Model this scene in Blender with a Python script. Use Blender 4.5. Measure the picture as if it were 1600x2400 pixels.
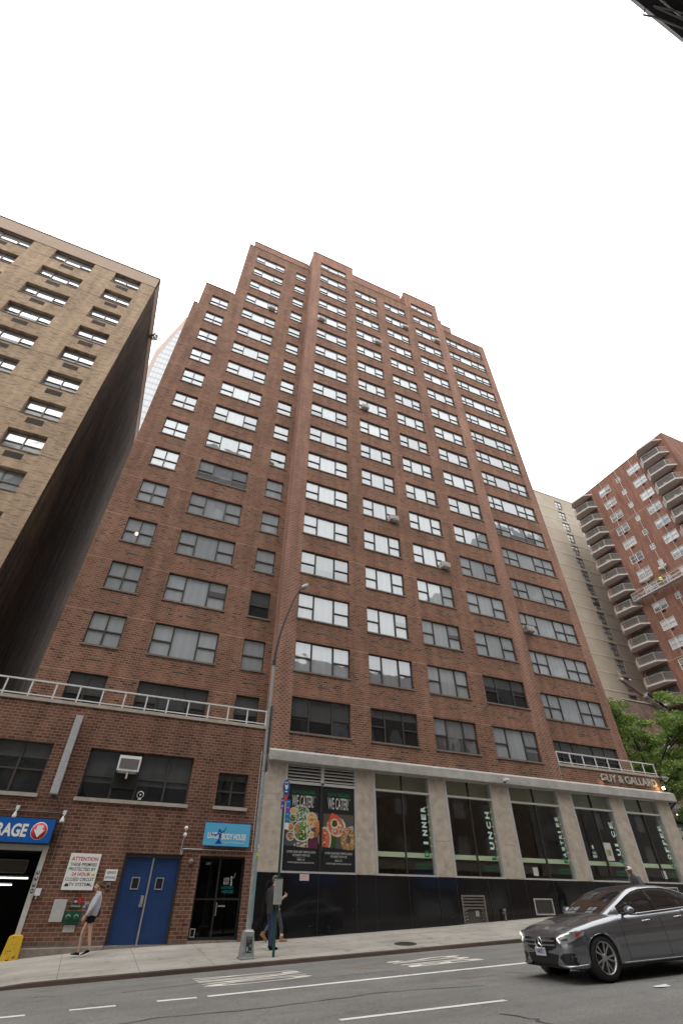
import bpy, bmesh, math, random
from mathutils import Vector, Matrix
random.seed(7)
for o in list(bpy.data.objects): bpy.data.objects.remove(o)
SC = bpy.context.scene
COL = SC.collection
PI = math.pi
rad = math.radians

# ------------------------------------------------------------------ camera
cd = bpy.data.cameras.new("camera"); cam = bpy.data.objects.new("camera", cd); COL.objects.link(cam)
Rm = [[0.91537795, -0.40259273, 0.00151649], [0.26065617, 0.58977667, -0.76434406], [0.30682497, 0.70005898, 0.64480684]]
fx = 1111.837
right, down, fwd = (Vector(r) for r in Rm)
M = Matrix.Identity(4)
for i in range(3):
    M[i][0] = right[i]; M[i][1] = -down[i]; M[i][2] = -fwd[i]
M[0][3], M[1][3], M[2][3] = (2.48411, -21.11695, 1.30441)
cam.matrix_world = M
cd.sensor_fit = 'VERTICAL'; cd.sensor_height = 36.0; cd.lens = fx / 2400.0 * 36.0
cd.clip_start = 0.05; cd.clip_end = 3000
SC.camera = cam

# ------------------------------------------------------------------ world: bright overcast sky
SUN_EL, SUN_AZ = rad(52), rad(215)
w = bpy.data.worlds.new("World"); SC.world = w; w.use_nodes = True
nt = w.node_tree; nt.nodes.clear()
out = nt.nodes.new('ShaderNodeOutputWorld')
sky = nt.nodes.new('ShaderNodeTexSky'); sky.sky_type = 'NISHITA'; sky.sun_disc = False
sky.sun_elevation = SUN_EL; sky.sun_rotation = SUN_AZ; sky.dust_density = 4.0
hs = nt.nodes.new('ShaderNodeHueSaturation'); hs.inputs['Saturation'].default_value = 0.12
nt.links.new(sky.outputs[0], hs.inputs['Color'])
b1 = nt.nodes.new('ShaderNodeBackground'); b1.inputs[1].default_value = 0.06
nt.links.new(hs.outputs[0], b1.inputs[0])
tc = nt.nodes.new('ShaderNodeTexCoord'); sx = nt.nodes.new('ShaderNodeSeparateXYZ')
nt.links.new(tc.outputs['Generated'], sx.inputs[0])
mr = nt.nodes.new('ShaderNodeMapRange'); mr.inputs[1].default_value = 0; mr.inputs[2].default_value = 1
mr.inputs[3].default_value = 0.70; mr.inputs[4].default_value = 2.75
nt.links.new(sx.outputs[2], mr.inputs[0])
b2 = nt.nodes.new('ShaderNodeBackground'); b2.inputs[0].default_value = (1.0, 0.995, 0.985, 1)
nt.links.new(mr.outputs[0], b2.inputs[1])
ad = nt.nodes.new('ShaderNodeAddShader'); nt.links.new(b1.outputs[0], ad.inputs[0]); nt.links.new(b2.outputs[0], ad.inputs[1])
nt.links.new(ad.outputs[0], out.inputs[0])
sl = bpy.data.lights.new("sun", 'SUN'); sl.energy = 0.6; sl.angle = rad(35); sl.color = (1.0, 0.96, 0.9)
so = bpy.data.objects.new("sun", sl); COL.objects.link(so)
sd = Vector((math.cos(SUN_EL)*math.sin(SUN_AZ)*-1*-1, math.cos(SUN_EL)*math.cos(SUN_AZ), math.sin(SUN_EL)))
so.rotation_euler = sd.to_track_quat('Z', 'Y').to_euler(); so.location = (0, -30, 60)
SC.view_settings.view_transform = 'Standard'; SC.view_settings.look = 'None'
SC.view_settings.exposure = 0.14; SC.view_settings.gamma = 1.0; SC.view_settings.use_curve_mapping = False
SC.render.engine = 'CYCLES'

# ------------------------------------------------------------------ materials
MATS = {}
def new_mat(name):
    m = bpy.data.materials.new(name); m.use_nodes = True
    n = m.node_tree.nodes; b = n['Principled BSDF']
    MATS[name] = m
    return m, m.node_tree, b
def simple(name, col, rough=0.6, metal=0.0, noise=0.0, nscale=8.0, bump=0.0, emit=None, spec=None, coat=0.0):
    m, t, b = new_mat(name)
    b.inputs['Base Color'].default_value = (*col, 1); b.inputs['Roughness'].default_value = rough
    b.inputs['Metallic'].default_value = metal
    if spec is not None: b.inputs['Specular IOR Level'].default_value = spec
    if coat: b.inputs['Coat Weight'].default_value = coat; b.inputs['Coat Roughness'].default_value = 0.03
    if noise or bump:
        g = t.nodes.new('ShaderNodeNewGeometry'); nz = t.nodes.new('ShaderNodeTexNoise')
        nz.inputs['Scale'].default_value = nscale; nz.inputs['Detail'].default_value = 6; nz.inputs['Roughness'].default_value = 0.65
        t.links.new(g.outputs['Position'], nz.inputs['Vector'])
        if noise:
            r = t.nodes.new('ShaderNodeMapRange'); r.inputs[1].default_value = 0.3; r.inputs[2].default_value = 0.7
            r.inputs[3].default_value = 1 - noise; r.inputs[4].default_value = 1 + noise
            t.links.new(nz.outputs['Fac'], r.inputs[0])
            v = t.nodes.new('ShaderNodeVectorMath'); v.operation = 'SCALE'; v.inputs[0].default_value = col
            t.links.new(r.outputs[0], v.inputs['Scale']); t.links.new(v.outputs[0], b.inputs['Base Color'])
        if bump:
            bp = t.nodes.new('ShaderNodeBump'); bp.inputs['Strength'].default_value = bump; bp.inputs['Distance'].default_value = 0.01
            t.links.new(nz.outputs['Fac'], bp.inputs['Height']); t.links.new(bp.outputs[0], b.inputs['Normal'])
    if emit:
        b.inputs['Emission Color'].default_value = (*emit[0], 1); b.inputs['Emission Strength'].default_value = emit[1]
    return m
def math_n(t, op, a=None, b=None, c=None):
    n = t.nodes.new('ShaderNodeMath'); n.operation = op
    for i, v in enumerate((a, b, c)):
        if v is None: continue
        if isinstance(v, (int, float)): n.inputs[i].default_value = v
        else: t.links.new(v, n.inputs[i])
    return n.outputs[0]
def mixc(t, fac, a, b, mode='MIX'):
    n = t.nodes.new('ShaderNodeMix'); n.data_type = 'RGBA'; n.blend_type = mode
    for i, v in ((0, fac), (6, a), (7, b)):
        if isinstance(v, (int, float)): n.inputs[i].default_value = v
        elif isinstance(v, tuple): n.inputs[i].default_value = (*v, 1)
        else: t.links.new(v, n.inputs[i])
    return n.outputs[2]
def brick(name, c1, c2, mortar, bw=0.24, rh=0.1, ms=0.012, dark=0.35, floor=None, header=False, streak=0.25, soot=None):
    m, t, b = new_mat(name)
    g = t.nodes.new('ShaderNodeNewGeometry'); s = t.nodes.new('ShaderNodeSeparateXYZ'); t.links.new(g.outputs['Position'], s.inputs[0])
    n = t.nodes.new('ShaderNodeSeparateXYZ'); t.links.new(g.outputs['Normal'], n.inputs[0])
    ax = math_n(t, 'ABSOLUTE', n.outputs[0]); gt = math_n(t, 'GREATER_THAN', ax, 0.7)
    u = math_n(t, 'ADD', math_n(t, 'MULTIPLY', s.outputs[0], math_n(t, 'SUBTRACT', 1.0, gt)), math_n(t, 'MULTIPLY', s.outputs[1], gt))
    cb = t.nodes.new('ShaderNodeCombineXYZ'); t.links.new(u, cb.inputs[0]); t.links.new(s.outputs[2], cb.inputs[1])
    br = t.nodes.new('ShaderNodeTexBrick'); t.links.new(cb.outputs[0], br.inputs['Vector'])
    br.inputs['Scale'].default_value = 1.0; br.inputs['Brick Width'].default_value = bw; br.inputs['Row Height'].default_value = rh
    br.inputs['Mortar Size'].default_value = ms; br.inputs['Mortar Smooth'].default_value = 0.3; br.inputs['Bias'].default_value = 0.0
    br.inputs['Color1'].default_value = (0, 0, 0, 1); br.inputs['Color2'].default_value = (1, 1, 1, 1); br.inputs['Mortar'].default_value = (0.5, 0.5, 0.5, 1)
    rp = t.nodes.new('ShaderNodeValToRGB'); t.links.new(br.outputs['Color'], rp.inputs[0])
    e = rp.color_ramp.elements; e[0].position = 0.0; e[0].color = (*[v*dark for v in c1], 1); e[1].position = 1.0; e[1].color = (*c2, 1)
    k = e.new(0.12); k.color = (*[v*0.8 for v in c1], 1); k = e.new(0.4); k.color = (*c1, 1); k = e.new(0.8); k.color = (*[(p+q)/2 for p, q in zip(c1, c2)], 1)
    nz = t.nodes.new('ShaderNodeTexNoise'); nz.inputs['Scale'].default_value = 0.35; nz.inputs['Detail'].default_value = 7; nz.inputs['Roughness'].default_value = 0.6
    t.links.new(g.outputs['Position'], nz.inputs['Vector'])
    mp = t.nodes.new('ShaderNodeMapping'); mp.inputs['Scale'].default_value = (2.2, 2.2, 0.22); t.links.new(g.outputs['Position'], mp.inputs['Vector'])
    n2 = t.nodes.new('ShaderNodeTexNoise'); n2.inputs['Scale'].default_value = 1.0; n2.inputs['Detail'].default_value = 5; t.links.new(mp.outputs[0], n2.inputs['Vector'])
    r1 = t.nodes.new('ShaderNodeMapRange'); r1.inputs[1].default_value = 0.3; r1.inputs[2].default_value = 0.7; r1.inputs[3].default_value = 1-streak; r1.inputs[4].default_value = 1+streak; t.links.new(nz.outputs['Fac'], r1.inputs[0])
    r2 = t.nodes.new('ShaderNodeMapRange'); r2.inputs[1].default_value = 0.35; r2.inputs[2].default_value = 0.7; r2.inputs[3].default_value = 1.12; r2.inputs[4].default_value = 1-streak*1.5; t.links.new(n2.outputs['Fac'], r2.inputs[0])
    col = mixc(t, br.outputs['Fac'], rp.outputs[0], mortar)
    if header:
        ch = t.nodes.new('ShaderNodeTexBrick'); t.links.new(cb.outputs[0], ch.inputs['Vector'])
        ch.inputs['Scale'].default_value = 1.0; ch.inputs['Brick Width'].default_value = 0.24; ch.inputs['Row Height'].default_value = 0.1
        ch.inputs['Mortar Size'].default_value = 0.0; ch.offset = 0.5
        fr = math_n(t, 'FRACT', math_n(t, 'DIVIDE', math_n(t, 'ADD', u, math_n(t, 'MULTIPLY', 0.12, math_n(t, 'MODULO', math_n(t, 'FLOOR', math_n(t, 'DIVIDE', s.outputs[2], 0.1)), 2.0))), 0.24))
        hd = math_n(t, 'LESS_THAN', fr, 0.38)
        col = mixc(t, math_n(t, 'MULTIPLY', hd, 0.42), col, (0.40, 0.27, 0.21))
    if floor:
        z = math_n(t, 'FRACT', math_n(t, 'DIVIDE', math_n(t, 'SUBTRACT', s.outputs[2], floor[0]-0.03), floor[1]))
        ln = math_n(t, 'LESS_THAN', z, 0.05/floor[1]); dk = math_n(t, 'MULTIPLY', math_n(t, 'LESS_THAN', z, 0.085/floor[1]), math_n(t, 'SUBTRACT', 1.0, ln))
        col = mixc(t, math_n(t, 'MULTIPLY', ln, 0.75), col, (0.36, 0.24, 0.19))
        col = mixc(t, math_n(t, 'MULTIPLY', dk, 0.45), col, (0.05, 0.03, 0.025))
        zf = math_n(t, 'MODULO', math_n(t, 'FLOOR', math_n(t, 'DIVIDE', math_n(t, 'SUBTRACT', s.outputs[2], floor[0]-0.03), floor[1])), 3.0)
        bd = math_n(t, 'LESS_THAN', math_n(t, 'ABSOLUTE', math_n(t, 'SUBTRACT', z, 0.06)), 0.11)
        col = mixc(t, math_n(t, 'MULTIPLY', bd, 0.14), col, (0.36, 0.16, 0.10))
    v = t.nodes.new('ShaderNodeVectorMath'); v.operation = 'SCALE'; t.links.new(col, v.inputs[0])
    t.links.new(math_n(t, 'MULTIPLY', r1.outputs[0], r2.outputs[0]), v.inputs['Scale'])
    t.links.new(v.outputs[0], b.inputs['Base Color']); b.inputs['Roughness'].default_value = 0.9
    b.inputs['Specular IOR Level'].default_value = 0.25
    bp = t.nodes.new('ShaderNodeBump'); bp.invert = True; bp.inputs['Strength'].default_value = 0.5; bp.inputs['Distance'].default_value = 0.012
    t.links.new(br.outputs['Fac'], bp.inputs['Height']); t.links.new(bp.outputs[0], b.inputs['Normal'])
    return m
def pane_mat(name, dark, light, p_light, ior=2.0, blind=True, spec_t=(0.9, 0.95, 1.0), folds=0.07, screen=None):
    """window glass over curtains, blinds and dim rooms, each light of glass its own"""
    m = bpy.data.materials.new(name); m.use_nodes = True; MATS[name] = m
    t = m.node_tree; t.nodes.clear(); o = t.nodes.new('ShaderNodeOutputMaterial')
    g = t.nodes.new('ShaderNodeNewGeometry'); oi = t.nodes.new('ShaderNodeObjectInfo'); tcn = t.nodes.new('ShaderNodeTexCoord')
    s = t.nodes.new('ShaderNodeSeparateXYZ'); t.links.new(tcn.outputs['Object'], s.inputs[0])
    R1 = oi.outputs['Random']; isl = g.outputs['Random Per Island']
    def hsh(k): return math_n(t, 'FRACT', math_n(t, 'MULTIPLY', R1, k))
    sel = math_n(t, 'LESS_THAN', math_n(t, 'ADD', math_n(t, 'MULTIPLY', R1, 0.68), math_n(t, 'MULTIPLY', isl, 0.32)), p_light)
    wv = t.nodes.new('ShaderNodeTexWave'); wv.wave_type = 'BANDS'; wv.bands_direction = 'X'; wv.inputs['Scale'].default_value = 0.8
    wv.inputs['Distortion'].default_value = 2.5; wv.inputs['Detail'].default_value = 3
    vm = t.nodes.new('ShaderNodeVectorMath'); vm.operation = 'ADD'; t.links.new(tcn.outputs['Object'], vm.inputs[0])
    cx = t.nodes.new('ShaderNodeCombineXYZ'); t.links.new(math_n(t, 'MULTIPLY', R1, 40.0), cx.inputs[0]); t.links.new(cx.outputs[0], vm.inputs[1])
    t.links.new(vm.outputs[0], wv.inputs['Vector'])
    f = math_n(t, 'ADD', 1.0 - folds, math_n(t, 'MULTIPLY', wv.outputs['Fac'], folds))
    tone = math_n(t, 'MULTIPLY', f, math_n(t, 'ADD', 0.6, math_n(t, 'MULTIPLY', hsh(7.3), 0.5)))
    lc = t.nodes.new('ShaderNodeVectorMath'); lc.operation = 'SCALE'; lc.inputs[0].default_value = light; t.links.new(tone, lc.inputs['Scale'])
    # a blind pulled part of the way down
    lim = math_n(t, 'ADD', 0.15, math_n(t, 'MULTIPLY', hsh(13.7), 1.0)); up = math_n(t, 'GREATER_THAN', s.outputs[2], lim)
    col_d = mixc(t, math_n(t, 'MULTIPLY', up, 0.6 if blind else 0.0), dark, lc.outputs[0])
    col = mixc(t, sel, col_d, lc.outputs[0])
    if screen: lowm = math_n(t, 'LESS_THAN', s.outputs[2], screen); col = mixc(t, math_n(t, 'MULTIPLY', lowm, 0.7), col, (0.26, 0.265, 0.28))
    df = t.nodes.new('ShaderNodeBsdfDiffuse'); t.links.new(col, df.inputs[0])
    gl = t.nodes.new('ShaderNodeBsdfGlossy'); gl.inputs['Roughness'].default_value = 0.03; gl.inputs['Color'].default_value = (*spec_t, 1)
    nz = t.nodes.new('ShaderNodeTexNoise'); nz.inputs['Scale'].default_value = 1.3; nz.inputs['Detail'].default_value = 1; t.links.new(vm.outputs[0], nz.inputs['Vector'])
    bp = t.nodes.new('ShaderNodeBump'); bp.inputs['Strength'].default_value = 0.35; bp.inputs['Distance'].default_value = 0.03
    t.links.new(nz.outputs['Fac'], bp.inputs['Height']); t.links.new(bp.outputs[0], gl.inputs['Normal'])
    fr = t.nodes.new('ShaderNodeFresnel'); fr.inputs['IOR'].default_value = ior
    fo = math_n(t, 'MULTIPLY', fr.outputs[0], math_n(t, 'SUBTRACT', 1.0, math_n(t, 'MULTIPLY', lowm, 0.85))) if screen else fr.outputs[0]
    mx = t.nodes.new('ShaderNodeMixShader'); t.links.new(fo, mx.inputs[0]); t.links.new(df.outputs[0], mx.inputs[1]); t.links.new(gl.outputs[0], mx.inputs[2])
    t.links.new(mx.outputs[0], o.inputs[0])
    return m
def glass_mat(name, tint=(0.75, 0.8, 0.78), ior=1.8, rough=0.0):
    """clear glass you can look through, with reflections"""
    m = bpy.data.materials.new(name); m.use_nodes = True; MATS[name] = m
    t = m.node_tree; t.nodes.clear(); o = t.nodes.new('ShaderNodeOutputMaterial')
    tr = t.nodes.new('ShaderNodeBsdfTransparent'); tr.inputs[0].default_value = (*tint, 1)
    gl = t.nodes.new('ShaderNodeBsdfGlossy'); gl.inputs['Roughness'].default_value = rough
    fr = t.nodes.new('ShaderNodeFresnel'); fr.inputs['IOR'].default_value = ior
    g = t.nodes.new('ShaderNodeNewGeometry'); fb = math_n(t, 'MINIMUM', fr.outputs[0], math_n(t, 'SUBTRACT', 1.0, math_n(t, 'MULTIPLY', g.outputs['Backfacing'], 0.92)))
    mx = t.nodes.new('ShaderNodeMixShader'); t.links.new(fb, mx.inputs[0]); t.links.new(tr.outputs[0], mx.inputs[1]); t.links.new(gl.outputs[0], mx.inputs[2])
    t.links.new(mx.outputs[0], o.inputs[0])
    return m

# ------------------------------------------------------------------ mesh helpers
class MB:
    def __init__(s): s.v = []; s.f = []; s.m = []; s.sm = []
    def add(s, vs, fs, mat=0, smooth=False):
        n = len(s.v); s.v += [tuple(p) for p in vs]
        for f in fs: s.f.append([n+i for i in f]); s.m.append(mat); s.sm.append(smooth)
    def box(s, x0, x1, y0, y1, z0, z1, mat=0):
        if x0 > x1: x0, x1 = x1, x0
        if y0 > y1: y0, y1 = y1, y0
        if z0 > z1: z0, z1 = z1, z0
        s.add([(x0,y0,z0),(x1,y0,z0),(x1,y1,z0),(x0,y1,z0),(x0,y0,z1),(x1,y0,z1),(x1,y1,z1),(x0,y1,z1)],
              [(0,3,2,1),(4,5,6,7),(0,1,5,4),(1,2,6,5),(2,3,7,6),(3,0,4,7)], mat)
        return s
    def quad(s, a, b, c, d, mat=0): s.add([a,b,c,d], [(0,1,2,3)], mat); return s
    def tube(s, pts, r, n=8, mat=0, cap=True, smooth=True):
        P = [Vector(p) for p in pts]; rr = r if isinstance(r, (list, tuple)) else [r]*len(P)
        rings = []; up0 = None
        for i, p in enumerate(P):
            d = (P[min(i+1, len(P)-1)] - P[max(i-1, 0)]).normalized()
            if up0 is None: up0 = Vector((0,0,1)) if abs(d.z) < 0.9 else Vector((1,0,0))
            a = d.cross(up0).normalized(); b = a.cross(d).normalized(); up0 = b
            rings.append([p + (a*math.cos(2*PI*k/n) + b*math.sin(2*PI*k/n))*rr[i] for k in range(n)])
        vs = [q for r_ in rings for q in r_]; fs = []
        for i in range(len(P)-1):
            for k in range(n): fs.append((i*n+k, i*n+(k+1)%n, (i+1)*n+(k+1)%n, (i+1)*n+k))
        s.add(vs, fs, mat, smooth)
        if cap:
            s.add(rings[0], [tuple(range(n))[::-1]], mat); s.add(rings[-1], [tuple(range(n))], mat)
        return s
    def lathe(s, prof, c, axis='Z', n=24, mat=0, smooth=True):
        vs = []; fs = []
        for (r, h) in prof:
            for k in range(n):
                a = 2*PI*k/n; x, y = r*math.cos(a), r*math.sin(a)
                if axis == 'Z': q = (x, y, h)
                elif axis == 'Y': q = (x, h, y)
                else: q = (h, x, y)
                vs.append((q[0]+c[0], q[1]+c[1], q[2]+c[2]))
        for i in range(len(prof)-1):
            for k in range(n): fs.append((i*n+k, i*n+(k+1)%n, (i+1)*n+(k+1)%n, (i+1)*n+k))
        s.add(vs, fs, mat, smooth); return s
    def prism(s, poly, a0, a1, axis='Y', mat=0):
        """extrude a 2-D polygon along an axis from a0 to a1"""
        def P(u, v, a): return (u, a, v) if axis == 'Y' else ((u, v, a) if axis == 'Z' else (a, u, v))
        n = len(poly); vs = [P(u, v, a0) for u, v in poly] + [P(u, v, a1) for u, v in poly]
        fs = [tuple(range(n)), tuple(range(2*n-1, n-1, -1))] + [(i, i+n, (i+1) % n + n, (i+1) % n) for i in range(n)]
        s.add(vs, fs, mat); return s
    def ball(s, c, r, n=12, mat=0, sz=1.0):
        prof = [(max(1e-4, r*math.sin(PI*i/n)), -r*math.cos(PI*i/n)*sz) for i in range(n+1)]
        return s.lathe(prof, c, 'Z', n*2 if n < 10 else n+6, mat)
    def wall(s, x0, x1, z0, z1, y, holes, depth=0.15, mat=0, axis='Y', rmat=None, matf=None):
        """a wall plane with real openings and reveals; axis Y: faces -y ; axis X: faces -x, u runs along y"""
        xs = sorted({x0, x1, *[min(max(h[i], x0), x1) for h in holes for i in (0, 1)]})
        zs = sorted({z0, z1, *[min(max(h[i], z0), z1) for h in holes for i in (2, 3)]})
        def P(u, v, d=0.0): return (u, y+d, v) if axis == 'Y' else (y+d, u, v)
        for i in range(len(xs)-1):
            j = 0
            while j < len(zs)-1:
                cx = (xs[i]+xs[i+1])/2; cz = (zs[j]+zs[j+1])/2
                ins = lambda cz: any(h[0] < cx < h[1] and h[2] < cz < h[3] for h in holes)
                if ins(cz): j += 1; continue
                k = j
                while k+1 < len(zs)-1 and not ins((zs[k+1]+zs[k+2])/2): k += 1
                q = [P(xs[i], zs[j]), P(xs[i+1], zs[j]), P(xs[i+1], zs[k+1]), P(xs[i], zs[k+1])]
                if axis == 'X': q = q[::-1]
                s.quad(*q, mat=(matf(cx) if matf else mat)); j = k+1
        rm = mat if rmat is None else rmat
        for (a, b, c, d) in holes:
            if b <= x0 or a >= x1 or d <= z0 or c >= z1: continue
            for q in ([P(a,c), P(a,d), P(a,d,depth), P(a,c,depth)], [P(b,d), P(b,c), P(b,c,depth), P(b,d,depth)],
                      [P(a,d), P(b,d), P(b,d,depth), P(a,d,depth)], [P(b,c), P(a,c), P(a,c,depth), P(b,c,depth)]):
                s.quad(*q, mat=rm)
        return s
    def mesh(s, name, mats, origin=(0, 0, 0), smooth=False):
        me = bpy.data.meshes.new(name); o = origin
        me.from_pydata([(v[0]-o[0], v[1]-o[1], v[2]-o[2]) for v in s.v], [], s.f)
        for m in (mats if isinstance(mats, (list, tuple)) else [mats]): me.materials.append(MATS[m] if isinstance(m, str) else m)
        for p, mi, sm in zip(me.polygons, s.m, s.sm): p.material_index = mi; p.use_smooth = sm or smooth
        me.update(); return me
    def obj(s, name, mats, parent=None, origin=None, smooth=False, bevel=0.0):
        if origin is None: origin = tuple(parent.matrix_world.translation) if parent is not None else (0, 0, 0)
        me = s.mesh(name, mats, origin, smooth)
        o = bpy.data.objects.new(name, me); COL.objects.link(o)
        if parent is not None: o.parent = parent
        else: o.location = origin
        if bevel:
            b = o.modifiers.new('bevel', 'BEVEL'); b.width = bevel; b.segments = 2; b.limit_method = 'ANGLE'
        return o
def tag(o, label=None, cat=None, group=None, kind=None):
    if label: o['label'] = label
    if cat: o['category'] = cat
    if group: o['group'] = group
    if kind: o['kind'] = kind
    return o
def empty(name, loc, label, cat, group=None, rz=0.0):
    o = bpy.data.objects.new(name, None); COL.objects.link(o); o.location = loc; o.rotation_euler = (0, 0, rz)
    o.matrix_world = Matrix.Translation(loc) @ Matrix.Rotation(rz, 4, 'Z')
    return tag(o, label, cat, group)
def child(name, me, parent, loc=(0, 0, 0), rot=None):
    o = bpy.data.objects.new(name, me); COL.objects.link(o); o.parent = parent; o.location = loc
    if rot: o.rotation_euler = rot
    return o
def copy_tree(o, parent=None):
    c = o.copy(); COL.objects.link(c); c.parent = parent
    for ch in list(o.children): copy_tree(ch, c)
    return c
def text_mb(mb, body, x, y, z, height, width=None, mat=0, align='CENTER', axis='Y', depth=0.01, bold=0.0, rot=0.0, shear=0.0, raw=False):
    """letters as raised shapes on the plane y (reading along +x), height of capitals in metres"""
    c = bpy.data.curves.new('t', 'FONT'); c.body = body; c.size = 1.0; c.align_x = 'LEFT'; c.offset = bold; c.shear = shear
    c.extrude = 0.0; c.resolution_u = 3
    ob = bpy.data.objects.new('t', c); COL.objects.link(ob)
    dg = bpy.context.evaluated_depsgraph_get(); me = bpy.data.meshes.new_from_object(ob.evaluated_get(dg))
    vs = [v.co.copy() for v in me.vertices]; fs = [tuple(p.vertices) for p in me.polygons]
    bpy.data.objects.remove(ob); bpy.data.curves.remove(c); bpy.data.meshes.remove(me)
    if not vs: return
    x0 = min(v.x for v in vs); x1 = max(v.x for v in vs); z0 = min(v.y for v in vs); z1 = max(v.y for v in vs)
    sz = height/(z1-z0); sxx = (width/(x1-x0)) if width else sz
    W = (x1-x0)*sxx; off = {'CENTER': -W/2, 'LEFT': 0, 'RIGHT': -W}[align]
    L = [((v.x-x0)*sxx+off, (v.y-z0)*sz) for v in vs]
    ca, sa = math.cos(rot), math.sin(rot)
    L = [(u*ca-v*sa, u*sa+v*ca) for u, v in L]
    if axis == 'Y': top = [(x+u, y-depth, z+v) for u, v in L]
    elif axis == 'Z': top = [(x+u, y+v, z) for u, v in L]
    elif axis == 'X': top = [(x-depth, y-u, z+v) for u, v in L]
    mb.add(top, fs, mat)
    if depth > 0.006 and axis != 'Z':
        # side walls from the outline edges
        from collections import Counter
        ec = Counter(); dr = {}
        for f in fs:
            for i in range(len(f)):
                a, b = f[i], f[(i+1) % len(f)]; k = (min(a, b), max(a, b)); ec[k] += 1; dr[k] = (a, b)
        D = (0, depth, 0) if axis == 'Y' else (depth, 0, 0)
        for k, n in ec.items():
            if n == 1:
                a, b = dr[k]; p, q = top[a], top[b]
                mb.quad(q, p, (p[0]+D[0], p[1]+D[1], p[2]+D[2]), (q[0]+D[0], q[1]+D[1], q[2]+D[2]), mat)
def lerp(a, b, t): return a+(b-a)*t
def interp(tab, x):
    if x <= tab[0][0]: return tab[0][1]
    for (a, va), (b, vb) in zip(tab, tab[1:]):
        if x <= b: return va+(vb-va)*(x-a)/(b-a)
    return tab[-1][1]

# ================================================================== materials used by the setting
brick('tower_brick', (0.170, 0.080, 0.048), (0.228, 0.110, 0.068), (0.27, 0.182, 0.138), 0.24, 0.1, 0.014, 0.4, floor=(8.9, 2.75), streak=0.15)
brick('pier_brick', (0.195, 0.082, 0.052), (0.25, 0.112, 0.072), (0.30, 0.20, 0.155), 0.24, 0.1, 0.014, 0.6, header=True, streak=0.15)
brick('parapet_brick', (0.27, 0.128, 0.090), (0.31, 0.152, 0.108), (0.31, 0.20, 0.155), 0.24, 0.1, 0.010, 0.75, streak=0.12)
brick('garage_brick', (0.142, 0.061, 0.040), (0.178, 0.080, 0.052), (0.23, 0.165, 0.13), 0.24, 0.103, 0.012, 0.62, streak=0.2)
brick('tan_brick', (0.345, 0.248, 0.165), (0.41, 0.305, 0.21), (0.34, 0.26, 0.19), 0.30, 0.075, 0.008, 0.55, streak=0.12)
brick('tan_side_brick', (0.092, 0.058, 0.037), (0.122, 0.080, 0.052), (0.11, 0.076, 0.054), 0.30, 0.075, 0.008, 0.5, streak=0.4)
brick('orange_brick', (0.19, 0.090, 0.064), (0.23, 0.112, 0.082), (0.29, 0.165, 0.13), 0.24, 0.08, 0.008, 0.7, streak=0.15)
brick('opposite_brick', (0.15, 0.105, 0.09), (0.185, 0.13, 0.11), (0.30, 0.2, 0.16), 0.24, 0.1, 0.01, 0.7, streak=0.2)
simple('pale_brick', (0.375, 0.325, 0.26), 0.9, noise=0.10, nscale=0.5)
simple('tan_parapet', (0.36, 0.27, 0.21), 0.9, noise=0.08, nscale=1.5)
simple('limestone', (0.40, 0.345, 0.285), 0.85, noise=0.22, nscale=3.0, bump=0.25)
simple('cornice_stone', (0.36, 0.345, 0.32), 0.85, noise=0.22, nscale=2.2, bump=0.2)
simple('coping_stone', (0.36, 0.32, 0.27), 0.85, noise=0.2, nscale=4.0)
simple('sill_stone', (0.16, 0.13, 0.105), 0.8, noise=0.25, nscale=5.0)
simple('bronze_frame', (0.035, 0.030, 0.026), 0.5)
simple('grey_frame', (0.13, 0.115, 0.10), 0.55)
simple('white_frame', (0.50, 0.50, 0.49), 0.5)
simple('aluminium', (0.52, 0.51, 0.49), 0.42, 0.35, noise=0.08, nscale=12)
simple('white_paint', (0.60, 0.60, 0.60), 0.5, noise=0.12, nscale=9)
simple('granite', (0.009, 0.009, 0.010), 0.07, noise=0.3, nscale=20, spec=0.55)
simple('black', (0.01, 0.01, 0.01), 0.6)
simple('dark_metal', (0.035, 0.035, 0.035), 0.5, 0.4)
simple('vent_metal', (0.17, 0.15, 0.13), 0.6, 0.2, noise=0.35, nscale=14)
simple('concrete_slab', (0.50, 0.46, 0.415), 0.85, noise=0.12, nscale=2)
simple('soffit', (0.44, 0.40, 0.37), 0.85, noise=0.08, nscale=2)
simple('vent_brick', (0.12, 0.10, 0.085), 0.7)
simple('grey_stone', (0.24, 0.235, 0.225), 0.85, noise=0.15, nscale=0.8)
simple('balcony_dark', (0.045, 0.04, 0.038), 0.6)
simple('roof_tar', (0.06, 0.06, 0.06), 0.9)
pane_mat('pane_tower', (0.07, 0.072, 0.078), (0.36, 0.385, 0.41), 0.8, ior=2.9, spec_t=(0.80, 0.825, 0.84))
pane_mat('pane_tan', (0.10, 0.105, 0.11), (0.38, 0.40, 0.42), 0.5, ior=2.8, spec_t=(0.82, 0.84, 0.86), screen=0.65)
pane_mat('pane_red', (0.06, 0.065, 0.07), (0.5, 0.5, 0.5), 0.5, ior=2.2)
pane_mat('pane_dark', (0.014, 0.015, 0.016), (0.12, 0.122, 0.125), 0.2, ior=1.7)
pane_mat('pane_opposite', (0.03, 0.03, 0.035), (0.5, 0.5, 0.5), 0.5, ior=2.0)

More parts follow.
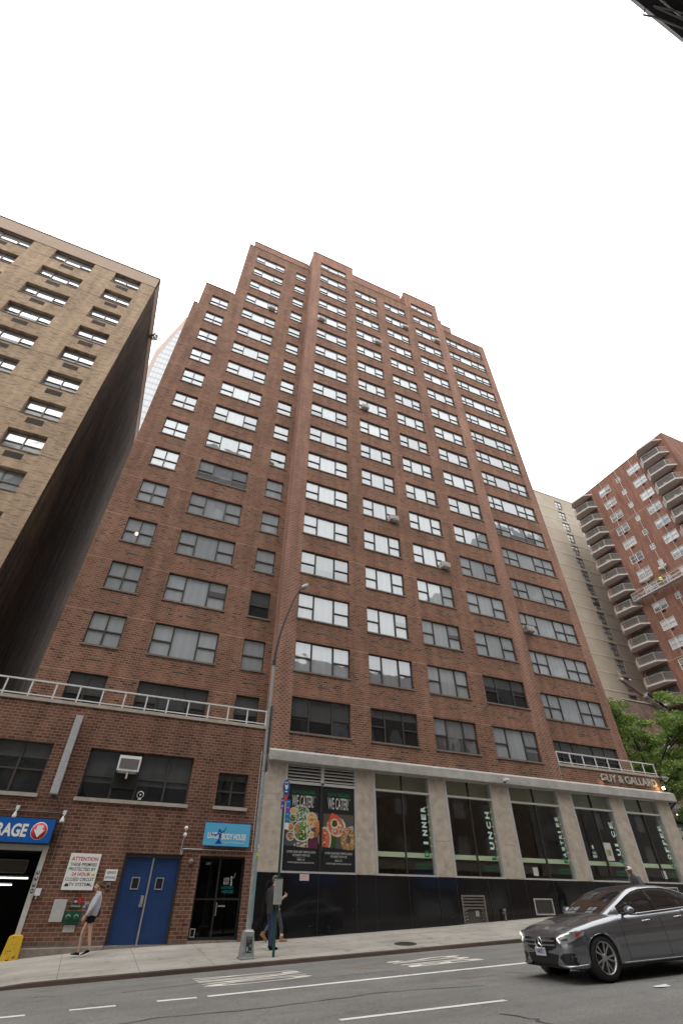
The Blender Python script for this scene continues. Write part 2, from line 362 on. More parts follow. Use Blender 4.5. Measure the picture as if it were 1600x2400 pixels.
# road and pavement materials
def ground_mat(name, base, noise, grain, cracks=0.0, stains=0.0, joint=None, tire=False):
    m, t, b = new_mat(name)
    g = t.nodes.new('ShaderNodeNewGeometry')
    def nz(sc, det=6, ro=0.6, vec=None):
        n = t.nodes.new('ShaderNodeTexNoise'); n.inputs['Scale'].default_value = sc; n.inputs['Detail'].default_value = det; n.inputs['Roughness'].default_value = ro
        t.links.new(vec or g.outputs['Position'], n.inputs['Vector']); return n.outputs['Fac']
    def rng(s, a, b_, c, d):
        r = t.nodes.new('ShaderNodeMapRange'); r.inputs[1].default_value = a; r.inputs[2].default_value = b_; r.inputs[3].default_value = c; r.inputs[4].default_value = d
        t.links.new(s, r.inputs[0]); return r.outputs[0]
    mp = t.nodes.new('ShaderNodeMapping'); mp.inputs['Scale'].default_value = (0.25, 1.6, 1); t.links.new(g.outputs['Position'], mp.inputs['Vector'])
    f = math_n(t, 'MULTIPLY', rng(nz(0.6), 0.3, 0.7, 1-noise, 1+noise), rng(nz(55, 3, 0.8), 0.25, 0.75, 1-grain, 1+grain))
    f = math_n(t, 'MULTIPLY', f, rng(nz(1.0, 5, 0.6, mp.outputs[0]), 0.3, 0.7, 1-noise, 1+noise))
    if stains:
        f = math_n(t, 'MULTIPLY', f, rng(nz(2.7, 4, 0.7), 0.56, 0.74, 1.0, 1-stains))
    s = t.nodes.new('ShaderNodeSeparateXYZ'); t.links.new(g.outputs['Position'], s.inputs[0])
    if cracks:
        vo = t.nodes.new('ShaderNodeTexVoronoi'); vo.feature = 'DISTANCE_TO_EDGE'; vo.inputs['Scale'].default_value = 0.22; vo.inputs['Randomness'].default_value = 1
        w2 = t.nodes.new('ShaderNodeTexNoise'); w2.inputs['Scale'].default_value = 1.5; w2.inputs['Detail'].default_value = 6; t.links.new(g.outputs['Position'], w2.inputs['Vector'])
        av = t.nodes.new('ShaderNodeVectorMath'); av.operation = 'ADD'; sv = t.nodes.new('ShaderNodeVectorMath'); sv.operation = 'SCALE'; sv.inputs['Scale'].default_value = 1.6
        t.links.new(w2.outputs['Color'], sv.inputs[0]); t.links.new(g.outputs['Position'], av.inputs[0]); t.links.new(sv.outputs[0], av.inputs[1]); t.links.new(av.outputs[0], vo.inputs['Vector'])
        cr = rng(vo.outputs['Distance'], 0.0, 0.012, 1-cracks, 1.0); f = math_n(t, 'MULTIPLY', f, cr)
    if joint:
        def ln(c, per, w_): return math_n(t, 'LESS_THAN', math_n(t, 'FRACT', math_n(t, 'DIVIDE', math_n(t, 'ADD', c, 100.0 + w_/2), per)), w_/per)
        j = math_n(t, 'MAXIMUM', ln(math_n(t, 'SUBTRACT', s.outputs[0], joint[2]), joint[0], 0.02), ln(s.outputs[1], joint[1], 0.02))
        f = math_n(t, 'MULTIPLY', f, math_n(t, 'SUBTRACT', 1.0, math_n(t, 'MULTIPLY', j, 0.42)))
    v = t.nodes.new('ShaderNodeVectorMath'); v.operation = 'SCALE'; v.inputs[0].default_value = base; t.links.new(f, v.inputs['Scale'])
    t.links.new(v.outputs[0], b.inputs['Base Color']); b.inputs['Roughness'].default_value = 0.85; b.inputs['Specular IOR Level'].default_value = 0.3
    bp = t.nodes.new('ShaderNodeBump'); bp.inputs['Strength'].default_value = 0.35; bp.inputs['Distance'].default_value = 0.006
    t.links.new(nz(60, 4, 0.8), bp.inputs['Height']); t.links.new(bp.outputs[0], b.inputs['Normal'])
    return m
ground_mat('asphalt', (0.182, 0.178, 0.168), 0.12, 0.8, cracks=0.18, stains=0.2)
ground_mat('sidewalk_concrete', (0.325, 0.30, 0.265), 0.17, 0.18, stains=0.45, joint=(1.9, 1.9, 0.05))
ground_mat('curb_steel', (0.085, 0.058, 0.048), 0.2, 0.2)
ground_mat('road_paint', (0.72, 0.71, 0.68), 0.08, 0.16, stains=0.35)
ground_mat('old_road_paint', (0.66, 0.63, 0.56), 0.1, 0.2, stains=0.4)
ground_mat('earth', (0.16, 0.15, 0.14), 0.1, 0.1)

# ================================================================== ground
CS = -0.012
def z_gut(x): return 0.20 + 0.041*(x-8.7)
def z_road(x, y): return z_gut(x) + CS*(-3.8-y)
def z_wall(x): return interp([(-20, -0.75), (1.5, 0.29), (3.7, 0.44), (6.0, 0.53), (8.6, 0.575), (16.2, 0.92), (21, 1.18), (32, 1.72), (90, 4.4)], x)
def z_curb(x): return z_gut(x) + interp([(0.9, 0.015), (2.1, 0.085), (90, 0.085)], x)
def z_side(x, y): return lerp(z_wall(x), z_curb(x), min(1, max(0, -y/3.8)))
XS = [-40, -30, -20, -15, -10] + [i*0.5 for i in range(-16, 66)] + [34, 36, 40, 46, 52, 60, 75, 90]
def sheet(name, ys, zf, mat, y_of=None):
    mb = MB(); n = len(XS)
    mb.add([(x, y, zf(x, y)) for y in ys for x in XS], [(j*n+i, j*n+i+1, (j+1)*n+i+1, (j+1)*n+i) for j in range(len(ys)-1) for i in range(n-1)], 0, True)
    return tag(mb.obj(name, mat), kind='structure')
sheet('road', [-17.8, -14, -11, -8, -6, -4.6, -3.78], z_road, 'asphalt')
sheet('sidewalk', [-3.68, -2.5, -1.2, 0.6], z_side, 'sidewalk_concrete')
# steel-faced kerb: a real step
mb = MB(); n = len(XS)
mb.add([(x, -3.80, z_gut(x)-0.02) for x in XS] + [(x, -3.79, z_curb(x)-0.004) for x in XS] + [(x, -3.67, z_curb(x)+0.004) for x in XS],
       [(j*n+i, j*n+i+1, (j+1)*n+i+1, (j+1)*n+i) for j in range(2) for i in range(n-1)])
tag(mb.obj('kerb', 'curb_steel'), kind='structure')
# far pavement behind the camera
sheet('far_sidewalk', [-25.6, -22, -17.9], lambda x, y: z_road(x, -17.8)+0.12, 'sidewalk_concrete')
mb = MB(); mb.add([(x, -17.78, z_road(x, -17.8)-0.03) for x in XS] + [(x, -17.8, z_road(x, -17.8)+0.116) for x in XS] + [(x, -17.92, z_road(x, -17.8)+0.124) for x in XS],
       [(j*n+i, (j+1)*n+i, (j+1)*n+i+1, j*n+i+1) for j in range(2) for i in range(n-1)])
tag(mb.obj('far_kerb', 'curb_steel'), kind='structure')
# ground sheet to the horizon, cross street on it
def z_far(x, y): return interp([(-1500, -1.6), (-40, -1.9), (90, 3.2), (1500, 3.2)], x) + CS*0.0 - 0.25
gx = [-1500, -300, -40, 0, 33, 60, 90, 300, 1500]; gy = [-1500, -300, -26, 0, 30, 100, 400, 1500]
mb = MB(); k = len(gx)
mb.add([(x, y, z_far(x, y)-(0.35 if -27 < y < 0.6 else 0)) for y in gy for x in gx], [(j*k+i, j*k+i+1, (j+1)*k+i+1, (j+1)*k+i) for j in range(len(gy)-1) for i in range(k-1)], 0)
tag(mb.obj('ground', 'earth'), kind='structure')
mb = MB(); mb.add([(x, y, 1.75+0.041*(x-32)*(1 if 1 else 0)+0.0*y) for y in (0.6, 20, 120) for x in (32.2, 38, 50, 60, 66)], [(j*5+i, j*5+i+1, (j+1)*5+i+1, (j+1)*5+i) for j in range(2) for i in range(4)])
tag(mb.obj('cross_street', 'asphalt'), kind='structure')

# road markings, sheets 4 mm above the asphalt
def road_strip(mb, x0, x1, yc0, yc1, w=0.13, mat=0):
    N = max(2, int((x1-x0)/0.5)); vs = []; fs = []
    for i in range(N+1):
        t = i/N; x = lerp(x0, x1, t); yc = lerp(yc0, yc1, t)
        for d in (-w/2, w/2): vs.append((x, yc+d, z_road(x, yc+d)+0.005))
    mb.add(vs, [(2*i, 2*i+2, 2*i+3, 2*i+1) for i in range(N)], mat)
for nm, a, b, ya, yb, wd in (('lane_line', 5.45, 24, -7.78, -8.3, 0.17), ('lane_dash', 4.5, 5.24, -7.70, -7.78, 0.15), ('lane_dash', 2.97, 3.76, -7.63, -7.70, 0.15), ('lane_dash', 1.4, 2.26, -7.58, -7.65, 0.15), ('lane_dash', -0.2, 0.6, -7.5, -7.57, 0.15),
                     ('lane_dash', 6.75, 9.75, -11.36, -11.60, 0.13)):
    mb = MB(); road_strip(mb, a, b, ya, yb, wd); tag(mb.obj(nm, 'road_paint'), kind='structure')
def road_word(nm, body, x0, x1, y0, y1):
    """letters for drivers coming from +x: tops towards -x, reading from -y to +y"""
    mb = MB(); tmp = MB(); text_mb(tmp, body, 0, 0, 0, 1.0, 1.0, align='LEFT', axis='Z', bold=0.012)
    bm = bmesh.new(); vs = [bm.verts.new(v) for v in tmp.v]
    for f in tmp.f:
        try: bm.faces.new([vs[i] for i in f])
        except ValueError: pass
    bmesh.ops.subdivide_edges(bm, edges=[e for e in bm.edges if e.calc_length() > 0.3], cuts=2, use_grid_fill=False)
    bmesh.ops.triangulate(bm, faces=bm.faces[:])
    V = []; 
    for i, v in enumerate(bm.verts): v.index = i; X = lerp(x1, x0, v.co.y); Y = lerp(y0, y1, v.co.x); V.append((X, Y, z_road(X, Y)+0.005))
    mb.add(V, [tuple(l.vert.index for l in f.loops) for f in bm.faces]); bm.free()
    return tag(mb.obj(nm, 'old_road_paint'), kind='structure')
road_word('painted_word_only', 'ONLY', 5.62, 8.2, -6.65, -4.95)
road_word('painted_word_bus', 'BUS', 10.7, 13.0, -6.75, -5.3)

# ================================================================== window kit
def window_frame_mesh(w, h, kind, mat, name='window'):
    """origin at the lower left corner of the opening, wall face at y=0, outside is -y"""
    f = MB(); p = MB(); B = 0.05
    y0, y1 = 0.10, 0.17
    f.box(0, w, y0, y1, h-B, h); f.box(0, w, y0, y1, 0, B); f.box(0, B, y0, y1, B, h-B); f.box(w-B, w, y0, y1, B, h-B)
    cuts = {'2': [0.5], '1': [], '3': [0.3, 0.693], '5': [0.12, 0.30, 0.615, 0.80], '4': [0.277, 0.495, 0.765]}[kind]
    xs = [0.0] + [c*w for c in cuts] + [w]
    for c in xs[1:-1]: f.box(c-0.035, c+0.035, y0-0.01, y1, B, h-B)
    pict = {'3': [1], '5': [2]}.get(kind, [])
    for i in range(len(xs)-1):
        a = xs[i] + (B if i == 0 else 0.035); b = xs[i+1] - (B if i == len(xs)-2 else 0.035)
        if i in pict: p.quad((a, y1-0.02, B), (b, y1-0.02, B), (b, y1-0.02, h-B), (a, y1-0.02, h-B))
        else:
            zr = h*0.46
            f.box(a, b, y0-0.005, y1-0.005, zr-0.028, zr+0.028)
            p.quad((a, y1-0.015, B), (b, y1-0.015, B), (b, y1-0.015, zr-0.028), (a, y1-0.015, zr-0.028))
            p.quad((a, y1-0.035, zr+0.028), (b, y1-0.035, zr+0.028), (b, y1-0.035, h-B), (a, y1-0.035, h-B))
    return f.mesh(name, mat), p
def vent_mesh():
    m = MB(); m.box(-0.23, 0.23, -0.012, 0.0, -0.035, 0.035, 0)
    m.box(-0.255, -0.225, -0.016, 0.0, -0.03, 0.03, 1); m.box(0.225, 0.255, -0.016, 0.0, -0.03, 0.03, 1)
    for i in range(9): m.box(-0.2+i*0.05-0.008, -0.2+i*0.05+0.008, -0.018, -0.011, -0.03, 0.03, 1)
    return m.mesh('vent', ['vent_brick', 'vent_metal'])
VENT = vent_mesh()

# ================================================================== brick tower
WY = 0.88      # the wings stand this far behind the main front
T0 = 8.9; FH = 2.75; WH = 1.53
def ztop(r): return T0 + (18-r)*FH
cols = {'A': (0.0, 1.45, WY, 6, '2'), 'B': (2.70, 5.68, WY, 2, '3'), 'C': (6.92, 8.02, WY, 2, '1'), 'D': (9.29, 12.24, 0.0, 1, '3'),
        'E': (13.30, 15.88, 0.0, 2, '3'), 'F': (16.83, 19.42, 0.0, 2, '3'), 'G': (20.47, 23.40, 0.0, 1, '3'), 'H': (25.40, 30.35, WY, 2, '5')}
tower = empty('apartment_building', (8.4, 0, 0.5), 'tall red brick apartment tower with rows of dark-framed windows, in the middle of the photo', 'building')
def holes(keys):
    return [(cols[k][0], cols[k][1], ztop(r)-WH, ztop(r)) for k in keys for r in range(cols[k][3], 19)]
mb = MB()
LB = 6.35
hA = holes('ABC'); hM = holes('DEFG'); hH = holes('H')
mb.wall(-1.16, -0.82, LB, 39.7, WY, [], mat=0)
mb.wall(-0.82, 1.68, LB, 43.4, WY, hA, mat=0)
mb.wall(1.68, 8.36, LB, 54.5, WY, hA, mat=0)
mf = lambda x: 1 if (x < 9.29 or x > 23.4) else 0
mb.wall(8.36, 24.42, 6.5, 54.5, 0.0, [h for h in hM if h[3] < 54.6], mat=0, matf=mf)
mb.wall(8.36, 13.06, 54.5, 57.55, 0.0, [h for h in hM if h[3] > 54.6 and h[0] < 13], mat=2)
mb.wall(19.70, 24.12, 54.5, 57.55, 0.0, [h for h in hM if h[3] > 54.6 and h[0] > 13], mat=2)
mb.wall(24.42, 31.12, 6.9, 54.4, WY, hH, mat=0, matf=lambda x: 1 if x > 30.5 else 0)
# returns and sides
q = mb.quad
q((8.36, WY, LB), (8.36, 0, LB), (8.36, 0, 57.55), (8.36, WY+1.4, 57.55), 1)
q((24.42, 0, 6.5), (24.42, WY, 6.5), (24.42, WY, 54.5), (24.42, 0, 54.5), 0)
q((13.06, 0, 54.5), (13.06, 2, 54.5), (13.06, 2, 57.55), (13.06, 0, 57.55), 2)
q((19.70, 2, 54.5), (19.70, 0, 54.5), (19.70, 0, 57.55), (19.70, 2, 57.55), 2)
q((24.12, 0, 54.5), (24.12, 2.6, 54.5), (24.12, 2.6, 57.55), (24.12, 0, 57.55), 2)
q((24.12, 0, 54.497), (24.42, 0, 54.497), (24.42, 2, 54.497), (24.12, 2, 54.497), 2)
q((-1.16, 20, LB), (-1.16, WY, LB), (-1.16, WY, 39.7), (-1.16, 20, 39.7), 0)
q((-0.82, 20, 39.7), (-0.82, WY, 39.7), (-0.82, WY, 43.4), (-0.82, 20, 43.4), 0)
q((1.68, 20, 43.4), (1.68, WY, 43.4), (1.68, WY, 54.5), (1.68, 20, 54.5), 0)
q((31.12, WY, 6.9), (31.12, 20, 6.9), (31.12, 20, 54.4), (31.12, WY, 54.4), 0)
q((31.12, 20, LB), (-1.16, 20, LB), (-1.16, 20, 43.4), (31.12, 20, 54.4), 0)
# roofs
for a, b, z in ((-1.16, -0.82, 39.7), (-0.82, 1.68, 43.4), (1.68, 8.36, 54.46), (24.42, 31.12, 54.36)):
    q((a, WY, z), (b, WY, z), (b, 20, z), (a, 20, z), 3)
q((8.36, 0.0, 54.45), (24.42, 0.0, 54.45), (24.42, 20, 54.45), (8.36, 20, 54.45), 3)
for a, b in ((8.36, 13.06), (19.70, 24.12)): q((a, 0, 57.54), (b, 0, 57.54), (b, 3, 57.54), (a, 3, 57.54), 3)
mb.obj('wall', ['tower_brick', 'pier_brick', 'parapet_brick', 'roof_tar'], tower)
# set-back upper parapets
for q_ in ((2.1, 8.34, WY+0.65, 6, 54.47, 57.3), (13.08, 19.68, 0.75, 6, 54.47, 57.95), (24.5, 27.2, WY+0.6, 6, 54.4, 57.2)): mb = MB(); mb.box(*q_); mb.obj('setback_storey', 'parapet_brick', tower)
pass
# metal copings
for a, b, y, z in ((1.66, 8.30, WY, 54.5), (13.1, 19.66, 0.0, 54.5), (24.5, 31.15, WY, 54.4), (-0.84, 1.64, WY, 43.4), (-1.18, -0.86, WY, 39.7)):
    mb = MB(); mb.box(a, b, y-0.04, y+0.25, z, z+0.07); mb.obj('coping', 'sill_stone', tower)
for a, b, y, z in ((8.32, 13.10, 0.0, 57.55), (19.66, 24.16, 0.0, 57.55), (2.08, 8.3, WY+0.65, 57.3), (13.12, 19.64, 0.75, 57.95), (24.56, 27.24, WY+0.6, 57.2)):
    mb = MB(); mb.box(a, b, y-0.05, y+0.25, z, z+0.08); mb.obj('coping', 'sill_stone', tower)

# windows: the 100 that show largest are parts of their own, the highest rest one part
protos = {}
for k, (a, b, y, r0, kd) in cols.items():
    w_ = round(b-a, 2); key = (w_, kd)
    if key not in protos:
        fm, p = window_frame_mesh(w_, WH, kd, 'bronze_frame'); pm = p.mesh('pane', 'pane_tower')
        s = MB(); s.box(-0.05, w_+0.05, -0.05, 0.12, -0.075, 0.0)
        n_j = int(w_//1.4)
        sm = s.mesh('sill', 'sill_stone'); protos[key] = (fm, pm, sm, p)
allw = sorted([(k, r) for k in cols for r in range(cols[k][3], 19)], key=lambda t: (-t[1], t[0]))
lab = {('D', 18): 'dark window', ('B', 12): 'brownish curtained window'}
ti = tower.matrix_world.translation
rest = MB()
PANE_DARK = {('D', 18): 1, ('E', 18): 1, ('B', 18): 1, ('A', 18): 1, ('C', 18): 1, ('H', 18): 1, ('G', 17): 1, ('C', 16): 1, ('F', 18): 0}
darkp = {}
for i, (k, r) in enumerate(allw):
    a, b, y, r0, kd = cols[k]; fm, pm, sm, p = protos[(round(b-a, 2), kd)]
    z = ztop(r)-WH; loc = (a-ti.x, y-ti.y, z-ti.z)
    if i < 100:
        wnd = child('window', fm, tower, loc)
        if PANE_DARK.get((k, r)):
            kk = (round(b-a, 2), kd)
            if kk not in darkp: darkp[kk] = p.mesh('pane', 'pane_dark')
            child('pane', darkp[kk], wnd)
        else: child('pane', pm, wnd)
        if not (r == 18 and k in 'ABCH'): child('sill', sm, wnd)
        if not (r == 18): child('vent', VENT, wnd, ((b-a)*0.5, 0, -0.62))
        else: child('vent', VENT, wnd, ((b-a)*0.5, 0, -0.56)) if k in 'DEFG' else None
    else:
        n = len(rest.v)
        for me, mi in ((fm, 0), (pm, 1), (sm, 2), (VENT, 3)):
            ox = (b-a)*0.5 if me is VENT else 0; oz = -0.62 if me is VENT else 0
            base = len(rest.v); rest.v += [(v.co.x+a+ox, v.co.y+y, v.co.z+z+oz) for v in me.vertices]
            for pg in me.polygons: rest.f.append([base+j for j in pg.vertices]); rest.m.append(mi); rest.sm.append(False)
tag(rest.obj('window', ['bronze_frame', 'pane_tower', 'sill_stone', 'vent_brick'], tower), kind='stuff')
# dim rooms behind are closed by the panes; the wall behind them keeps light out
mb = MB(); mb.box(-1.0, 8.2, WY+0.35, 19.8, 6.6, 39.5); mb.box(8.5, 24.3, 0.4, 19.8, 6.6, 54.3); mb.box(24.5, 31.0, WY+0.35, 19.8, 7.0, 54.2); mb.box(1.8, 8.2, WY+0.36, 19.7, 39.5, 54.3)
mb.box(8.5, 12.9, 0.4, 2.9, 54.5, 57.4); mb.box(19.9, 24.0, 0.4, 2.5, 54.5, 57.4)
mb.box(-0.7, 1.6, WY+0.36, 19.6, 39.6, 43.2)
mb.obj('inner_core', 'black', tower)

simple('ceiling_lamp_glow', (1, 1, 1), 0.5, emit=((1.0, 0.72, 0.4), 2.2))
e = empty('ceiling_lamp', (0.60, WY+0.1, 17.8), 'lit round lamp showing in a window of the leftmost column, four rows above the railing', 'lamp')
m_ = MB(); m_.ball((0.62, WY+0.13, ztop(15)-0.88), 0.085, 8); m_.obj('glass_shade', 'ceiling_lamp_glow', e)
# window air conditioners
def ac_proto():
    b = MB(); W_, D_, H_ = 0.60, 0.30, 0.36
    b.box(0, W_, -D_, 0.1, 0, H_, 0)
    b.box(0.03, W_-0.03, -D_-0.015, -D_, 0.03, H_-0.03, 1)
    for i in range(9): b.box(0.05, W_-0.05, -D_-0.025, -D_-0.012, 0.06+i*0.033, 0.075+i*0.033, 0)
    for i in range(5):
        b.box(-0.008, 0.0, -D_+0.05, -0.05, 0.08+i*0.05, 0.095+i*0.05, 1)
    g = MB(); 
    g.tube([(0.12, -D_+0.03, 0), (0.12, -0.02, -0.22)], 0.015, 6); g.tube([(W_-0.12, -D_+0.03, 0), (W_-0.12, -0.02, -0.22)], 0.015, 6)
    return b.mesh('housing', ['ac_white', 'ac_grille']), g.mesh('bracket', 'vent_metal')
simple('ac_white', (0.62, 0.60, 0.56), 0.6, noise=0.12, nscale=12); simple('ac_grille', (0.20, 0.19, 0.18), 0.6)
acH, acB = ac_proto()
ORD = ['ground', 'first', 'second', 'third', 'fourth', 'fifth', 'sixth', 'seventh', 'eighth', 'ninth', 'tenth', 'eleventh', 'twelfth', 'thirteenth', 'fourteenth', 'fifteenth', 'sixteenth', 'seventeenth', 'eighteenth']
for k, r, fx_, lb in (('B', 5, 0.72, 'air conditioner in the wide window of the left wing, fourth row down'),
                      ('D', 5, 0.02, 'air conditioner beside the long brick corner, at the left of a window, fifth row down'),
                      ('F', 3, 0.74, 'air conditioner in the second window row from the top near the raised parapet'),
                      ('G', 3, 0.74, 'air conditioner high under the right raised parapet, two windows down'),
                      ('E', 5, 0.72, 'air conditioner in the fourth row of windows, right of the tall raised parapet'),
                      ('E', 9, 0.05, 'air conditioner at the left of a window in the middle of the tower'),
                      ('E', 13, 0.72, 'white air conditioner with grille, larger one in the middle of the brick front'),
                      ('F', 14, 0.74, 'white air conditioner one window below and right of the larger middle one'),
                      ('H', 15, 0.03, 'air conditioner on a bracket in the five-part windows of the right wing')):
    a, b, y, r0, kd = cols[k]
    e = empty('air_conditioner', (a+(b-a)*fx_, y, ztop(r)-WH+0.04), lb, 'air conditioner', 'window air conditioners')
    child('housing', acH, e); child('bracket', acB, e)

# ================================================================== low garage building
gar = empty('garage_building', (2, 0, 0.3), 'two-storey red brick garage building with blue doors, left of the tower', 'building')
GX0, GX1 = -14.0, 8.28
gh = [(-1.38, 0.44, 4.38, 5.97), (1.69, 5.46, 4.36, 5.94), (6.50, 7.70, 4.38, 5.52),
      (-6.0, 1.36, -0.9, 3.0), (3.76, 5.66, -0.9, 2.84), (6.28, 7.92, -0.9, 2.84), (-5.2, -2.6, 4.38, 5.97)]
mb = MB(); mb.wall(GX0, GX1, 0.62, 7.32, 0.0, gh, depth=0.30, mat=0)
# grey-painted base courses
mb.wall(GX0, GX1, -0.9, 0.62, 0.0, gh, depth=0.30, mat=1)
mb.quad((GX1, 0, -0.9), (GX1, 0.9, -0.9), (GX1, 0.9, 7.32), (GX1, 0, 7.32), 0)
mb.quad((GX0, 0.01, 7.31), (GX1, 0.01, 7.31), (GX1, WY-0.01, 7.31), (GX0, WY-0.01, 7.31), 2)
mb.quad((GX0, WY, 7.31), (-1.16, WY, 7.31), (-1.16, 20, 7.31), (GX0, 20, 7.31), 2)
brick('garage_base', (0.13, 0.085, 0.07), (0.18, 0.12, 0.095), (0.17, 0.14, 0.12), 0.24, 0.103, 0.012, 0.6, streak=0.2)
mb.obj('wall', ['garage_brick', 'garage_base', 'roof_tar'], gar)
mb = MB(); mb.box(GX0, GX1+0.02, -0.05, 0.28, 7.32, 7.44); mb.obj('coping', 'coping_stone', gar)
mb = MB()
mb.add([(1.46, -0.03, -0.2), (3.74, -0.03, -0.2), (3.74, -0.03, 0.47), (1.46, -0.03, 0.45), (1.46, 0, -0.2), (3.74, 0, -0.2), (3.74, 0, 0.5), (1.46, 0, 0.48)],
       [(0, 1, 2, 3), (3, 2, 6, 7), (0, 3, 7, 4), (1, 5, 6, 2)])
simple('concrete_base', (0.22, 0.19, 0.16), 0.9, noise=0.25, nscale=6); mb.obj('plinth', 'concrete_base', gar)
simple('window_brown', (0.05, 0.042, 0.037), 0.55)
for (a, b, c, d), kd in ((gh[0], '2'), (gh[1], '4'), (gh[2], '2'), (gh[6], '2')):
    fm, p = window_frame_mesh(b-a, d-c, kd, 'window_brown'); pm = p.mesh('pane', 'pane_dark')
    wnd = child('window', fm, gar, (a-2, 0.08, c-0.3)); child('pane', pm, wnd)
    s = MB(); s.box(-0.06, b-a+0.06, -0.14, 0.1, -0.11, 0.0); child('sill', s.mesh('sill', 'coping_stone'), wnd)
# AC panel and dark infill of the second light
mb = MB(); mb.box(2.72, 3.56, 0.12, 0.19, 4.72, 5.90); mb.obj('infill_panel', 'black', gar)
# garage opening: light frame, ceiling, tubes
mb = MB(); mb.box(1.21, 1.36, -0.03, 0.34, -0.9, 2.82); mb.box(-6.0, 1.36, -0.03, 0.34, 2.82, 3.0); 
simple('frame_cream', (0.42, 0.41, 0.38), 0.6, noise=0.15, nscale=7)
mb.obj('garage_door_frame', 'frame_cream', gar)
text = MB(); 
simple('ink_black', (0.02, 0.02, 0.02), 0.6)
for i, chn in enumerate('2230'): text_mb(text, chn, 1.238, -0.03, 2.30-0.15*i, 0.095, 0.12, axis='Y', depth=0.004, rot=-PI/2, align='LEFT', bold=0.02)
text.obj('house_number', 'ink_black', gar)
mb = MB()
simple('garage_inside', (0.05, 0.048, 0.045), 0.8)
mb.box(-6, 1.2, 0.35, 9, 3.05, 3.15); mb.box(1.22, 1.35, 0.35, 9, -0.5, 3.05); mb.quad((-6, 9, -0.5), (1.3, 9, -0.5), (1.3, 9, 3.1), (-6, 9, 3.1)); mb.quad((-6, 0.35, -0.3), (1.3, 0.35, 0.1), (1.3, 9, 0.1), (-6, 9, -0.3))
mb.box(-6.2, -6.0, 0.35, 9, -0.9, 3.1)
mb.obj('garage_interior', 'garage_inside', gar)
mb = MB(); mb.box(-1.6, 0.86, 0.9, 0.95, 2.26, 2.62); mb.box(-1.6, 0.86, 0.88, 0.9, 2.26, 2.29, 1); mb.box(-1.6, 0.86, 0.88, 0.9, 2.59, 2.62, 1); mb.box(0.83, 0.86, 0.88, 0.9, 2.26, 2.62, 1)
simple('panel_brown', (0.05, 0.04, 0.035), 0.6)
mb.obj('hanging_panel', ['panel_brown', 'grey_frame'], gar)
simple('tube_light', (1, 1, 1), 0.5, emit=((0.9, 1.0, 1.0), 3.0))
for (a, b, y, z) in ((-1.5, 0.95, 1.6, 2.16), (-1.6, 0.45, 2.6, 1.66+0.35)):
    e = empty('tube_lamp', (a, y, z), 'lit fluorescent tube inside the garage entrance, %s one' % ('nearer longer' if y < 2 else 'farther lower'), 'lamp', 'fluorescent tubes in the garage')
    m_ = MB(); m_.tube([(a, y, z), (b, y, z)], 0.018, 8); m_.obj('tube', 'tube_light', e)
    m_ = MB(); m_.box(a, b, y-0.04, y+0.04, z+0.02, z+0.06); m_.obj('housing', 'white_paint', e)
# blue double door
simple('blue_paint', (0.009, 0.036, 0.125), 0.42, noise=0.22, nscale=2.5, bump=0.03); simple('steel', (0.42, 0.42, 0.42), 0.4, 0.6, noise=0.15, nscale=20)
simple('dark_glass', (0.02, 0.022, 0.024), 0.05, spec=0.8)
for s_, a, b in ((0, 3.83, 4.70), (1, 4.74, 5.59)):
    d = MB(); d.box(a, b, 0.12, 0.17, 0.50, 2.74); do = d.obj('door', 'blue_paint', gar, bevel=0.004)
    cx = 4.32 if s_ == 0 else 5.10
    m_ = MB(); x0, x1, z0, z1 = cx-0.17, cx+0.09, 1.87, 2.20
    m_.box(x0, x1, 0.10, 0.12, z0, z0+0.03); m_.box(x0, x1, 0.10, 0.12, z1-0.03, z1); m_.box(x0, x0+0.03, 0.10, 0.12, z0+0.03, z1-0.03); m_.box(x1-0.03, x1, 0.10, 0.12, z0+0.03, z1-0.03)
    m_.box(x0+0.03, x1-0.03, 0.108, 0.12, z0+0.03, z1-0.03, 1)
    m_.obj('vision_panel', ['steel', 'dark_glass'], do, origin=(2, 0, 0.3))
    if s_ == 0:
        m_ = MB(); m_.box(4.56, 4.66, 0.09, 0.12, 1.42, 1.72); m_.tube([(4.61, 0.05, 1.5), (4.61, 0.05, 1.66)], 0.014); m_.tube([(4.61, 0.05, 1.5), (4.61, 0.1, 1.5)], 0.014); m_.box(4.54, 4.64, 0.07, 0.09, 1.44, 1.5)
        m_.obj('handle', 'steel', do, origin=(2, 0, 0.3))
m_ = MB(); m_.box(4.695, 4.745, 0.08, 0.13, 0.5, 2.74); m_.obj('astragal', 'steel', gar)
m_ = MB(); m_.box(3.76, 3.83, 0.05, 0.2, -0.2, 2.84); m_.box(5.59, 5.66, 0.05, 0.2, -0.2, 2.84); m_.box(3.83, 5.59, 0.05, 0.2, 2.74, 2.84); m_.obj('door_frame', 'bronze_frame', gar)
m_ = MB(); m_.box(3.76, 5.66, 0.0, 0.3, 0.2, 0.50); m_.obj('threshold', 'concrete_base', gar)
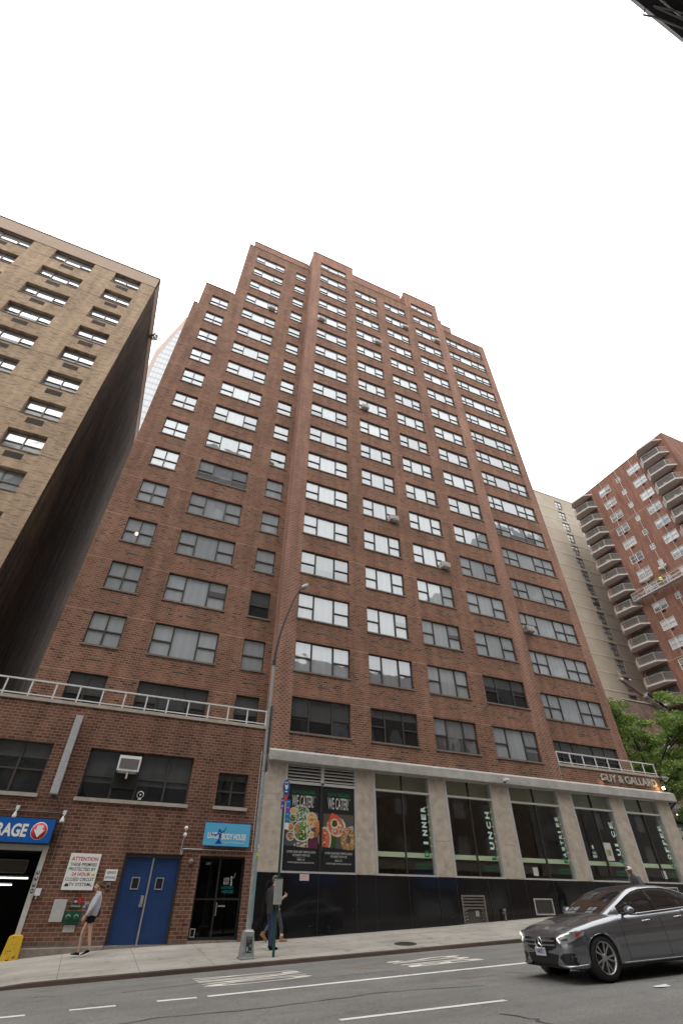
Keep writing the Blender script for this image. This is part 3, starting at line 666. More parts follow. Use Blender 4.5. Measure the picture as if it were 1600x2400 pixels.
# black glazed entrance
m_ = MB(); x0, x1, z0, z1 = 6.28, 7.92, 0.58, 2.84
m_.box(x0, x0+0.06, 0.10, 0.18, z0, z1); m_.box(x1-0.06, x1, 0.10, 0.18, z0, z1); m_.box(x0+0.06, x1-0.06, 0.10, 0.18, z1-0.06, z1); m_.box(x0+0.06, x1-0.06, 0.10, 0.18, z0, z0+0.08)
m_.box(7.02, 7.07, 0.09, 0.18, z0+0.08, z1-0.06); m_.box(x0+0.06, 7.02, 0.11, 0.18, 1.62, 1.66); m_.box(7.07, x1-0.06, 0.11, 0.18, 1.62, 1.68)
m_.obj('entrance_frame', 'black', gar)
glass_mat('entrance_glass', (0.12, 0.12, 0.12), 1.5)
m_ = MB(); m_.quad((x0+0.06, 0.14, z0+0.08), (7.02, 0.14, z0+0.08), (7.02, 0.14, z1-0.06), (x0+0.06, 0.14, z1-0.06)); m_.quad((7.07, 0.14, z0+0.08), (x1-0.06, 0.14, z0+0.08), (x1-0.06, 0.14, z1-0.06), (7.07, 0.14, z1-0.06)); m_.obj('entrance_glass', 'entrance_glass', gar)
m_ = MB(); m_.box(x0, x1, 0.32, 3.0, 0.5, 2.84); m_.obj('entrance_interior', 'garage_inside', gar)
m_ = MB(); m_.box(x0-0.0, x1, 0.0, 0.3, 0.2, 0.58); m_.obj('threshold', 'concrete_base', gar)
m_ = MB(); m_.box(7.16, 7.40, 0.085, 0.09, 1.44, 1.48); m_.tube([(7.10, 0.06, 1.2), (7.10, 0.06, 1.55)], 0.012); m_.obj('handle', 'steel', gar)
simple('teal', (0.01, 0.16, 0.15), 0.5); simple('pale_grey', (0.38, 0.38, 0.36), 0.6)
m_ = MB(); text_mb(m_, 'LUCID BODY', 7.42, 0.138, 1.93, 0.075, 0.44, depth=0.003, bold=0.01); text_mb(m_, 'HOUSE', 7.44, 0.138, 1.81, 0.085, 0.40, depth=0.003, bold=0.02); m_.obj('door_lettering', 'teal', gar)
m_ = MB(); text_mb(m_, '230', 6.62, 0.138, 2.60, 0.07, 0.16, depth=0.003); text_mb(m_, 'LUCID', 7.36, 0.138, 2.16, 0.085, 0.2, depth=0.003, bold=0.02); text_mb(m_, 'BODY', 7.36, 0.138, 2.05, 0.085, 0.2, depth=0.003, bold=0.02)
m_.ball((7.52, 0.13, 2.26), 0.03, 8); m_.tube([(7.52, 0.13, 2.24), (7.54, 0.13, 2.1), (7.53, 0.13, 2.02)], [0.015, 0.025, 0.03], 6); m_.tube([(7.53, 0.13, 2.2), (7.62, 0.13, 2.27), (7.65, 0.13, 2.38)], 0.008, 6)
m_.obj('door_numbers', 'pale_grey', gar)
m_ = MB(); 
for a, b, c, d in ((6.34, 6.5, 0.66, 0.68), (6.34, 6.5, 0.86, 0.88), (6.34, 6.36, 0.68, 0.86), (6.48, 6.5, 0.68, 0.86)): m_.box(a, b, 0.08, 0.1, c, d)
m_.obj('leaning_frame', 'pale_grey', gar)
# small mortar repairs and side strip between the buildings
m_ = MB(); m_.box(8.22, 8.27, -0.03, 0.0, 0.5, 6.4); m_.obj('downpipe', 'grey_frame', gar)

# ================================================================== terrace railings
def railing(xs, label, y=0.10, z0=7.44, z1=8.07, ends=None):
    e = empty('railing', (xs[0], y, z0), label, 'railing', 'white terrace railings')
    for x in xs:
        p = MB(); p.box(x-0.025, x+0.025, y-0.025, y+0.025, z0-0.0, z1-0.05); p.obj('post', 'white_paint', e)
    p = MB(); p.box(xs[0]-0.03, xs[-1]+0.03, y-0.035, y+0.035, z1-0.05, z1); p.obj('top_rail', 'white_paint', e)
    p = MB()
    for i in range(len(xs)-1): p.box(xs[i]+0.025, xs[i+1]-0.025, y-0.018, y+0.018, z0+0.07, z0+0.11)
    p.obj('bottom_rail', 'white_paint', e)
railing([8.17-0.835*i for i in range(18)][::-1], 'white metal railing on the parapet above the garage and blue doors', y=0.02)
railing([24.52+0.926*i for i in range(9)], 'white metal railing above the restaurant name sign', y=0.02, z1=8.05)

# ================================================================== restaurant front at the foot of the tower
shop = empty('restaurant_front', (20, 0, 1.0), 'stone and glass restaurant front with black plinth under the tower', 'shop')
PX = [(8.30, 9.21), (12.42, 13.25), (16.16, 16.96), (19.64, 20.59), (23.80, 24.61), (27.43, 28.24), (31.0, 31.95)]
ZB, ZT = 2.42, 6.12
for (a, b) in PX:
    p = MB(); n = 0
    cuts = [ZB, 3.66, 4.94, ZT+0.05]
    for c, d in zip(cuts, cuts[1:]): p.box(a, b, -0.03, 0.35, c+0.006, d-0.006)
    p.box(a+0.01, b-0.01, -0.022, 0.34, ZB, ZT); p.obj('stone_pier', 'limestone', shop)
# plinth of polished granite, following the pavement
mb = MB(); edges = [8.30]
seams = [8.30, 9.3, 10.80, 12.38, 13.22, 14.7, 16.1, 16.98, 18.6, 19.6, 20.6, 22.2, 23.8, 24.6, 26.0, 27.4, 28.3, 29.6, 31.0, 31.95]
for i, (a, b) in enumerate(zip(seams, seams[1:])):
    pr_ = -0.055 if any(abs((a+b)/2-(p+q_)/2) < 0.55 for p, q_ in PX) else -0.035
    if 16.9 < a < 17.1:   # panel with the big louvre
        for (c, d, e_, g_) in ((a, 17.14, 0.3, ZB), (18.3, b, 0.3, ZB), (17.14, 18.3, 1.86, ZB)): mb.box(c+0.004, d-0.004, pr_, 0.3, e_, g_)
    else: mb.box(a+0.005, b-0.005, pr_, 0.3, 0.0, ZB)
mb.box(8.31, 31.94, -0.02, 0.3, 0.0, ZB-0.01) if False else None
mb.obj('plinth', 'granite', shop)
simple('joint_grey', (0.028, 0.028, 0.028), 0.5); simple('scuff', (0.05, 0.048, 0.045), 0.7)
for x in seams[1:-1]:
    mb = MB(); mb.box(x-0.006, x+0.006, -0.062, -0.03, z_wall(x), ZB-0.01); mb.obj('panel_joint', 'joint_grey', shop)
mb = MB()
for _ in range(60):
    x = random.uniform(8.6, 24); z = z_wall(x)+abs(random.gauss(0, .35))+.03; w_ = random.uniform(.01, .05); h_ = random.uniform(.005, .03)
    if not (17 < x < 18.4 or 20.8 < x < 22): mb.quad((x, -0.0575, z), (x+w_, -0.0575, z+random.uniform(-.01, .01)), (x+w_, -0.0575, z+h_), (x, -0.0575, z+h_))
mb.obj('scuff_marks', 'scuff', shop)
mb = MB(); mb.box(8.31, 17.1, -0.005, 0.28, 0.1, ZB-0.02); mb.box(18.34, 31.94, -0.005, 0.28, 0.1, ZB-0.02); mb.obj('plinth_joints', 'dark_metal', shop)
# cornice: stone band with sloped weathering
mb = MB(); Y0 = -0.30
for a, b in zip([8.42, 13.2, 18.4, 23.5, 28.6], [13.2, 18.4, 23.5, 28.6, 32.35]):
    mb.prism([(0.02, 6.10), (0.02, 6.62), (-0.05, 6.60), (Y0, 6.47), (Y0, 6.12), (Y0+0.04, 6.10)], a+0.003, b-0.003, axis='X')
mb.obj('cornice', 'cornice_stone', shop)
# brick parapet over the right bays, soffit edge
mb = MB(); mb.wall(24.42, 31.95, 6.5, 7.32, -0.0, [], mat=0); mb.quad((31.95, 0, 6.5), (31.95, 0.9, 6.5), (31.95, 0.9, 7.32), (31.95, 0, 7.32)); mb.quad((24.43, 0.0, 7.3), (31.95, 0.0, 7.3), (31.95, WY+8, 7.3), (24.43, WY+8, 7.3), 1)
mb.quad((31.95, 0.9, 6.5), (31.95, 9, 6.5), (31.95, 9, 7.32), (31.95, 0.9, 7.32))
mb.obj('parapet', ['tower_brick', 'roof_tar'], shop)
mb = MB(); mb.box(24.44, 32.0, -0.04, 0.26, 7.32, 7.44); mb.box(24.42, 24.445, -0.012, -0.002, 6.6, 7.32); mb.obj('coping', 'coping_stone', shop)
# side wall and roof slab of the shop
mb = MB(); mb.quad((31.95, 0.35, 0.5), (31.95, 9, 0.5), (31.95, 9, 6.5), (31.95, 0.35, 6.5)); mb.obj('side_wall', 'limestone', shop)
# bays: frames, glass
glass_mat('shop_glass', (0.82, 0.87, 0.80), 1.9)
bays = [(PX[i][1], PX[i+1][0]) for i in range(6)]
for i, (a, b) in enumerate(bays):
    m_ = MB(); fw = 0.13
    m_.box(a, a+fw, -0.015, 0.22, ZB, ZT); m_.box(b-0.05, b, -0.015, 0.22, ZB, ZT); m_.box(a+fw, b-0.05, -0.03, 0.22, ZB, ZB+0.06)
    m_.box(a+fw, b-0.05, 0.02, 0.2, 5.38, 5.46); m_.box(a+fw, b-0.05, 0.02, 0.2, ZT-0.05, ZT)
    m_.box(a+0.03, a+0.10, -0.03, -0.015, ZB, ZT)
    m_.obj('window_frame', 'aluminium', shop)
    cx = (a+fw+b)/2-0.02
    if i == 0: continue
    m_ = MB(); m_.box(cx-0.02, cx+0.02, 0.05, 0.16, ZB+0.06, 5.38); m_.box(cx-0.02, cx+0.02, 0.05, 0.16, 5.46, ZT-0.05); m_.obj('mullion', 'bronze_frame', shop)
    m_ = MB(); 
    for (p, q_) in ((a+fw, cx-0.02), (cx+0.02, b-0.05)):
        for (c, d) in ((ZB+0.06, 5.38), (5.46, ZT-0.05)): m_.quad((p, 0.114, c), (q_, 0.114, c), (q_, 0.114, d), (p, 0.114, d))
    m_.obj('shop_window', 'shop_glass', shop)
# interior: floor, back wall, ceiling soffit, pale counter band, globes
simple('shop_wall', (0.13, 0.12, 0.10), 0.8, noise=0.3, nscale=0.9); simple('shop_ceiling', (0.36, 0.34, 0.27), 0.8); simple('counter_band', (0.72, 0.78, 0.62), 0.6)
simple('shop_dark', (0.03, 0.03, 0.028), 0.7)
m_ = MB(); m_.quad((13, 6, 1), (32, 6, 1), (32, 6, 6.3), (13, 6, 6.3), 0); m_.box(13, 31.9, 0.36, 6, 1.2, 1.3, 0); m_.box(13, 31.9, 1.2, 6, 6.2, 6.3, 1); m_.box(12.9, 13.0, 0.36, 6, 1.2, 6.3, 0); m_.box(31.86, 31.9, 0.36, 6, 1.2, 6.3, 0)
m_.obj('interior', ['shop_wall', 'shop_ceiling'], shop)
m_ = MB(); m_.box(13.3, 31.0, 0.36, 0.40, 5.50, 6.12); m_.obj('ceiling_bulkhead', 'shop_ceiling', shop)
m_ = MB()
for (a, b) in bays[1:]: m_.box(a+0.0, b, 0.30, 0.34, 3.07, 3.24)
m_.obj('counter_band', 'counter_band', shop)
m_ = MB()
for (a, b) in bays[1:]:
    for k in range(2):
        x = a+0.6+k*1.1; m_.box(x, x+0.7, 0.7, 1.3, 2.35, 2.39); m_.tube([(x+0.35, 1.0, 1.3), (x+0.35, 1.0, 2.35)], 0.03, 8)
        m_.box(x-0.25, x+0.1, 0.8, 1.15, 1.9, 1.94); m_.box(x-0.25, x-0.22, 0.8, 1.15, 1.94, 2.75)
        for dx in (-0.23, 0.08): m_.tube([(x+dx, 0.82, 1.3), (x+dx, 0.82, 1.9)], 0.015, 6)
m_.obj('tables_and_chairs', 'shop_dark', shop)
# hanging globes along the glass, dim lit
simple('globe_lamp', (0.6, 0.55, 0.4), 0.4, emit=((1.0, 0.8, 0.45), 0.06))
for bi, (a, b) in enumerate(bays[1:]):
    m_ = MB(); x = b-0.085
    for k in range(7): m_.ball((x+0.015*(k % 2), 0.20, 3.20+k*0.29), 0.04, 8)
    m_.tube([(x, 0.20, 3.1), (x+0.01, 0.20, 6.0)], 0.005, 5)
    tag(m_.obj('globe_string', 'globe_lamp', None), 'string of small round lamps behind the glass beside the letters %s' % ['INNER', 'UNCH', 'ASTRIES', 'UICE', 'OFFEE'][bi], 'string lights', 'strings of round lamps inside the restaurant')
# vertical window words
simple('mint', (0.50, 0.68, 0.60), 0.6); simple('green_vinyl', (0.006, 0.15, 0.06), 0.5)
words = [('D', 'INNER', 3.52, 4.99), ('L', 'UNCH', 3.44, 5.00), ('P', 'ASTRIES', 3.30, 4.98), ('J', 'UICE', 3.46, 4.98), ('C', 'OFFEE', 3.42, 4.96)]
for (a, b), (c0, wd, z0, z1) in zip(bays[1:], words):
    m_ = MB(); xr = b-0.27
    n = len(wd); step = (z1-z0)/n
    for k, chn in enumerate(wd):
        hgt = 0.24 if n < 6 else 0.19
        text_mb(m_, chn, xr, 0.10, z0+step*k+step*0.08, hgt, step*(0.30 if chn == 'I' else 0.72), axis='Y', depth=0.004, rot=PI/2, align='LEFT', bold=0.045)
    m_.obj('window_lettering', 'mint', shop)
    m_ = MB(); m_.box(xr-0.27, xr+0.03, 0.098, 0.10, 3.05, 3.33); m2 = MB(); text_mb(m2, c0, xr-0.02, 0.098, 3.09, 0.20, 0.2, axis='Y', depth=0.003, rot=PI/2, align='LEFT', bold=0.04)
    m_ = MB(); text_mb(m_, c0, xr, 0.10, 3.08, 0.24, 0.24, axis='Y', depth=0.004, rot=PI/2, align='LEFT', bold=0.06)
    m_.obj('green_initial', 'green_vinyl', shop)
    m_ = MB(); text_mb(m_, 'CATERING', xr-0.36, 0.104, 2.80, 0.07, 0.66, depth=0.003, bold=0.02); text_mb(m_, 'FRESH FOOD', xr-0.36, 0.104, 2.69, 0.06, 0.66, depth=0.003, bold=0.01); m_.obj('green_strip', 'green_vinyl', shop)
# louvre over the posters
a, b = bays[0]; m_ = MB()
for (p, q_) in ((9.36, 10.82), (10.95, 12.36)):
    for k in range(5):
        z = 5.50+k*0.122; m_.add([(p, 0.0, z), (q_, 0.0, z), (q_, 0.0, z+0.035), (p, 0.0, z+0.035), (p, 0.12, z+0.10), (q_, 0.12, z+0.10), (q_, 0.12, z+0.07), (p, 0.12, z+0.07)], [(0, 1, 2, 3), (3, 2, 4+1, 4), (0, 7, 6, 1)])
m_.box(10.82, 10.95, -0.02, 0.2, 5.38, ZT); m_.box(9.36, 12.36, -0.02, 0.2, 5.36, 5.46)
m_.obj('louvre', 'aluminium', shop)
m_ = MB(); m_.box(9.34, 12.38, 0.2, 0.3, ZB, ZT); m_.obj('backing', 'black', shop)

# ------------------------------------------------------------------ posters
cols_ = {'p_black': (0.012, 0.013, 0.016), 'p_wood': (0.10, 0.07, 0.05), 'p_white': (0.50, 0.49, 0.46), 'p_green': (0.04, 0.14, 0.02), 'p_lime': (0.17, 0.28, 0.04), 'p_dgreen': (0.025, 0.07, 0.015),
         'p_orange': (0.48, 0.13, 0.05), 'p_yellow': (0.50, 0.34, 0.07), 'p_brown': (0.28, 0.12, 0.05), 'p_bagel': (0.33, 0.17, 0.06), 'p_red': (0.5, 0.08, 0.04), 'p_slate': (0.07, 0.075, 0.08), 'p_logo': (0.012, 0.16, 0.05), 'p_cream': (0.55, 0.48, 0.36), 'p_grey': (0.33, 0.34, 0.35), 'p_purple': (0.10, 0.02, 0.05)}
for k, c in cols_.items(): simple(k, c, 0.35)
CK = list(cols_)
class Art:
    """flat printed artwork laid in sheets 1 mm apart"""
    def __init__(s, x0, z0, y): s.mb = MB(); s.x0 = x0; s.z0 = z0; s.y = y; s.k = 0
    def poly(s, pts, c): s.k += 1; y = s.y-0.0007*s.k; s.mb.add([(s.x0+p, y, s.z0+q_) for p, q_ in pts], [tuple(range(len(pts)))], CK.index(c))
    def disc(s, x, z, rx, rz, c, n=22, jit=0.0): s.poly([(x+rx*math.cos(2*PI*i/n)*(1+random.uniform(-jit, jit)), z+rz*math.sin(2*PI*i/n)*(1+random.uniform(-jit, jit))) for i in range(n)], c)
    def specks(s, x, z, rx, rz, cs, n, r):
        s.k += 1; y = s.y-0.0007*s.k
        for _ in range(n):
            a = random.uniform(0, 2*PI); q_ = math.sqrt(random.random()); cx, cz = x+rx*q_*math.cos(a), z+rz*q_*math.sin(a); rr = r*random.uniform(0.5, 1.3); y -= 0.0000012
            m = random.choice([4, 5, 6]); a0 = random.random()*6; el = random.uniform(0.5, 1)
            s.mb.add([(s.x0+cx+rr*math.cos(a0+2*PI*i/m), y, s.z0+cz+rr*el*math.sin(a0+2*PI*i/m)) for i in range(m)], [tuple(range(m))], CK.index(random.choice(cs)))
    def ring(s, x, z, r0, r1, c, n=24, sx=1.0):
        s.k += 1; y = s.y-0.0007*s.k; vs = []
        for i in range(n):
            for r in (r0, r1): vs.append((s.x0+x+r*sx*math.cos(2*PI*i/n), y, s.z0+z+r*math.sin(2*PI*i/n)))
        s.mb.add(vs, [(2*i, 2*i+1, (2*i+3) % (2*n), (2*i+2) % (2*n)) for i in range(n)], CK.index(c))
    def text(s, t, x, z, h, w, c, bold=0.0): s.k += 1; text_mb(s.mb, t, s.x0+x, s.y-0.0007*s.k, s.z0+z, h, w, CK.index(c), depth=0.0, bold=bold)
def poster(x0, w, label, kind):
    e = empty('poster', (x0, 0.0, 2.5), label, 'poster', 'catering posters')
    b = MB(); b.box(x0, x0+w, 0.03, 0.05, 2.49, 5.35); b.obj('board', 'p_black', e)
    A = Art(x0, 2.54, 0.029); H = 2.86
    A.poly([(0.02, 0.62), (w-0.02, 0.62), (w-0.02, 1.85), (0.02, 1.85)], 'p_wood')
    A.poly([(0.02, 0.62), (w-0.02, 0.62), (w-0.02, 0.85), (0.02, 0.98)], 'p_slate')
    if kind == 0:
        A.poly([(0.9, 0.7), (w-0.02, 0.6), (w-0.02, 1.15), (0.95, 1.1)], 'p_purple')
        A.disc(0.62, 1.78, 0.40, 0.32, 'p_grey'); A.specks(0.62, 1.78, 0.34, 0.27, ['p_green', 'p_dgreen', 'p_white', 'p_lime'], 220, 0.035)
        A.disc(1.10, 1.60, 0.24, 0.27, 'p_white'); A.disc(1.10, 1.60, 0.20, 0.235, 'p_yellow', jit=0.05); A.specks(1.10, 1.6, 0.19, 0.22, ['p_yellow', 'p_cream', 'p_orange'], 120, 0.03)
        A.disc(0.30, 1.86, 0.15, 0.13, 'p_white'); A.disc(0.30, 1.86, 0.12, 0.10, 'p_yellow')
        A.disc(0.28, 1.62, 0.17, 0.15, 'p_white'); A.disc(0.28, 1.62, 0.14, 0.12, 'p_dgreen'); A.specks(0.28, 1.62, 0.13, 0.11, ['p_cream', 'p_lime', 'p_black'], 50, 0.025)
        A.disc(0.70, 1.20, 0.38, 0.36, 'p_white'); A.disc(0.70, 1.20, 0.32, 0.30, 'p_dgreen'); A.specks(0.70, 1.22, 0.31, 0.28, ['p_lime', 'p_green', 'p_green', 'p_dgreen', 'p_cream'], 260, 0.04)
        A.disc(0.50, 1.26, 0.09, 0.17, 'p_bagel'); A.disc(0.90, 1.26, 0.05, 0.12, 'p_cream')
        A.disc(0.20, 1.32, 0.16, 0.14, 'p_white'); A.disc(0.20, 1.32, 0.13, 0.11, 'p_orange'); A.specks(0.2, 1.32, 0.12, 0.1, ['p_red', 'p_yellow', 'p_brown'], 50, 0.025)
        A.disc(0.22, 1.02, 0.17, 0.15, 'p_white'); A.disc(0.22, 1.02, 0.14, 0.12, 'p_brown'); A.specks(0.22, 1.02, 0.13, 0.11, ['p_bagel', 'p_dgreen', 'p_cream'], 70, 0.02)
        A.disc(1.36, 1.38, 0.10, 0.22, 'p_orange'); A.specks(1.36, 1.38, 0.09, 0.2, ['p_yellow', 'p_orange'], 30, 0.03)
        A.disc(1.10, 1.10, 0.12, 0.12, 'p_white'); A.disc(1.10, 1.10, 0.08, 0.08, 'p_yellow'); A.disc(1.28, 1.12, 0.10, 0.10, 'p_brown')
        A.poly([(0.35, 0.62), (0.95, 0.62), (0.95, 0.84), (0.42, 0.84)], 'p_wood'); A.specks(0.65, 0.74, 0.25, 0.1, ['p_cream', 'p_grey', 'p_wood'], 25, 0.05)
        A.poly([(0.93, 0.6), (0.96, 0.6), (0.93, 1.15), (0.9, 1.15)], 'p_cream')
    else:
        A.disc(0.60, 1.42, 0.42, 0.34, 'p_white', jit=0.04); A.disc(0.58, 1.44, 0.36, 0.32, 'p_orange', jit=0.08); A.specks(0.55, 1.45, 0.33, 0.3, ['p_orange', 'p_red', 'p_orange', 'p_cream'], 90, 0.05)
        A.poly([(0.25, 1.62), (0.40, 1.9), (0.7, 1.8), (0.75, 1.6)], 'p_red')
        A.poly([(0.8, 1.35), (w-0.03, 1.5), (w-0.03, 1.2), (0.9, 1.1)], 'p_grey'); A.poly([(0.75, 1.85), (w-0.03, 1.6), (w-0.03, 1.45), (0.95, 1.6)], 'p_slate')
        A.ring(0.52, 1.52, 0.135, 0.175, 'p_cream'); A.disc(0.52, 1.52, 0.11, 0.11, 'p_dgreen'); A.ring(0.56, 1.26, 0.125, 0.16, 'p_cream')
        A.disc(0.10, 0.98, 0.28, 0.42, 'p_white'); A.disc(0.08, 0.96, 0.24, 0.38, 'p_orange'); A.specks(0.1, 0.95, 0.08, 0.3, ['p_red', 'p_purple', 'p_cream'], 40, 0.04)
        A.poly([(0.38, 0.66), (0.56, 0.66), (0.6, 1.05), (0.40, 1.08)], 'p_dgreen')
        A.disc(1.12, 1.0, 0.34, 0.42, 'p_bagel'); A.specks(1.12, 1.0, 0.31, 0.38, ['p_brown', 'p_bagel', 'p_cream', 'p_black', 'p_yellow'], 420, 0.022); A.disc(1.14, 1.02, 0.08, 0.15, 'p_slate')
        A.poly([(0.02, 0.55), (w-0.02, 0.55), (w-0.02, 0.66), (0.02, 0.7)], 'p_black')
    A.z0 = 2.49
    A.poly([(0.0, 0.0), (w, 0.0), (w, 0.70), (0.0, 0.78)], 'p_black')
    A.text('GUY & GALLARD', w*0.5, 2.53, 0.12, w*0.72, 'p_logo', 0.012)
    A.text('WE CATER!', w*0.48, 2.06, 0.42, w*0.66, 'p_white', 0.01)
    A.text('c', w*0.86, 2.42, 0.05, 0.05, 'p_white')
    A.text('CATER YOUR NEXT OFFICE LUNCH', w*0.5, 0.55, 0.07, w*0.84, 'p_white', 0.01); A.text('OR EVENT WITH US!', w*0.5, 0.445, 0.07, w*0.5, 'p_white', 0.01)
    A.poly([(w*0.38, 0.405), (w*0.62, 0.405), (w*0.62, 0.41), (w*0.38, 0.41)], 'p_grey')
    A.text('EMAIL US:', w*0.5, 0.32, 0.055, w*0.22, 'p_white', 0.01); A.text('CATERING@GUYANDGALLARD.COM', w*0.5, 0.22, 0.06, w*0.76, 'p_white', 0.008)
    A.mb.obj('print', [MATS[k] for k in CK], e)
poster(9.38, 1.40, 'WE CATER poster with green salad bowls, the left of the two', 0)
poster(10.95, 1.40, 'WE CATER poster with smoked salmon and a bagel, the right of the two', 1)
m_ = MB(); m_.box(10.80, 10.93, 0.0, 0.06, 2.49, 5.36); m_.obj('centre_mullion', 'black', shop)

# ------------------------------------------------------------------ name sign with its two lit lamps
simple('letter_metal', (0.42, 0.40, 0.36), 0.5, 0.2)
m_ = MB(); text_mb(m_, 'GUY & GALLARD', 29.34, -0.06, 6.80, 0.38, 4.25, depth=0.05, bold=0.015)
tag(m_.obj('name_sign', 'letter_metal'), 'raised pale letters GUY & GALLARD on the brick above the cornice', 'sign')
simple('lit_lamp', (1, 1, 1), 0.5, emit=((1.0, 0.82, 0.55), 14.0)); simple('cable_grey', (0.3, 0.3, 0.3), 0.6)
for x, lb in ((27.22, 'small black spotlight lighting the first letter G of the name sign'), (31.75, 'small bright spotlight at the right end of the name sign')):
    e = empty('spotlight', (x, -0.2, 6.62), lb, 'lamp', 'spotlights at the name sign')
    b = MB(); b.box(x-0.07, x+0.07, -0.34, -0.22, 6.66, 6.80) ; b.tube([(x, -0.28, 6.66), (x, -0.2, 6.56)], 0.015); b.obj('housing', 'black', e, bevel=0.01)
    b = MB(); b.box(x-0.055, x+0.055, -0.218, -0.212, 6.675, 6.785) if x < 30 else b.box(x-0.09, x-0.072, -0.34, -0.2, 6.67, 6.8); b.obj('lens', 'lit_lamp', e)
    ld = bpy.data.lights.new('spotlight_glow', 'SPOT'); ld.energy = 11; ld.color = (1.0, 0.72, 0.38); ld.spot_size = rad(110); ld.shadow_soft_size = 0.04
    lo = bpy.data.objects.new('spotlight_glow', ld); COL.objects.link(lo); lo.parent = e
    lo.location = (0.02 if x < 30 else -0.16, -0.10, 0.12)
    d = Vector((0.25, 1.0, 0.25)) if x < 30 else Vector((-0.5, 0.8, 0.1)); lo.rotation_euler = d.to_track_quat('-Z', 'Y').to_euler()
# security camera on the cornice
e = empty('security_camera', (20.36, -0.32, 6.3), 'white security camera fixed under the edge of the stone cornice', 'camera')
b = MB(); b.box(20.24, 20.32, -0.40, -0.30, 6.2, 6.34); b.tube([(20.34, -0.34, 6.3), (20.52, -0.46, 6.26)], 0.045, 10); b.tube([(20.3, -0.36, 6.3), (20.34, -0.36, 6.3)], 0.02); b.obj('body', 'white_paint', e); 
b = MB(); b.lathe([(0.05, 0), (0.048, -0.04), (0.03, -0.07), (0.001, -0.08)], (20.28, -0.36, 6.2)); b.obj('dome', 'dark_glass', e)
# vents and fittings in the plinth
def grille(x0, x1, z0, z1, label, n, mat='vent_metal', y=-0.035, dark='black', border=0.05):
    e = empty('vent_grille', (x0, y, z0), label, 'vent', 'metal vent grilles in the plinth')
    b = MB(); B = border
    b.box(x0, x1, y-0.025, y, z1-B, z1); b.box(x0, x1, y-0.025, y, z0, z0+B); b.box(x0, x0+B, y-0.025, y, z0+B, z1-B); b.box(x1-B, x1, y-0.025, y, z0+B, z1-B); b.obj('frame', mat, e)
    b = MB(); dz = (z1-z0-2*B)/n
    for k in range(n): b.box(x0+B, x1-B, y-0.012, y-0.004, z0+B+dz*(k+0.1), z0+B+dz*(k+0.62))
    b.obj('slats', 'vent_dark', e)
    b = MB(); b.box(x0+B, x1-B, y-0.003, y+0.25, z0+B, z1-B); b.obj('backing', dark, e)
simple('vent_light', (0.42, 0.39, 0.35), 0.6, 0.2, noise=0.3, nscale=14); simple('vent_dark', (0.06, 0.055, 0.05), 0.7, noise=0.3, nscale=9)
grille(20.88, 21.92, 1.22, 1.78, 'square framed vent in the black plinth left of the grey car', 7, 'vent_light')
grille(29.21, 30.17, 1.95, 2.29, 'wide slatted vent in the plinth, farthest right', 6, 'vent_light')
e = empty('utility_hatch', (17.14, -0.04, 0.95), 'tall rusty louvred hatch in the black plinth with a stuck paper note', 'hatch')
b = MB(); b.box(17.14, 17.20, -0.06, 0.1, 0.8, 1.86); b.box(18.24, 18.30, -0.06, 0.1, 0.8, 1.86); b.box(17.20, 18.24, -0.06, 0.1, 1.80, 1.86); b.obj('frame', 'vent_metal', e)
b = MB(); b.box(17.2, 18.24, 0.02, 0.1, 0.8, 1.8); 
for k in range(4): b.box(17.2, 18.24, -0.04, 0.02, 1.42+k*0.1, 1.46+k*0.1, 1)
for k in range(5): b.tube([(17.24, -0.02, 0.95+k*0.1), (17.36, -0.03, 1.0+k*0.1)], 0.02, 6, 1); b.tube([(18.08, -0.03, 1.0+k*0.1), (18.2, -0.02, 0.95+k*0.1)], 0.02, 6, 1)
b.obj('louvre', ['vent_dark', 'vent_metal'], e)
b = MB(); b.box(17.78, 17.94, -0.008, 0.015, 1.18, 1.36); b.obj('paper_note', 'p_grey', e)
e = empty('standpipe', (19.12, -0.15, 1.0), 'short rusty standpipe beside the black plinth', 'pipe')
b = MB(); b.tube([(19.12, -0.18, 0.9), (19.12, -0.18, 1.36)], 0.035, 10); b.lathe([(0.001, 0.1), (0.05, 0.09), (0.06, 0.04), (0.05, 0)], (19.12, -0.18, 1.33)); b.tube([(19.12, -0.18, 1.28), (19.12, -0.03, 1.28)], 0.025, 8); b.obj('pipe', 'vent_metal', e)
def paper(x0, x1, z0, z1, y, label, mat='p_white', name='paper_notice', extra=None, cat='notice'):
    e = empty(name, (x0, y, z0), label, cat)
    b = MB(); b.box(x0, x1, y-0.004, y, z0, z1); b.obj('sheet', mat, e)
    if extra: extra(e, x0, x1, z0, z1, y-0.0045)
    return e
def lines(nrow, mat='p_grey', x_in=0.1):
    def f(e, x0, x1, z0, z1, y):
        b = MB(); w_ = x1-x0; h = z1-z0
        for k in range(nrow): z = z1-h*(0.12+0.8*k/nrow); b.quad((x0+w_*x_in, y, z-h*0.03), (x1-w_*x_in*random.uniform(1, 2.5), y, z-h*0.03), (x1-w_*x_in, y, z), (x0+w_*x_in, y, z))
        b.obj('print', mat, e)
    return f
simple('notice_pink', (0.55, 0.42, 0.40), 0.6); simple('rust_red', (0.30, 0.09, 0.07), 0.6)
paper(10.05, 10.42, 2.20, 2.40, -0.037, 'small pink notice on the plinth under the salad poster', 'notice_pink', extra=lines(3, 'rust_red'))
paper(21.32, 21.60, 2.58, 2.88, 0.105, 'white paper notice low in the window with the letters ASTRIES', extra=lines(5))
paper(29.62, 29.92, 2.62, 2.95, 0.105, 'white paper notice low in the window with the letters OFFEE', extra=lines(5))
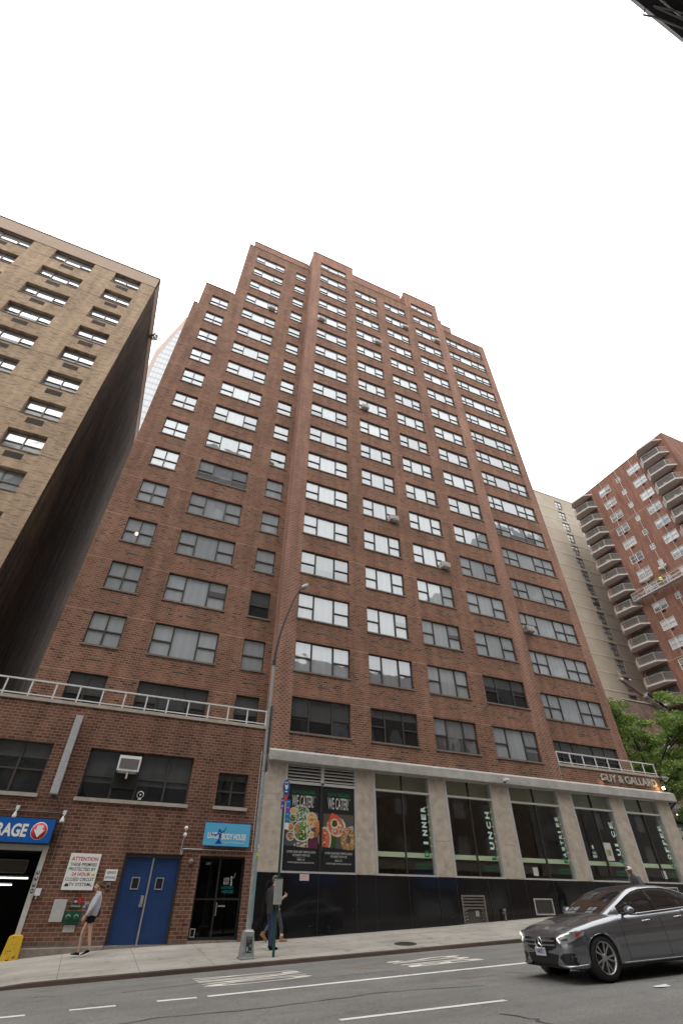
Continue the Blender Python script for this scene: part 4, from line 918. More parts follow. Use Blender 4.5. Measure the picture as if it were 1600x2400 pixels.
def juice(e, x0, x1, z0, z1, y):
    b = MB(); b.box(x0+0.1, x1-0.1, y-0.002, y, z0+0.14, z1-0.2, 0); b.box(x0+0.12, x0+0.2, y-0.004, y-0.002, z0+0.18, z1-0.26, 1); b.box(x0+0.24, x0+0.32, y-0.004, y-0.002, z0+0.2, z1-0.3, 2); b.box(x0+0.34, x0+0.4, y-0.004, y-0.002, z0+0.18, z1-0.28, 3); b.obj('print', ['p_cream', 'p_lime', 'p_green', 'p_brown'], e)
paper(26.10, 26.62, 3.27, 4.00, 0.105, 'white juice poster with green bottles in the window beside the letters UICE', extra=juice, cat='poster', name='juice_poster')
e = empty('window_sticker', (25.2, 0.1, 3.4), 'white lettering COLD BREW on the glass left of the juice poster', 'sticker')
b = MB(); text_mb(b, 'COLD', 25.38, 0.10, 3.50, 0.10, 0.26, depth=0.004, bold=0.03); text_mb(b, 'BREW', 25.38, 0.10, 3.36, 0.10, 0.28, depth=0.004, bold=0.03); b.box(25.32, 25.42, 0.096, 0.10, 3.72, 3.86); b.obj('lettering', 'mint', e)

# ================================================================== fittings on the garage building
simple('sign_blue', (0.005, 0.09, 0.36), 0.35); simple('sign_white', (0.72, 0.72, 0.70), 0.5); simple('sign_red', (0.50, 0.015, 0.02), 0.4)
simple('lucid_blue', (0.09, 0.38, 0.60), 0.4); simple('lucid_dark', (0.01, 0.045, 0.26), 0.4); simple('sign_yellow', (0.6, 0.5, 0.05), 0.5)
e = empty('garage_sign', (-1, -0.15, 3.3), 'long blue sign with white letters GARAGE and a red arrow disc', 'sign')
b = MB(); b.box(-4.2, 1.36, -0.22, -0.02, 2.95, 3.68); b.obj('box', 'black', e)
b = MB(); b.box(-4.15, 1.33, -0.232, -0.22, 2.99, 3.64); b.obj('face', 'sign_blue', e)
b = MB(); text_mb(b, 'GARAGE', 0.59, -0.236, 3.13, 0.36, 1.42, align='RIGHT', depth=0.004, bold=0.035); b.obj('lettering', 'sign_white', e)
b = MB(); b.lathe([(0.001, -0.236), (0.24, -0.236), (0.24, -0.232)], (0.93, 0, 3.31), 'Y', 28, 1); b.lathe([(0.001, -0.240), (0.225, -0.240), (0.225, -0.236)], (0.93, 0, 3.31), 'Y', 28, 0)
b.add([(0.93+p, -0.243, 3.31+q_) for p, q_ in ((-0.09, 0.15), (0.09, 0.15), (0.09, 0.03), (0.16, 0.03), (0, -0.18), (-0.16, 0.03), (-0.09, 0.03))], [(0, 6, 5, 4, 3, 2, 1)], 1)
b.obj('arrow_disc', ['sign_red', 'sign_white'], e)
b = MB(); b.tube([(1.38, -0.18, 3.0), (1.52, -0.01, 2.75)], 0.012, 6); b.box(1.38, 1.46, -0.08, 0, 3.1, 3.26); b.obj('bracket', 'dark_metal', e)
def sign(name, x0, x1, z0, z1, label, mat='sign_white', y=-0.03, t=0.02):
    e = empty(name, (x0, y, z0), label, 'sign'); b = MB(); b.box(x0, x1, y-t, y, z0, z1); b.obj('panel', mat, e); return e
e = sign('warning_sign', 2.08, 3.01, 1.83, 2.78, 'white ATTENTION sign about the 24 hour TV system, left of the blue doors')
b = MB(); 
for t, z, h, wd, m in (('ATTENTION', 2.58, 0.105, 0.80, 1), ('THESE PREMISES', 2.445, 0.085, 0.80, 0), ('PROTECTED BY', 2.32, 0.085, 0.80, 0), ('24 HOUR', 2.19, 0.09, 0.55, 1), ('CLOSED CIRCUIT', 2.06, 0.085, 0.84, 0), ('TV SYSTEM', 1.93, 0.085, 0.62, 0)):
    text_mb(b, t, 2.545 + (0.03 if t == 'TV SYSTEM' else 0), -0.052, z, h, wd, m, depth=0.002, bold=0.014 if m else 0.006)
b.obj('lettering', ['ink_black', 'sign_red'], e)
b = MB(); b.add([(2.14+p, -0.0525, 1.92+q_) for p, q_ in ((0, 0), (0.13, 0), (0.12, 0.06), (0.07, 0.08), (0.02, 0.06))], [(0, 1, 2, 3, 4)], 0); b.obj('sticker', 'ink_black', e); b = MB(); b.add([(2.90, -0.0525, 1.93), (2.95, -0.0525, 1.93), (2.92, -0.0525, 1.98)], [(0, 1, 2)], 0); b.obj('sticker', 'ink_black', e); b = MB(); b.box(2.86, 2.96, -0.054, -0.052, 2.20, 2.25, 1)
b.obj('sticker', ['ink_black', 'sign_yellow'], e)
e = sign('service_sign', 3.27, 3.64, 2.08, 2.38, 'small white SERVICE ENTRANCE sign beside the blue doors')
b = MB(); text_mb(b, 'SERVICE', 3.455, -0.052, 2.26, 0.07, 0.27, depth=0.002, bold=0.0); text_mb(b, 'ENTRANCE', 3.455, -0.052, 2.13, 0.07, 0.31, depth=0.002, bold=0.0); b.obj('lettering', 'ink_black', e)
e = empty('intercom', (3.45, 0, 1.95), 'small grey intercom box under the SERVICE ENTRANCE sign', 'intercom')
b = MB(); b.box(3.39, 3.52, -0.05, 0, 1.87, 2.05); b.box(3.41, 3.50, -0.055, -0.05, 1.90, 1.97, 1); b.obj('box', ['vent_metal', 'black'], e)
e = sign('studio_sign', 6.27, 7.96, 3.14, 3.83, 'light blue LUCID BODY HOUSE sign over the black glass doors', 'lucid_blue', -0.06, 0.08)
b = MB(); b.box(6.25, 7.98, -0.13, -0.06, 3.12, 3.14); b.box(6.25, 7.98, -0.13, -0.06, 3.83, 3.85); b.obj('edge', 'lucid_dark', e)
b = MB(); text_mb(b, 'LUCID', 6.64, -0.144, 3.35, 0.19, 0.48, depth=0.003, bold=0.03); b.obj('lettering', 'sign_white', e); b = MB(); text_mb(b, 'BODY HOUSE', 7.37, -0.144, 3.33, 0.19, 0.90, depth=0.003, bold=0.03); b.obj('lettering', 'sign_white', e); b = MB(); text_mb(b, 'Home Of The Physical Actor', 7.40, -0.144, 3.215, 0.06, 0.82, depth=0.002, shear=0.2); b.obj('small_lettering', 'sign_white', e)
b = MB(); Y = -0.148; cx = 6.83
def strip2(pts, ws):
    L = []; Rr = []
    for i, (p, q_) in enumerate(pts):
        a = pts[max(i-1, 0)]; c = pts[min(i+1, len(pts)-1)]; d = Vector((c[0]-a[0], c[1]-a[1])).normalized(); w_ = ws[i]/2
        L.append((cx+p-d.y*w_, Y, q_+d.x*w_)); Rr.append((cx+p+d.y*w_, Y, q_-d.x*w_))
    n = len(pts); b.add(L+Rr, [(i, i+1, n+i+1, n+i) for i in range(n-1)])
b.add([(cx-0.13, Y, 3.20), (cx+0.12, Y, 3.20), (cx+0.02, Y, 3.32), (cx-0.04, Y, 3.32)], [(0, 1, 2, 3)])
strip2([(-0.01, 3.31), (0.02, 3.42), (-0.01, 3.52)], [0.05, 0.07, 0.08]); b.lathe([(0.001, Y), (0.045, Y-0.002), (0.05, Y)], (cx-0.02, 0, 3.60), 'Y', 14)
strip2([(0.02, 3.54), (0.12, 3.57), (0.19, 3.66), (0.20, 3.75)], [0.04, 0.035, 0.03, 0.012]); strip2([(-0.03, 3.53), (-0.12, 3.46), (-0.25, 3.46), (-0.33, 3.52)], [0.05, 0.035, 0.035, 0.015])
b.obj('dancer_emblem', 'lucid_dark', e)
# grey meter panel, green siamese plate, plates
e = empty('meter_panel', (2.18, 0, 1.3), 'flat grey metal panel on the brick near the garage entrance', 'panel')
b = MB(); b.box(2.0, 2.37, -0.05, 0, 1.06, 1.60); b.obj('door', 'aluminium', e, bevel=0.005)
simple('siamese_green', (0.008, 0.075, 0.035), 0.4, noise=0.2, nscale=15)
e = empty('fire_connection', (2.63, 0, 1.2), 'dark green double hose connection with GARAGE plate on the brick wall', 'hose connection')
b = MB(); b.box(2.40, 2.87, -0.06, 0, 1.0, 1.32); b.lathe([(0.001, -0.14), (0.075, -0.14), (0.085, -0.10), (0.07, -0.06), (0.07, 0)], (2.52, 0, 1.17), 'Y', 16); b.lathe([(0.001, -0.14), (0.075, -0.14), (0.085, -0.10), (0.07, -0.06), (0.07, 0)], (2.75, 0, 1.17), 'Y', 16); b.obj('body', 'siamese_green', e)
for x in (2.52, 2.75):
    b = MB(); b.tube([(x+0.05*math.cos(a*PI/6), -0.145, 1.18+0.045*math.sin(a*PI/6)) for a in range(7)], 0.007, 5); b.obj('chain', 'pale_grey', e)
b = MB(); b.box(2.50, 2.80, -0.03, 0, 1.40, 1.48, 0); text_mb(b, 'GARAGE', 2.65, -0.032, 1.415, 0.05, 0.26, 1, depth=0.003, bold=0.02); b.obj('plate', ['siamese_green', 'pale_grey'], e)
b = MB(); b.box(2.55, 2.66, -0.02, 0, 1.50, 1.62, 0); b.box(2.68, 2.78, -0.02, 0, 1.50, 1.66, 1); b.box(2.57, 2.66, -0.03, -0.02, 1.52, 1.58, 2); b.obj('sticker', ['ink_black', 'sign_red', 'pale_grey'], e)
b = MB(); b.box(2.47, 2.80, -0.012, 0, 0.82, 0.99); b.obj('blank_plate', 'frame_cream', e)
e = empty('junction_box', (1.47, 0, 1.8), 'white junction box on the frame of the garage entrance', 'box')
b = MB(); b.box(1.38, 1.54, -0.12, 0, 1.68, 1.86); b.tube([(1.46, -0.06, 1.6), (1.46, -0.06, 1.7)], 0.02); b.obj('box', 'white_paint', e, bevel=0.01)
# blank banner box sign, vertical
simple('old_white', (0.36, 0.36, 0.37), 0.5, noise=0.15, nscale=8, bump=0.1)
e = empty('blank_box_sign', (0.95, -0.3, 4.3), 'tall narrow blank white box sign sticking out from the upper brick wall', 'sign')
b = MB(); b.box(0.86, 1.10, -0.34, -0.04, 4.36, 6.90); b.obj('box', 'old_white', e, bevel=0.012)
b = MB(); b.box(1.06, 1.105, -0.345, -0.30, 4.5, 6.8); simple('rust_streak', (0.30, 0.16, 0.13), 0.8, noise=0.4, nscale=10); b = MB()
for k in range(14):
    z = random.uniform(4.5, 6.5); b.quad((1.1015, random.uniform(-0.3, -0.2), z), (1.1015, -0.1, z), (1.1015, -0.1, z+0.2), (1.1015, -0.28, z+0.25))
b.obj('rust', 'rust_streak', e)
b = MB(); b.tube([(0.98, -0.1, 4.36), (0.98, -0.02, 4.3)], 0.02); b.tube([(1.05, -0.1, 4.36), (1.2, -0.04, 4.15), (1.3, -0.03, 3.95), (1.32, -0.03, 3.88)], 0.012, 6); b.obj('cable', 'dark_metal', e)
# conduits and small lamps
e = empty('conduit', (1.3, 0, 3.85), 'thin metal conduit along the brick above the garage sign, turning down beside it', 'conduit', )
b = MB(); b.tube([(-4, -0.03, 3.84), (1.36, -0.03, 3.86)], 0.014, 6); b.tube([(1.36, -0.03, 3.86), (1.58, -0.03, 3.80), (1.55, -0.03, 2.6), (1.56, -0.03, 2.45)], 0.014, 6); b.obj('pipe', 'vent_metal', e)
e = empty('conduit', (6, 0, 3.0), 'thin metal conduit above the black glass doors, rising between the two buildings', 'conduit')
b = MB(); b.tube([(5.60, -0.03, 2.84), (5.62, -0.03, 3.02), (8.12, -0.03, 3.02), (8.13, -0.03, 6.45)], 0.015, 6); b.obj('pipe', 'aluminium', e)
for x, z, lb in ((0.06, 3.72, 'white floodlight on the conduit above the letters GARAGE'), (1.50, 3.66, 'white floodlight at the upper right corner of the garage sign')):
    e = empty('floodlight', (x, -0.1, z), lb, 'lamp', 'floodlights over the garage sign')
    b = MB(); b.tube([(x+0.02, -0.03, z+0.16), (x, -0.16, z+0.10)], 0.02); b.lathe([(0.02, 0.10), (0.035, 0.06), (0.07, -0.03), (0.075, -0.07), (0.05, -0.085), (0.001, -0.09)], (x, -0.18, z)); b.box(x-0.05, x+0.05, -0.08, 0, z+0.16, z+0.28); b.obj('lamp_head', 'white_paint', e)
e = empty('globe_light', (5.58, 0, 3.2), 'pair of small white globe lamps on a conduit beside the light blue sign', 'lamp')
for z in (3.42, 3.62):
    b = MB(); b.ball((5.60, -0.12, z), 0.065, 10); b.obj('globe', 'sign_white', e)
b = MB(); b.tube([(5.56, -0.03, 2.86), (5.58, -0.03, 3.3), (5.60, -0.1, 3.38), (5.60, -0.12, 3.6)], 0.012, 6); b.obj('stem', 'aluminium', e)
e = empty('bell', (5.97, 0, 2.66), 'small round grey bell on the brick between the two doors', 'bell')
b = MB(); b.lathe([(0.001, -0.10), (0.05, -0.09), (0.085, -0.05), (0.09, 0)], (5.98, 0, 2.66), 'Y', 18); b.obj('dome', 'vent_metal', e)
# large AC through the garage building window
simple('ac_blue', (0.05, 0.18, 0.33), 0.5)
e = empty('air_conditioner', (2.8, 0, 5.3), 'pale blue and white air conditioner above the blue doors, in the garage building window', 'air conditioner', 'window air conditioners')
b = MB(); b.box(2.74, 3.50, -0.36, 0.12, 5.22, 5.72); b.box(2.735, 2.80, -0.30, 0.1, 5.215, 5.71, 1); b.box(3.44, 3.505, -0.30, 0.1, 5.215, 5.71, 1); b.box(2.80, 3.44, -0.375, -0.36, 5.29, 5.62, 2)
for i in range(16): b.box(2.81, 3.43, -0.382, -0.375, 5.30+i*0.02, 5.31+i*0.02, 2)
b.obj('housing', ['sign_white', 'ac_blue', 'ac_grille'], e); 
b = MB(); b.box(3.1, 3.16, -0.34, -0.28, 4.98, 5.22); b.box(3.08, 3.18, -0.3, 0.1, 5.19, 5.22); b.obj('bracket', 'frame_cream', e)
e = empty('box_fan', (3.75, 0.2, 4.42), 'small white fan standing behind the garage building window pane', 'fan')
b = MB(); b.lathe([(0.10, 0.10), (0.12, 0.105), (0.12, 0.14), (0.10, 0.145)], (3.78, 0, 4.58), 'Y', 18); b.lathe([(0.001, 0.11), (0.03, 0.11), (0.03, 0.14)], (3.78, 0, 4.58), 'Y', 10); b.box(3.72, 3.84, 0.08, 0.14, 4.42, 4.46); b.obj('fan', 'sign_white', e)
# yellow bollard
simple('bollard_yellow', (0.58, 0.36, 0.02), 0.55, noise=0.12, nscale=10); simple('chipped', (0.08, 0.06, 0.05), 0.8)
e = empty('bollard', (1.25, -0.15, 0.2), 'chipped yellow concrete bollard at the corner of the garage entrance', 'bollard')
b = MB(); b.prism([(1.02, 0.10), (1.50, 0.12), (1.47, 0.72), (1.42, 0.78), (1.16, 0.78), (1.10, 0.74)], -0.26, 0.05, 'Y'); b.obj('post', 'bollard_yellow', e, bevel=0.02)
b = MB()
for _ in range(16):
    cx, cz = random.uniform(1.12, 1.42), random.choice([random.uniform(0.18, 0.3), random.uniform(0.2, 0.75)]); r = random.uniform(0.008, 0.025)
    b.add([(cx+r*random.uniform(0.6, 1.3)*math.cos(k*PI/3), -0.2625, cz+r*random.uniform(0.6, 1.3)*math.sin(k*PI/3)) for k in range(6)], [tuple(range(6))])
b.obj('chips', 'chipped', e)

# ================================================================== tan building on the left
TYp = 1.75
tan = empty('tan_building', (-4.4, TYp, 7.4), 'tan brick apartment building with a long dark blank side wall, at the left', 'building')
def thz(k): return 40.98 - FH*k
tc_ = [(-7.48, -5.50, '2'), (-11.85, -9.05, '3'), (-16.4, -13.40, '3')]
th = [(a, b, thz(k)-1.42, thz(k)) for a, b, _ in tc_ for k in range(0, 12)]
mb = MB(); mb.wall(-30, -4.42, 7.3, 40.98, TYp, th, depth=0.32); mb.obj('front_wall', 'tan_brick', tan)
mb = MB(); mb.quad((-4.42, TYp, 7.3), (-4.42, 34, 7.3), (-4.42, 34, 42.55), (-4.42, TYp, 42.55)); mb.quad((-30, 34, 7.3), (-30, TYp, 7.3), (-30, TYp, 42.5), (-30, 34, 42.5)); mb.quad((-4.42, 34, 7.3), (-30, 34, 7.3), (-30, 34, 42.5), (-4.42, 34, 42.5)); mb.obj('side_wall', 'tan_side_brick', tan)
mb = MB(); mb.box(-30, -4.42, TYp-0.03, TYp+0.3, 41.0, 42.5); mb.box(-4.72, -4.40, TYp+0.3, 34, 41.0, 42.5); mb.obj('parapet', 'tan_parapet', tan)
mb = MB(); mb.box(-30, -4.36, TYp-0.07, TYp+0.35, 42.5, 42.58); mb.box(-4.75, -4.36, TYp+0.35, 34, 42.5, 42.58); mb.box(-30, -4.42, TYp-0.01, TYp+0.1, 40.97, 41.0); mb.obj('coping', 'sill_stone', tan)
mb = MB(); mb.quad((-30, TYp, 41.9), (-4.5, TYp, 41.9), (-4.5, 34, 41.9), (-30, 34, 41.9)); mb.obj('roof', 'roof_tar', tan)
mb = MB(); mb.box(-29.8, -4.6, TYp+0.5, 33.8, 7.4, 41.8); mb.obj('inner_core', 'black', tan)
mb = MB()
for k in range(0, 12):
    z = thz(k)-1.42
    for (a, b) in ((-30, -16.4), (-13.4, -11.85), (-9.05, -7.48), (-5.5, -4.43)): mb.box(a, b, TYp-0.006, TYp, z-0.02, z+0.015)
mb.obj('shelf_angle', 'sill_stone', tan)
tpro = {}
for a, b, kd in tc_:
    w_ = round(b-a, 2); fm, p = window_frame_mesh(w_, 1.42, kd, 'grey_frame'); pm = p.mesh('pane', 'pane_tan'); 
    l = MB(); l.box(0.36, 1.24, 0.0, 0.01, -0.68, -0.24) 
    for i in range(14): l.box(0.36, 1.24, -0.012, 0.0, -0.67+i*0.031, -0.66+i*0.031)
    lm_ = l.mesh('louvre', 'vent_brick'); s = MB(); s.box(-0.02, w_+0.02, -0.04, 0.12, -0.05, 0.0); sm = s.mesh('sill', 'sill_stone')
    for k in range(12):
        wnd = child('window', fm, tan, (a+4.4, 0.16, thz(k)-1.42-7.4)); child('pane', pm, wnd); child('louvre', lm_, wnd, (0.15 if kd == '2' else 0.55, -0.16, 0)); child('sill', sm, wnd, (0, -0.16, 0))
# roof terrace plants
def leaf_cloud(mb, c, rx, ry, rz, n, size, mats=(0,)):
    for _ in range(n):
        while True:
            p = Vector((random.uniform(-1, 1), random.uniform(-1, 1), random.uniform(-1, 1)))
            if p.length <= 1: break
        p = p*(0.55+0.45*random.random())
        P = Vector((c[0]+p.x*rx, c[1]+p.y*ry, c[2]+p.z*rz)); a = Vector((random.gauss(0, 1), random.gauss(0, 1), random.gauss(0, 0.7))).normalized(); b_ = a.cross(Vector((random.gauss(0, 1), random.gauss(0, 1), random.gauss(0, 1)))).normalized()
        s_ = size*random.uniform(0.6, 1.3); mb.add([P-a*s_, P+b_*s_*0.42, P+a*s_, P-b_*s_*0.42], [(0, 1, 2, 3)], random.choice(mats))
def leaf_mat(name, c1, c2, c3):
    m, t, b = new_mat(name); g = t.nodes.new('ShaderNodeNewGeometry'); r = t.nodes.new('ShaderNodeValToRGB'); t.links.new(g.outputs['Random Per Island'], r.inputs[0])
    e = r.color_ramp.elements; e[0].color = (*c1, 1); e[1].color = (*c3, 1); k = e.new(0.55); k.color = (*c2, 1)
    t.links.new(r.outputs[0], b.inputs['Base Color']); b.inputs['Roughness'].default_value = 0.55
    tl = t.nodes.new('ShaderNodeBsdfTranslucent'); t.links.new(r.outputs[0], tl.inputs[0]); mx = t.nodes.new('ShaderNodeMixShader'); mx.inputs[0].default_value = 0.35
    o = t.nodes['Material Output']; t.links.new(b.outputs[0], mx.inputs[1]); t.links.new(tl.outputs[0], mx.inputs[2]); t.links.new(mx.outputs[0], o.inputs[0]); return m
leaf_mat('leaves', (0.08, 0.15, 0.035), (0.16, 0.26, 0.055), (0.34, 0.38, 0.08)); leaf_mat('dry_leaves', (0.06, 0.06, 0.035), (0.10, 0.10, 0.06), (0.16, 0.15, 0.10)); simple('bark', (0.055, 0.045, 0.038), 0.9, noise=0.3, nscale=6, bump=0.3)
for i, (x, y, z, r, lb) in enumerate([(-5.6, 2.2, 42.7, 0.5, 'sparse shrub on the roof edge of the tan building, at the front corner'), (-4.05, 6.6, 41.3, 0.42, 'dry leafy shrub hanging out over the side wall of the tan building')]):
    e = empty('shrub', (x, y, z-0.3), lb, 'plant', 'roof plants of the tan building')
    b = MB(); leaf_cloud(b, (x, y, z), r*1.3, r, r*0.6 if i == 0 else r*1.5, 260, 0.09); b.obj('foliage', 'dry_leaves', e)
    b = MB()
    for k in range(7): b.tube([(x-0.45 if i else x, y, z-0.4), (x+random.uniform(-r, r), y+random.uniform(-r, r), z+random.uniform(-0.2, r))], 0.012, 4)
    b.obj('stems', 'bark', e)

# ================================================================== pink-edged tower far behind
simple('pink_stone', (0.50, 0.40, 0.35), 0.8); 
m, t, b_ = new_mat('curtain_wall'); g = t.nodes.new('ShaderNodeNewGeometry'); mp = t.nodes.new('ShaderNodeSeparateXYZ'); t.links.new(g.outputs['Position'], mp.inputs[0])
fz = math_n(t, 'LESS_THAN', math_n(t, 'FRACT', math_n(t, 'DIVIDE', mp.outputs[2], 1.9)), 0.3); fx2 = math_n(t, 'LESS_THAN', math_n(t, 'FRACT', math_n(t, 'DIVIDE', mp.outputs[0], 0.75)), 0.14)
t.links.new(mixc(t, math_n(t, 'MAXIMUM', fz, fx2), (0.50, 0.53, 0.57), (0.38, 0.38, 0.40)), b_.inputs['Base Color']); b_.inputs['Roughness'].default_value = 0.5
e = empty('glass_tower', (0, 50, 0), 'distant tower with a glass front and pink stone edges, between the tan and red buildings', 'building')
b = MB(); b.add([(-12.7, 50, 0), (6, 50, 0), (6, 50, 117), (-9.6, 50, 117), (-9.9, 50, 114.5), (-12.7, 50, 99)], [(0, 1, 2, 3, 4, 5)], 0)
b.add([(-12.7, 50, 0), (-12.7, 50, 99), (-9.9, 50, 114.5), (-9.6, 50, 117), (-9.6, 75, 117), (-9.9, 75, 114.5), (-12.7, 75, 99), (-12.7, 75, 0)], [(1, 0, 7, 6), (2, 1, 6, 5), (3, 2, 5, 4)], 0); b.obj('wall', 'pink_stone', e)
b = MB(); b.add([(-11.8, 49.9, 0), (5, 49.9, 0), (5, 49.9, 112), (-9.7, 49.9, 110.5), (-11.8, 49.9, 97)], [(0, 1, 2, 3, 4)]); b.obj('glazing', 'curtain_wall', e)

# ================================================================== pale building on the right, far
PY = 27.13
pale = empty('pale_building', (62, PY, 2), 'pale tan apartment building with thin white floor lines, behind the balconies', 'building')
ph = [(a, b, 45.3+FH*k-1.6, 45.3+FH*k) for a, b in ((70.15, 71.85), (75.0, 76.6)) for k in range(-13, 8)]
mb = MB(); mb.wall(56, 84, 1.5, 65.65, PY, ph, depth=0.2); mb.quad((56, 45, 1.5), (56, PY, 1.5), (56, PY, 65.65), (56, 45, 65.65)); mb.obj('wall', 'pale_brick', pale)
mb = MB(); mb.box(56, 84, PY-0.06, PY+0.3, 65.65, 65.8); mb.quad((56, PY, 65.6), (84, PY, 65.6), (84, 45, 65.6), (56, 45, 65.6)); mb.obj('coping', 'coping_stone', pale)
mb = MB(); mb.box(56.3, 83.7, PY+0.4, 44, 1.5, 65.4); mb.obj('inner_core', 'black', pale)
simple('pale_line', (0.55, 0.50, 0.43), 0.8)
for k in range(-13, 8):
    mb = MB(); mb.box(56, 84, PY-0.04, PY, 42.72+FH*k, 42.84+FH*k); mb.obj('floor_line', 'pale_line', pale)
simple('white_reveal', (0.6, 0.58, 0.54), 0.7)
for wd in (1.7, 1.6):
    fm, p = window_frame_mesh(wd, 1.6, '2', 'bronze_frame'); pm = p.mesh('pane', 'pane_tower'); l = MB(); l.box(wd/2-0.5, wd/2+0.5, -0.08, 0.05, -0.5, -0.12); lm_ = l.mesh('air_conditioner_sleeve', 'vent_brick')
    for (a, b, c, d) in ph:
        if abs((b-a)-wd) < 0.01:
            wnd = child('window', fm, pale, (a-62, 0.02, c-2)); child('pane', pm, wnd); child('sleeve', lm_, wnd)

# ================================================================== red building with balconies, right
RX = 67.8
red = empty('balcony_building', (RX, 11, 2), 'orange-red brick apartment building with stacks of faceted balconies, at the right edge', 'building')
rh = []; NW = 20
for k in range(NW):
    z = 57.3-FH*k
    rh += [(14.55, 16.70, z-1.42, z), (12.35, 13.10, z-1.05, z-0.1), (8.68, 10.85, z-1.42, z)]
rb = [(18.15, 21.6, 57.62-FH*k-2.35, 57.62-FH*k-0.25) for k in range(NW)] + [(4.9, 7.9, 57.62-FH*k-2.35, 57.62-FH*k-0.25) for k in range(NW)]
mb = MB(); mb.wall(3.5, 22.0, 2.0, 58.75, RX, rh+rb, depth=0.15, axis='X')
mb.quad((RX, 3.5, 2), (RX+20, 3.5, 2), (RX+20, 3.5, 58.75), (RX, 3.5, 58.75)); mb.quad((RX+20, 22, 2), (RX, 22, 2), (RX, 22, 58.75), (RX+20, 22, 58.75)); mb.obj('wall', 'orange_brick', red)
mb = MB(); mb.quad((RX, 3.5, 58.7), (RX+20, 3.5, 58.7), (RX+20, 22, 58.7), (RX, 22, 58.7)); mb.obj('roof', 'roof_tar', red)
mb = MB(); mb.box(RX-0.05, RX+0.3, 3.45, 22.05, 58.75, 58.85); mb.box(RX+0.3, RX+20, 3.45, 3.8, 58.75, 58.85); mb.obj('coping', 'coping_stone', red)
mb = MB(); mb.box(RX+0.30, RX+19.7, 3.8, 21.8, 2, 58.5); mb.obj('inner_core', 'black', red)
mb = MB()
for z in (57.3-FH*3+0.2, 57.3-FH*7+0.2, 57.3-FH*11+0.2): mb.box(RX-0.012, RX, 3.5, 18, z, z+0.07)
mb.obj('floor_line', 'tan_parapet', red)
def rwin(w_, h, kd):
    f = MB(); p = MB(); B = 0.09; xs = [0, w_/2, w_] if kd == 2 else [0, w_]
    f.box(0, w_, 0.02, 0.12, h-B, h); f.box(0, w_, 0.02, 0.12, 0, B); f.box(0, B, 0.02, 0.12, B, h-B); f.box(w_-B, w_, 0.02, 0.12, B, h-B)
    if kd == 2: f.box(w_/2-0.05, w_/2+0.05, 0.02, 0.12, B, h-B)
    for a, b in zip(xs, xs[1:]): f.box(a+0.05, b-0.05, 0.05, 0.12, h*0.5-0.03, h*0.5+0.03); p.quad((a+.05, 0.11, B), (b-.05, 0.11, B), (b-.05, 0.11, h*0.5), (a+.05, 0.11, h*0.5)); p.quad((a+.05, 0.10, h*0.5), (b-.05, 0.10, h*0.5), (b-.05, 0.10, h-B), (a+.05, 0.10, h-B))
    return f.mesh('window', 'white_frame'), p.mesh('pane', 'pane_red')
W2 = rwin(2.15, 1.42, 2); W1 = rwin(0.75, 0.95, 1); W3 = rwin(2.17, 1.42, 2)
l = MB(); l.box(0.95, 1.55, 0.0, 0.02, -0.42, -0.06); slv = l.mesh('sleeve', 'vent_dark')
n_w = 0
for (a, b, c, d) in rh:
    fm, pm = W1 if b-a < 1 else (W2 if a > 12 else W3); n_w += 1
    wnd = child('window', fm, red, (0, b-11, c-2), (0, 0, -PI/2)); child('pane', pm, wnd)
    if b-a > 1: child('sleeve', slv, wnd)
simple('rail_pale', (0.38, 0.35, 0.32), 0.5, 0.2)
def balcony(y0, y1):
    """a faceted slab with railing; local origin at the wall, z=0 top of slab; y along the wall, -x outwards"""
    P = [(0, y0), (-1.25, y0+0.75), (-1.55, y0+3.3*(y1-y0)/4.2), (-0.55, y1), (0, y1)]
    s = MB(); s.prism(P, -0.22, 0.0, 'Z')
    r = MB(); Q = [(-0.06, y0+0.08)] + [(p[0]+0.06, p[1]) for p in P[1:4]] + [(-0.06, y1-0.03)]
    for (a, b) in zip(Q, Q[1:]):
        r.tube([(a[0], a[1], 1.05), (b[0], b[1], 1.05)], 0.035, 5, cap=False); r.tube([(a[0], a[1], 0.1), (b[0], b[1], 0.1)], 0.02, 4, cap=False)
        d = math.hypot(b[0]-a[0], b[1]-a[1]); n = max(1, int(d/0.16))
        for i in range(n): 
            t_ = i/n; r.box(lerp(a[0], b[0], t_)-0.012, lerp(a[0], b[0], t_)+0.012, lerp(a[1], b[1], t_)-0.012, lerp(a[1], b[1], t_)+0.012, 0.1, 1.05)
        r.box(b[0]-0.035, b[0]+0.035, b[1]-0.035, b[1]+0.035, 0, 1.08)
    g = MB(); g.quad((0.12, y0+0.3, 0.05), (0.12, y1-0.4, 0.05), (0.12, y1-0.4, 2.2), (0.12, y0+0.3, 2.2)); g.box(0.06, 0.12, (y0+y1)/2-0.04, (y0+y1)/2+0.04, 0.05, 2.2, 1); g.box(0.06, 0.12, y0+0.25, y1-0.3, 2.15, 2.3, 1)
    return s.mesh('balcony', 'soffit'), r.mesh('railing', 'rail_pale'), g.mesh('glass_door', ['balcony_dark', 'bronze_frame'])
for (y0, y1, n) in ((17.95, 22.1, 17), (3.95, 8.15, 13)):
    s, r, g = balcony(y0, y1)
    for k in range(n):
        o = child('balcony', s, red, (0, -11, 57.85-FH*k-2))
        if k: child('railing', r, o)
        if k: child('glass_door', g, o)
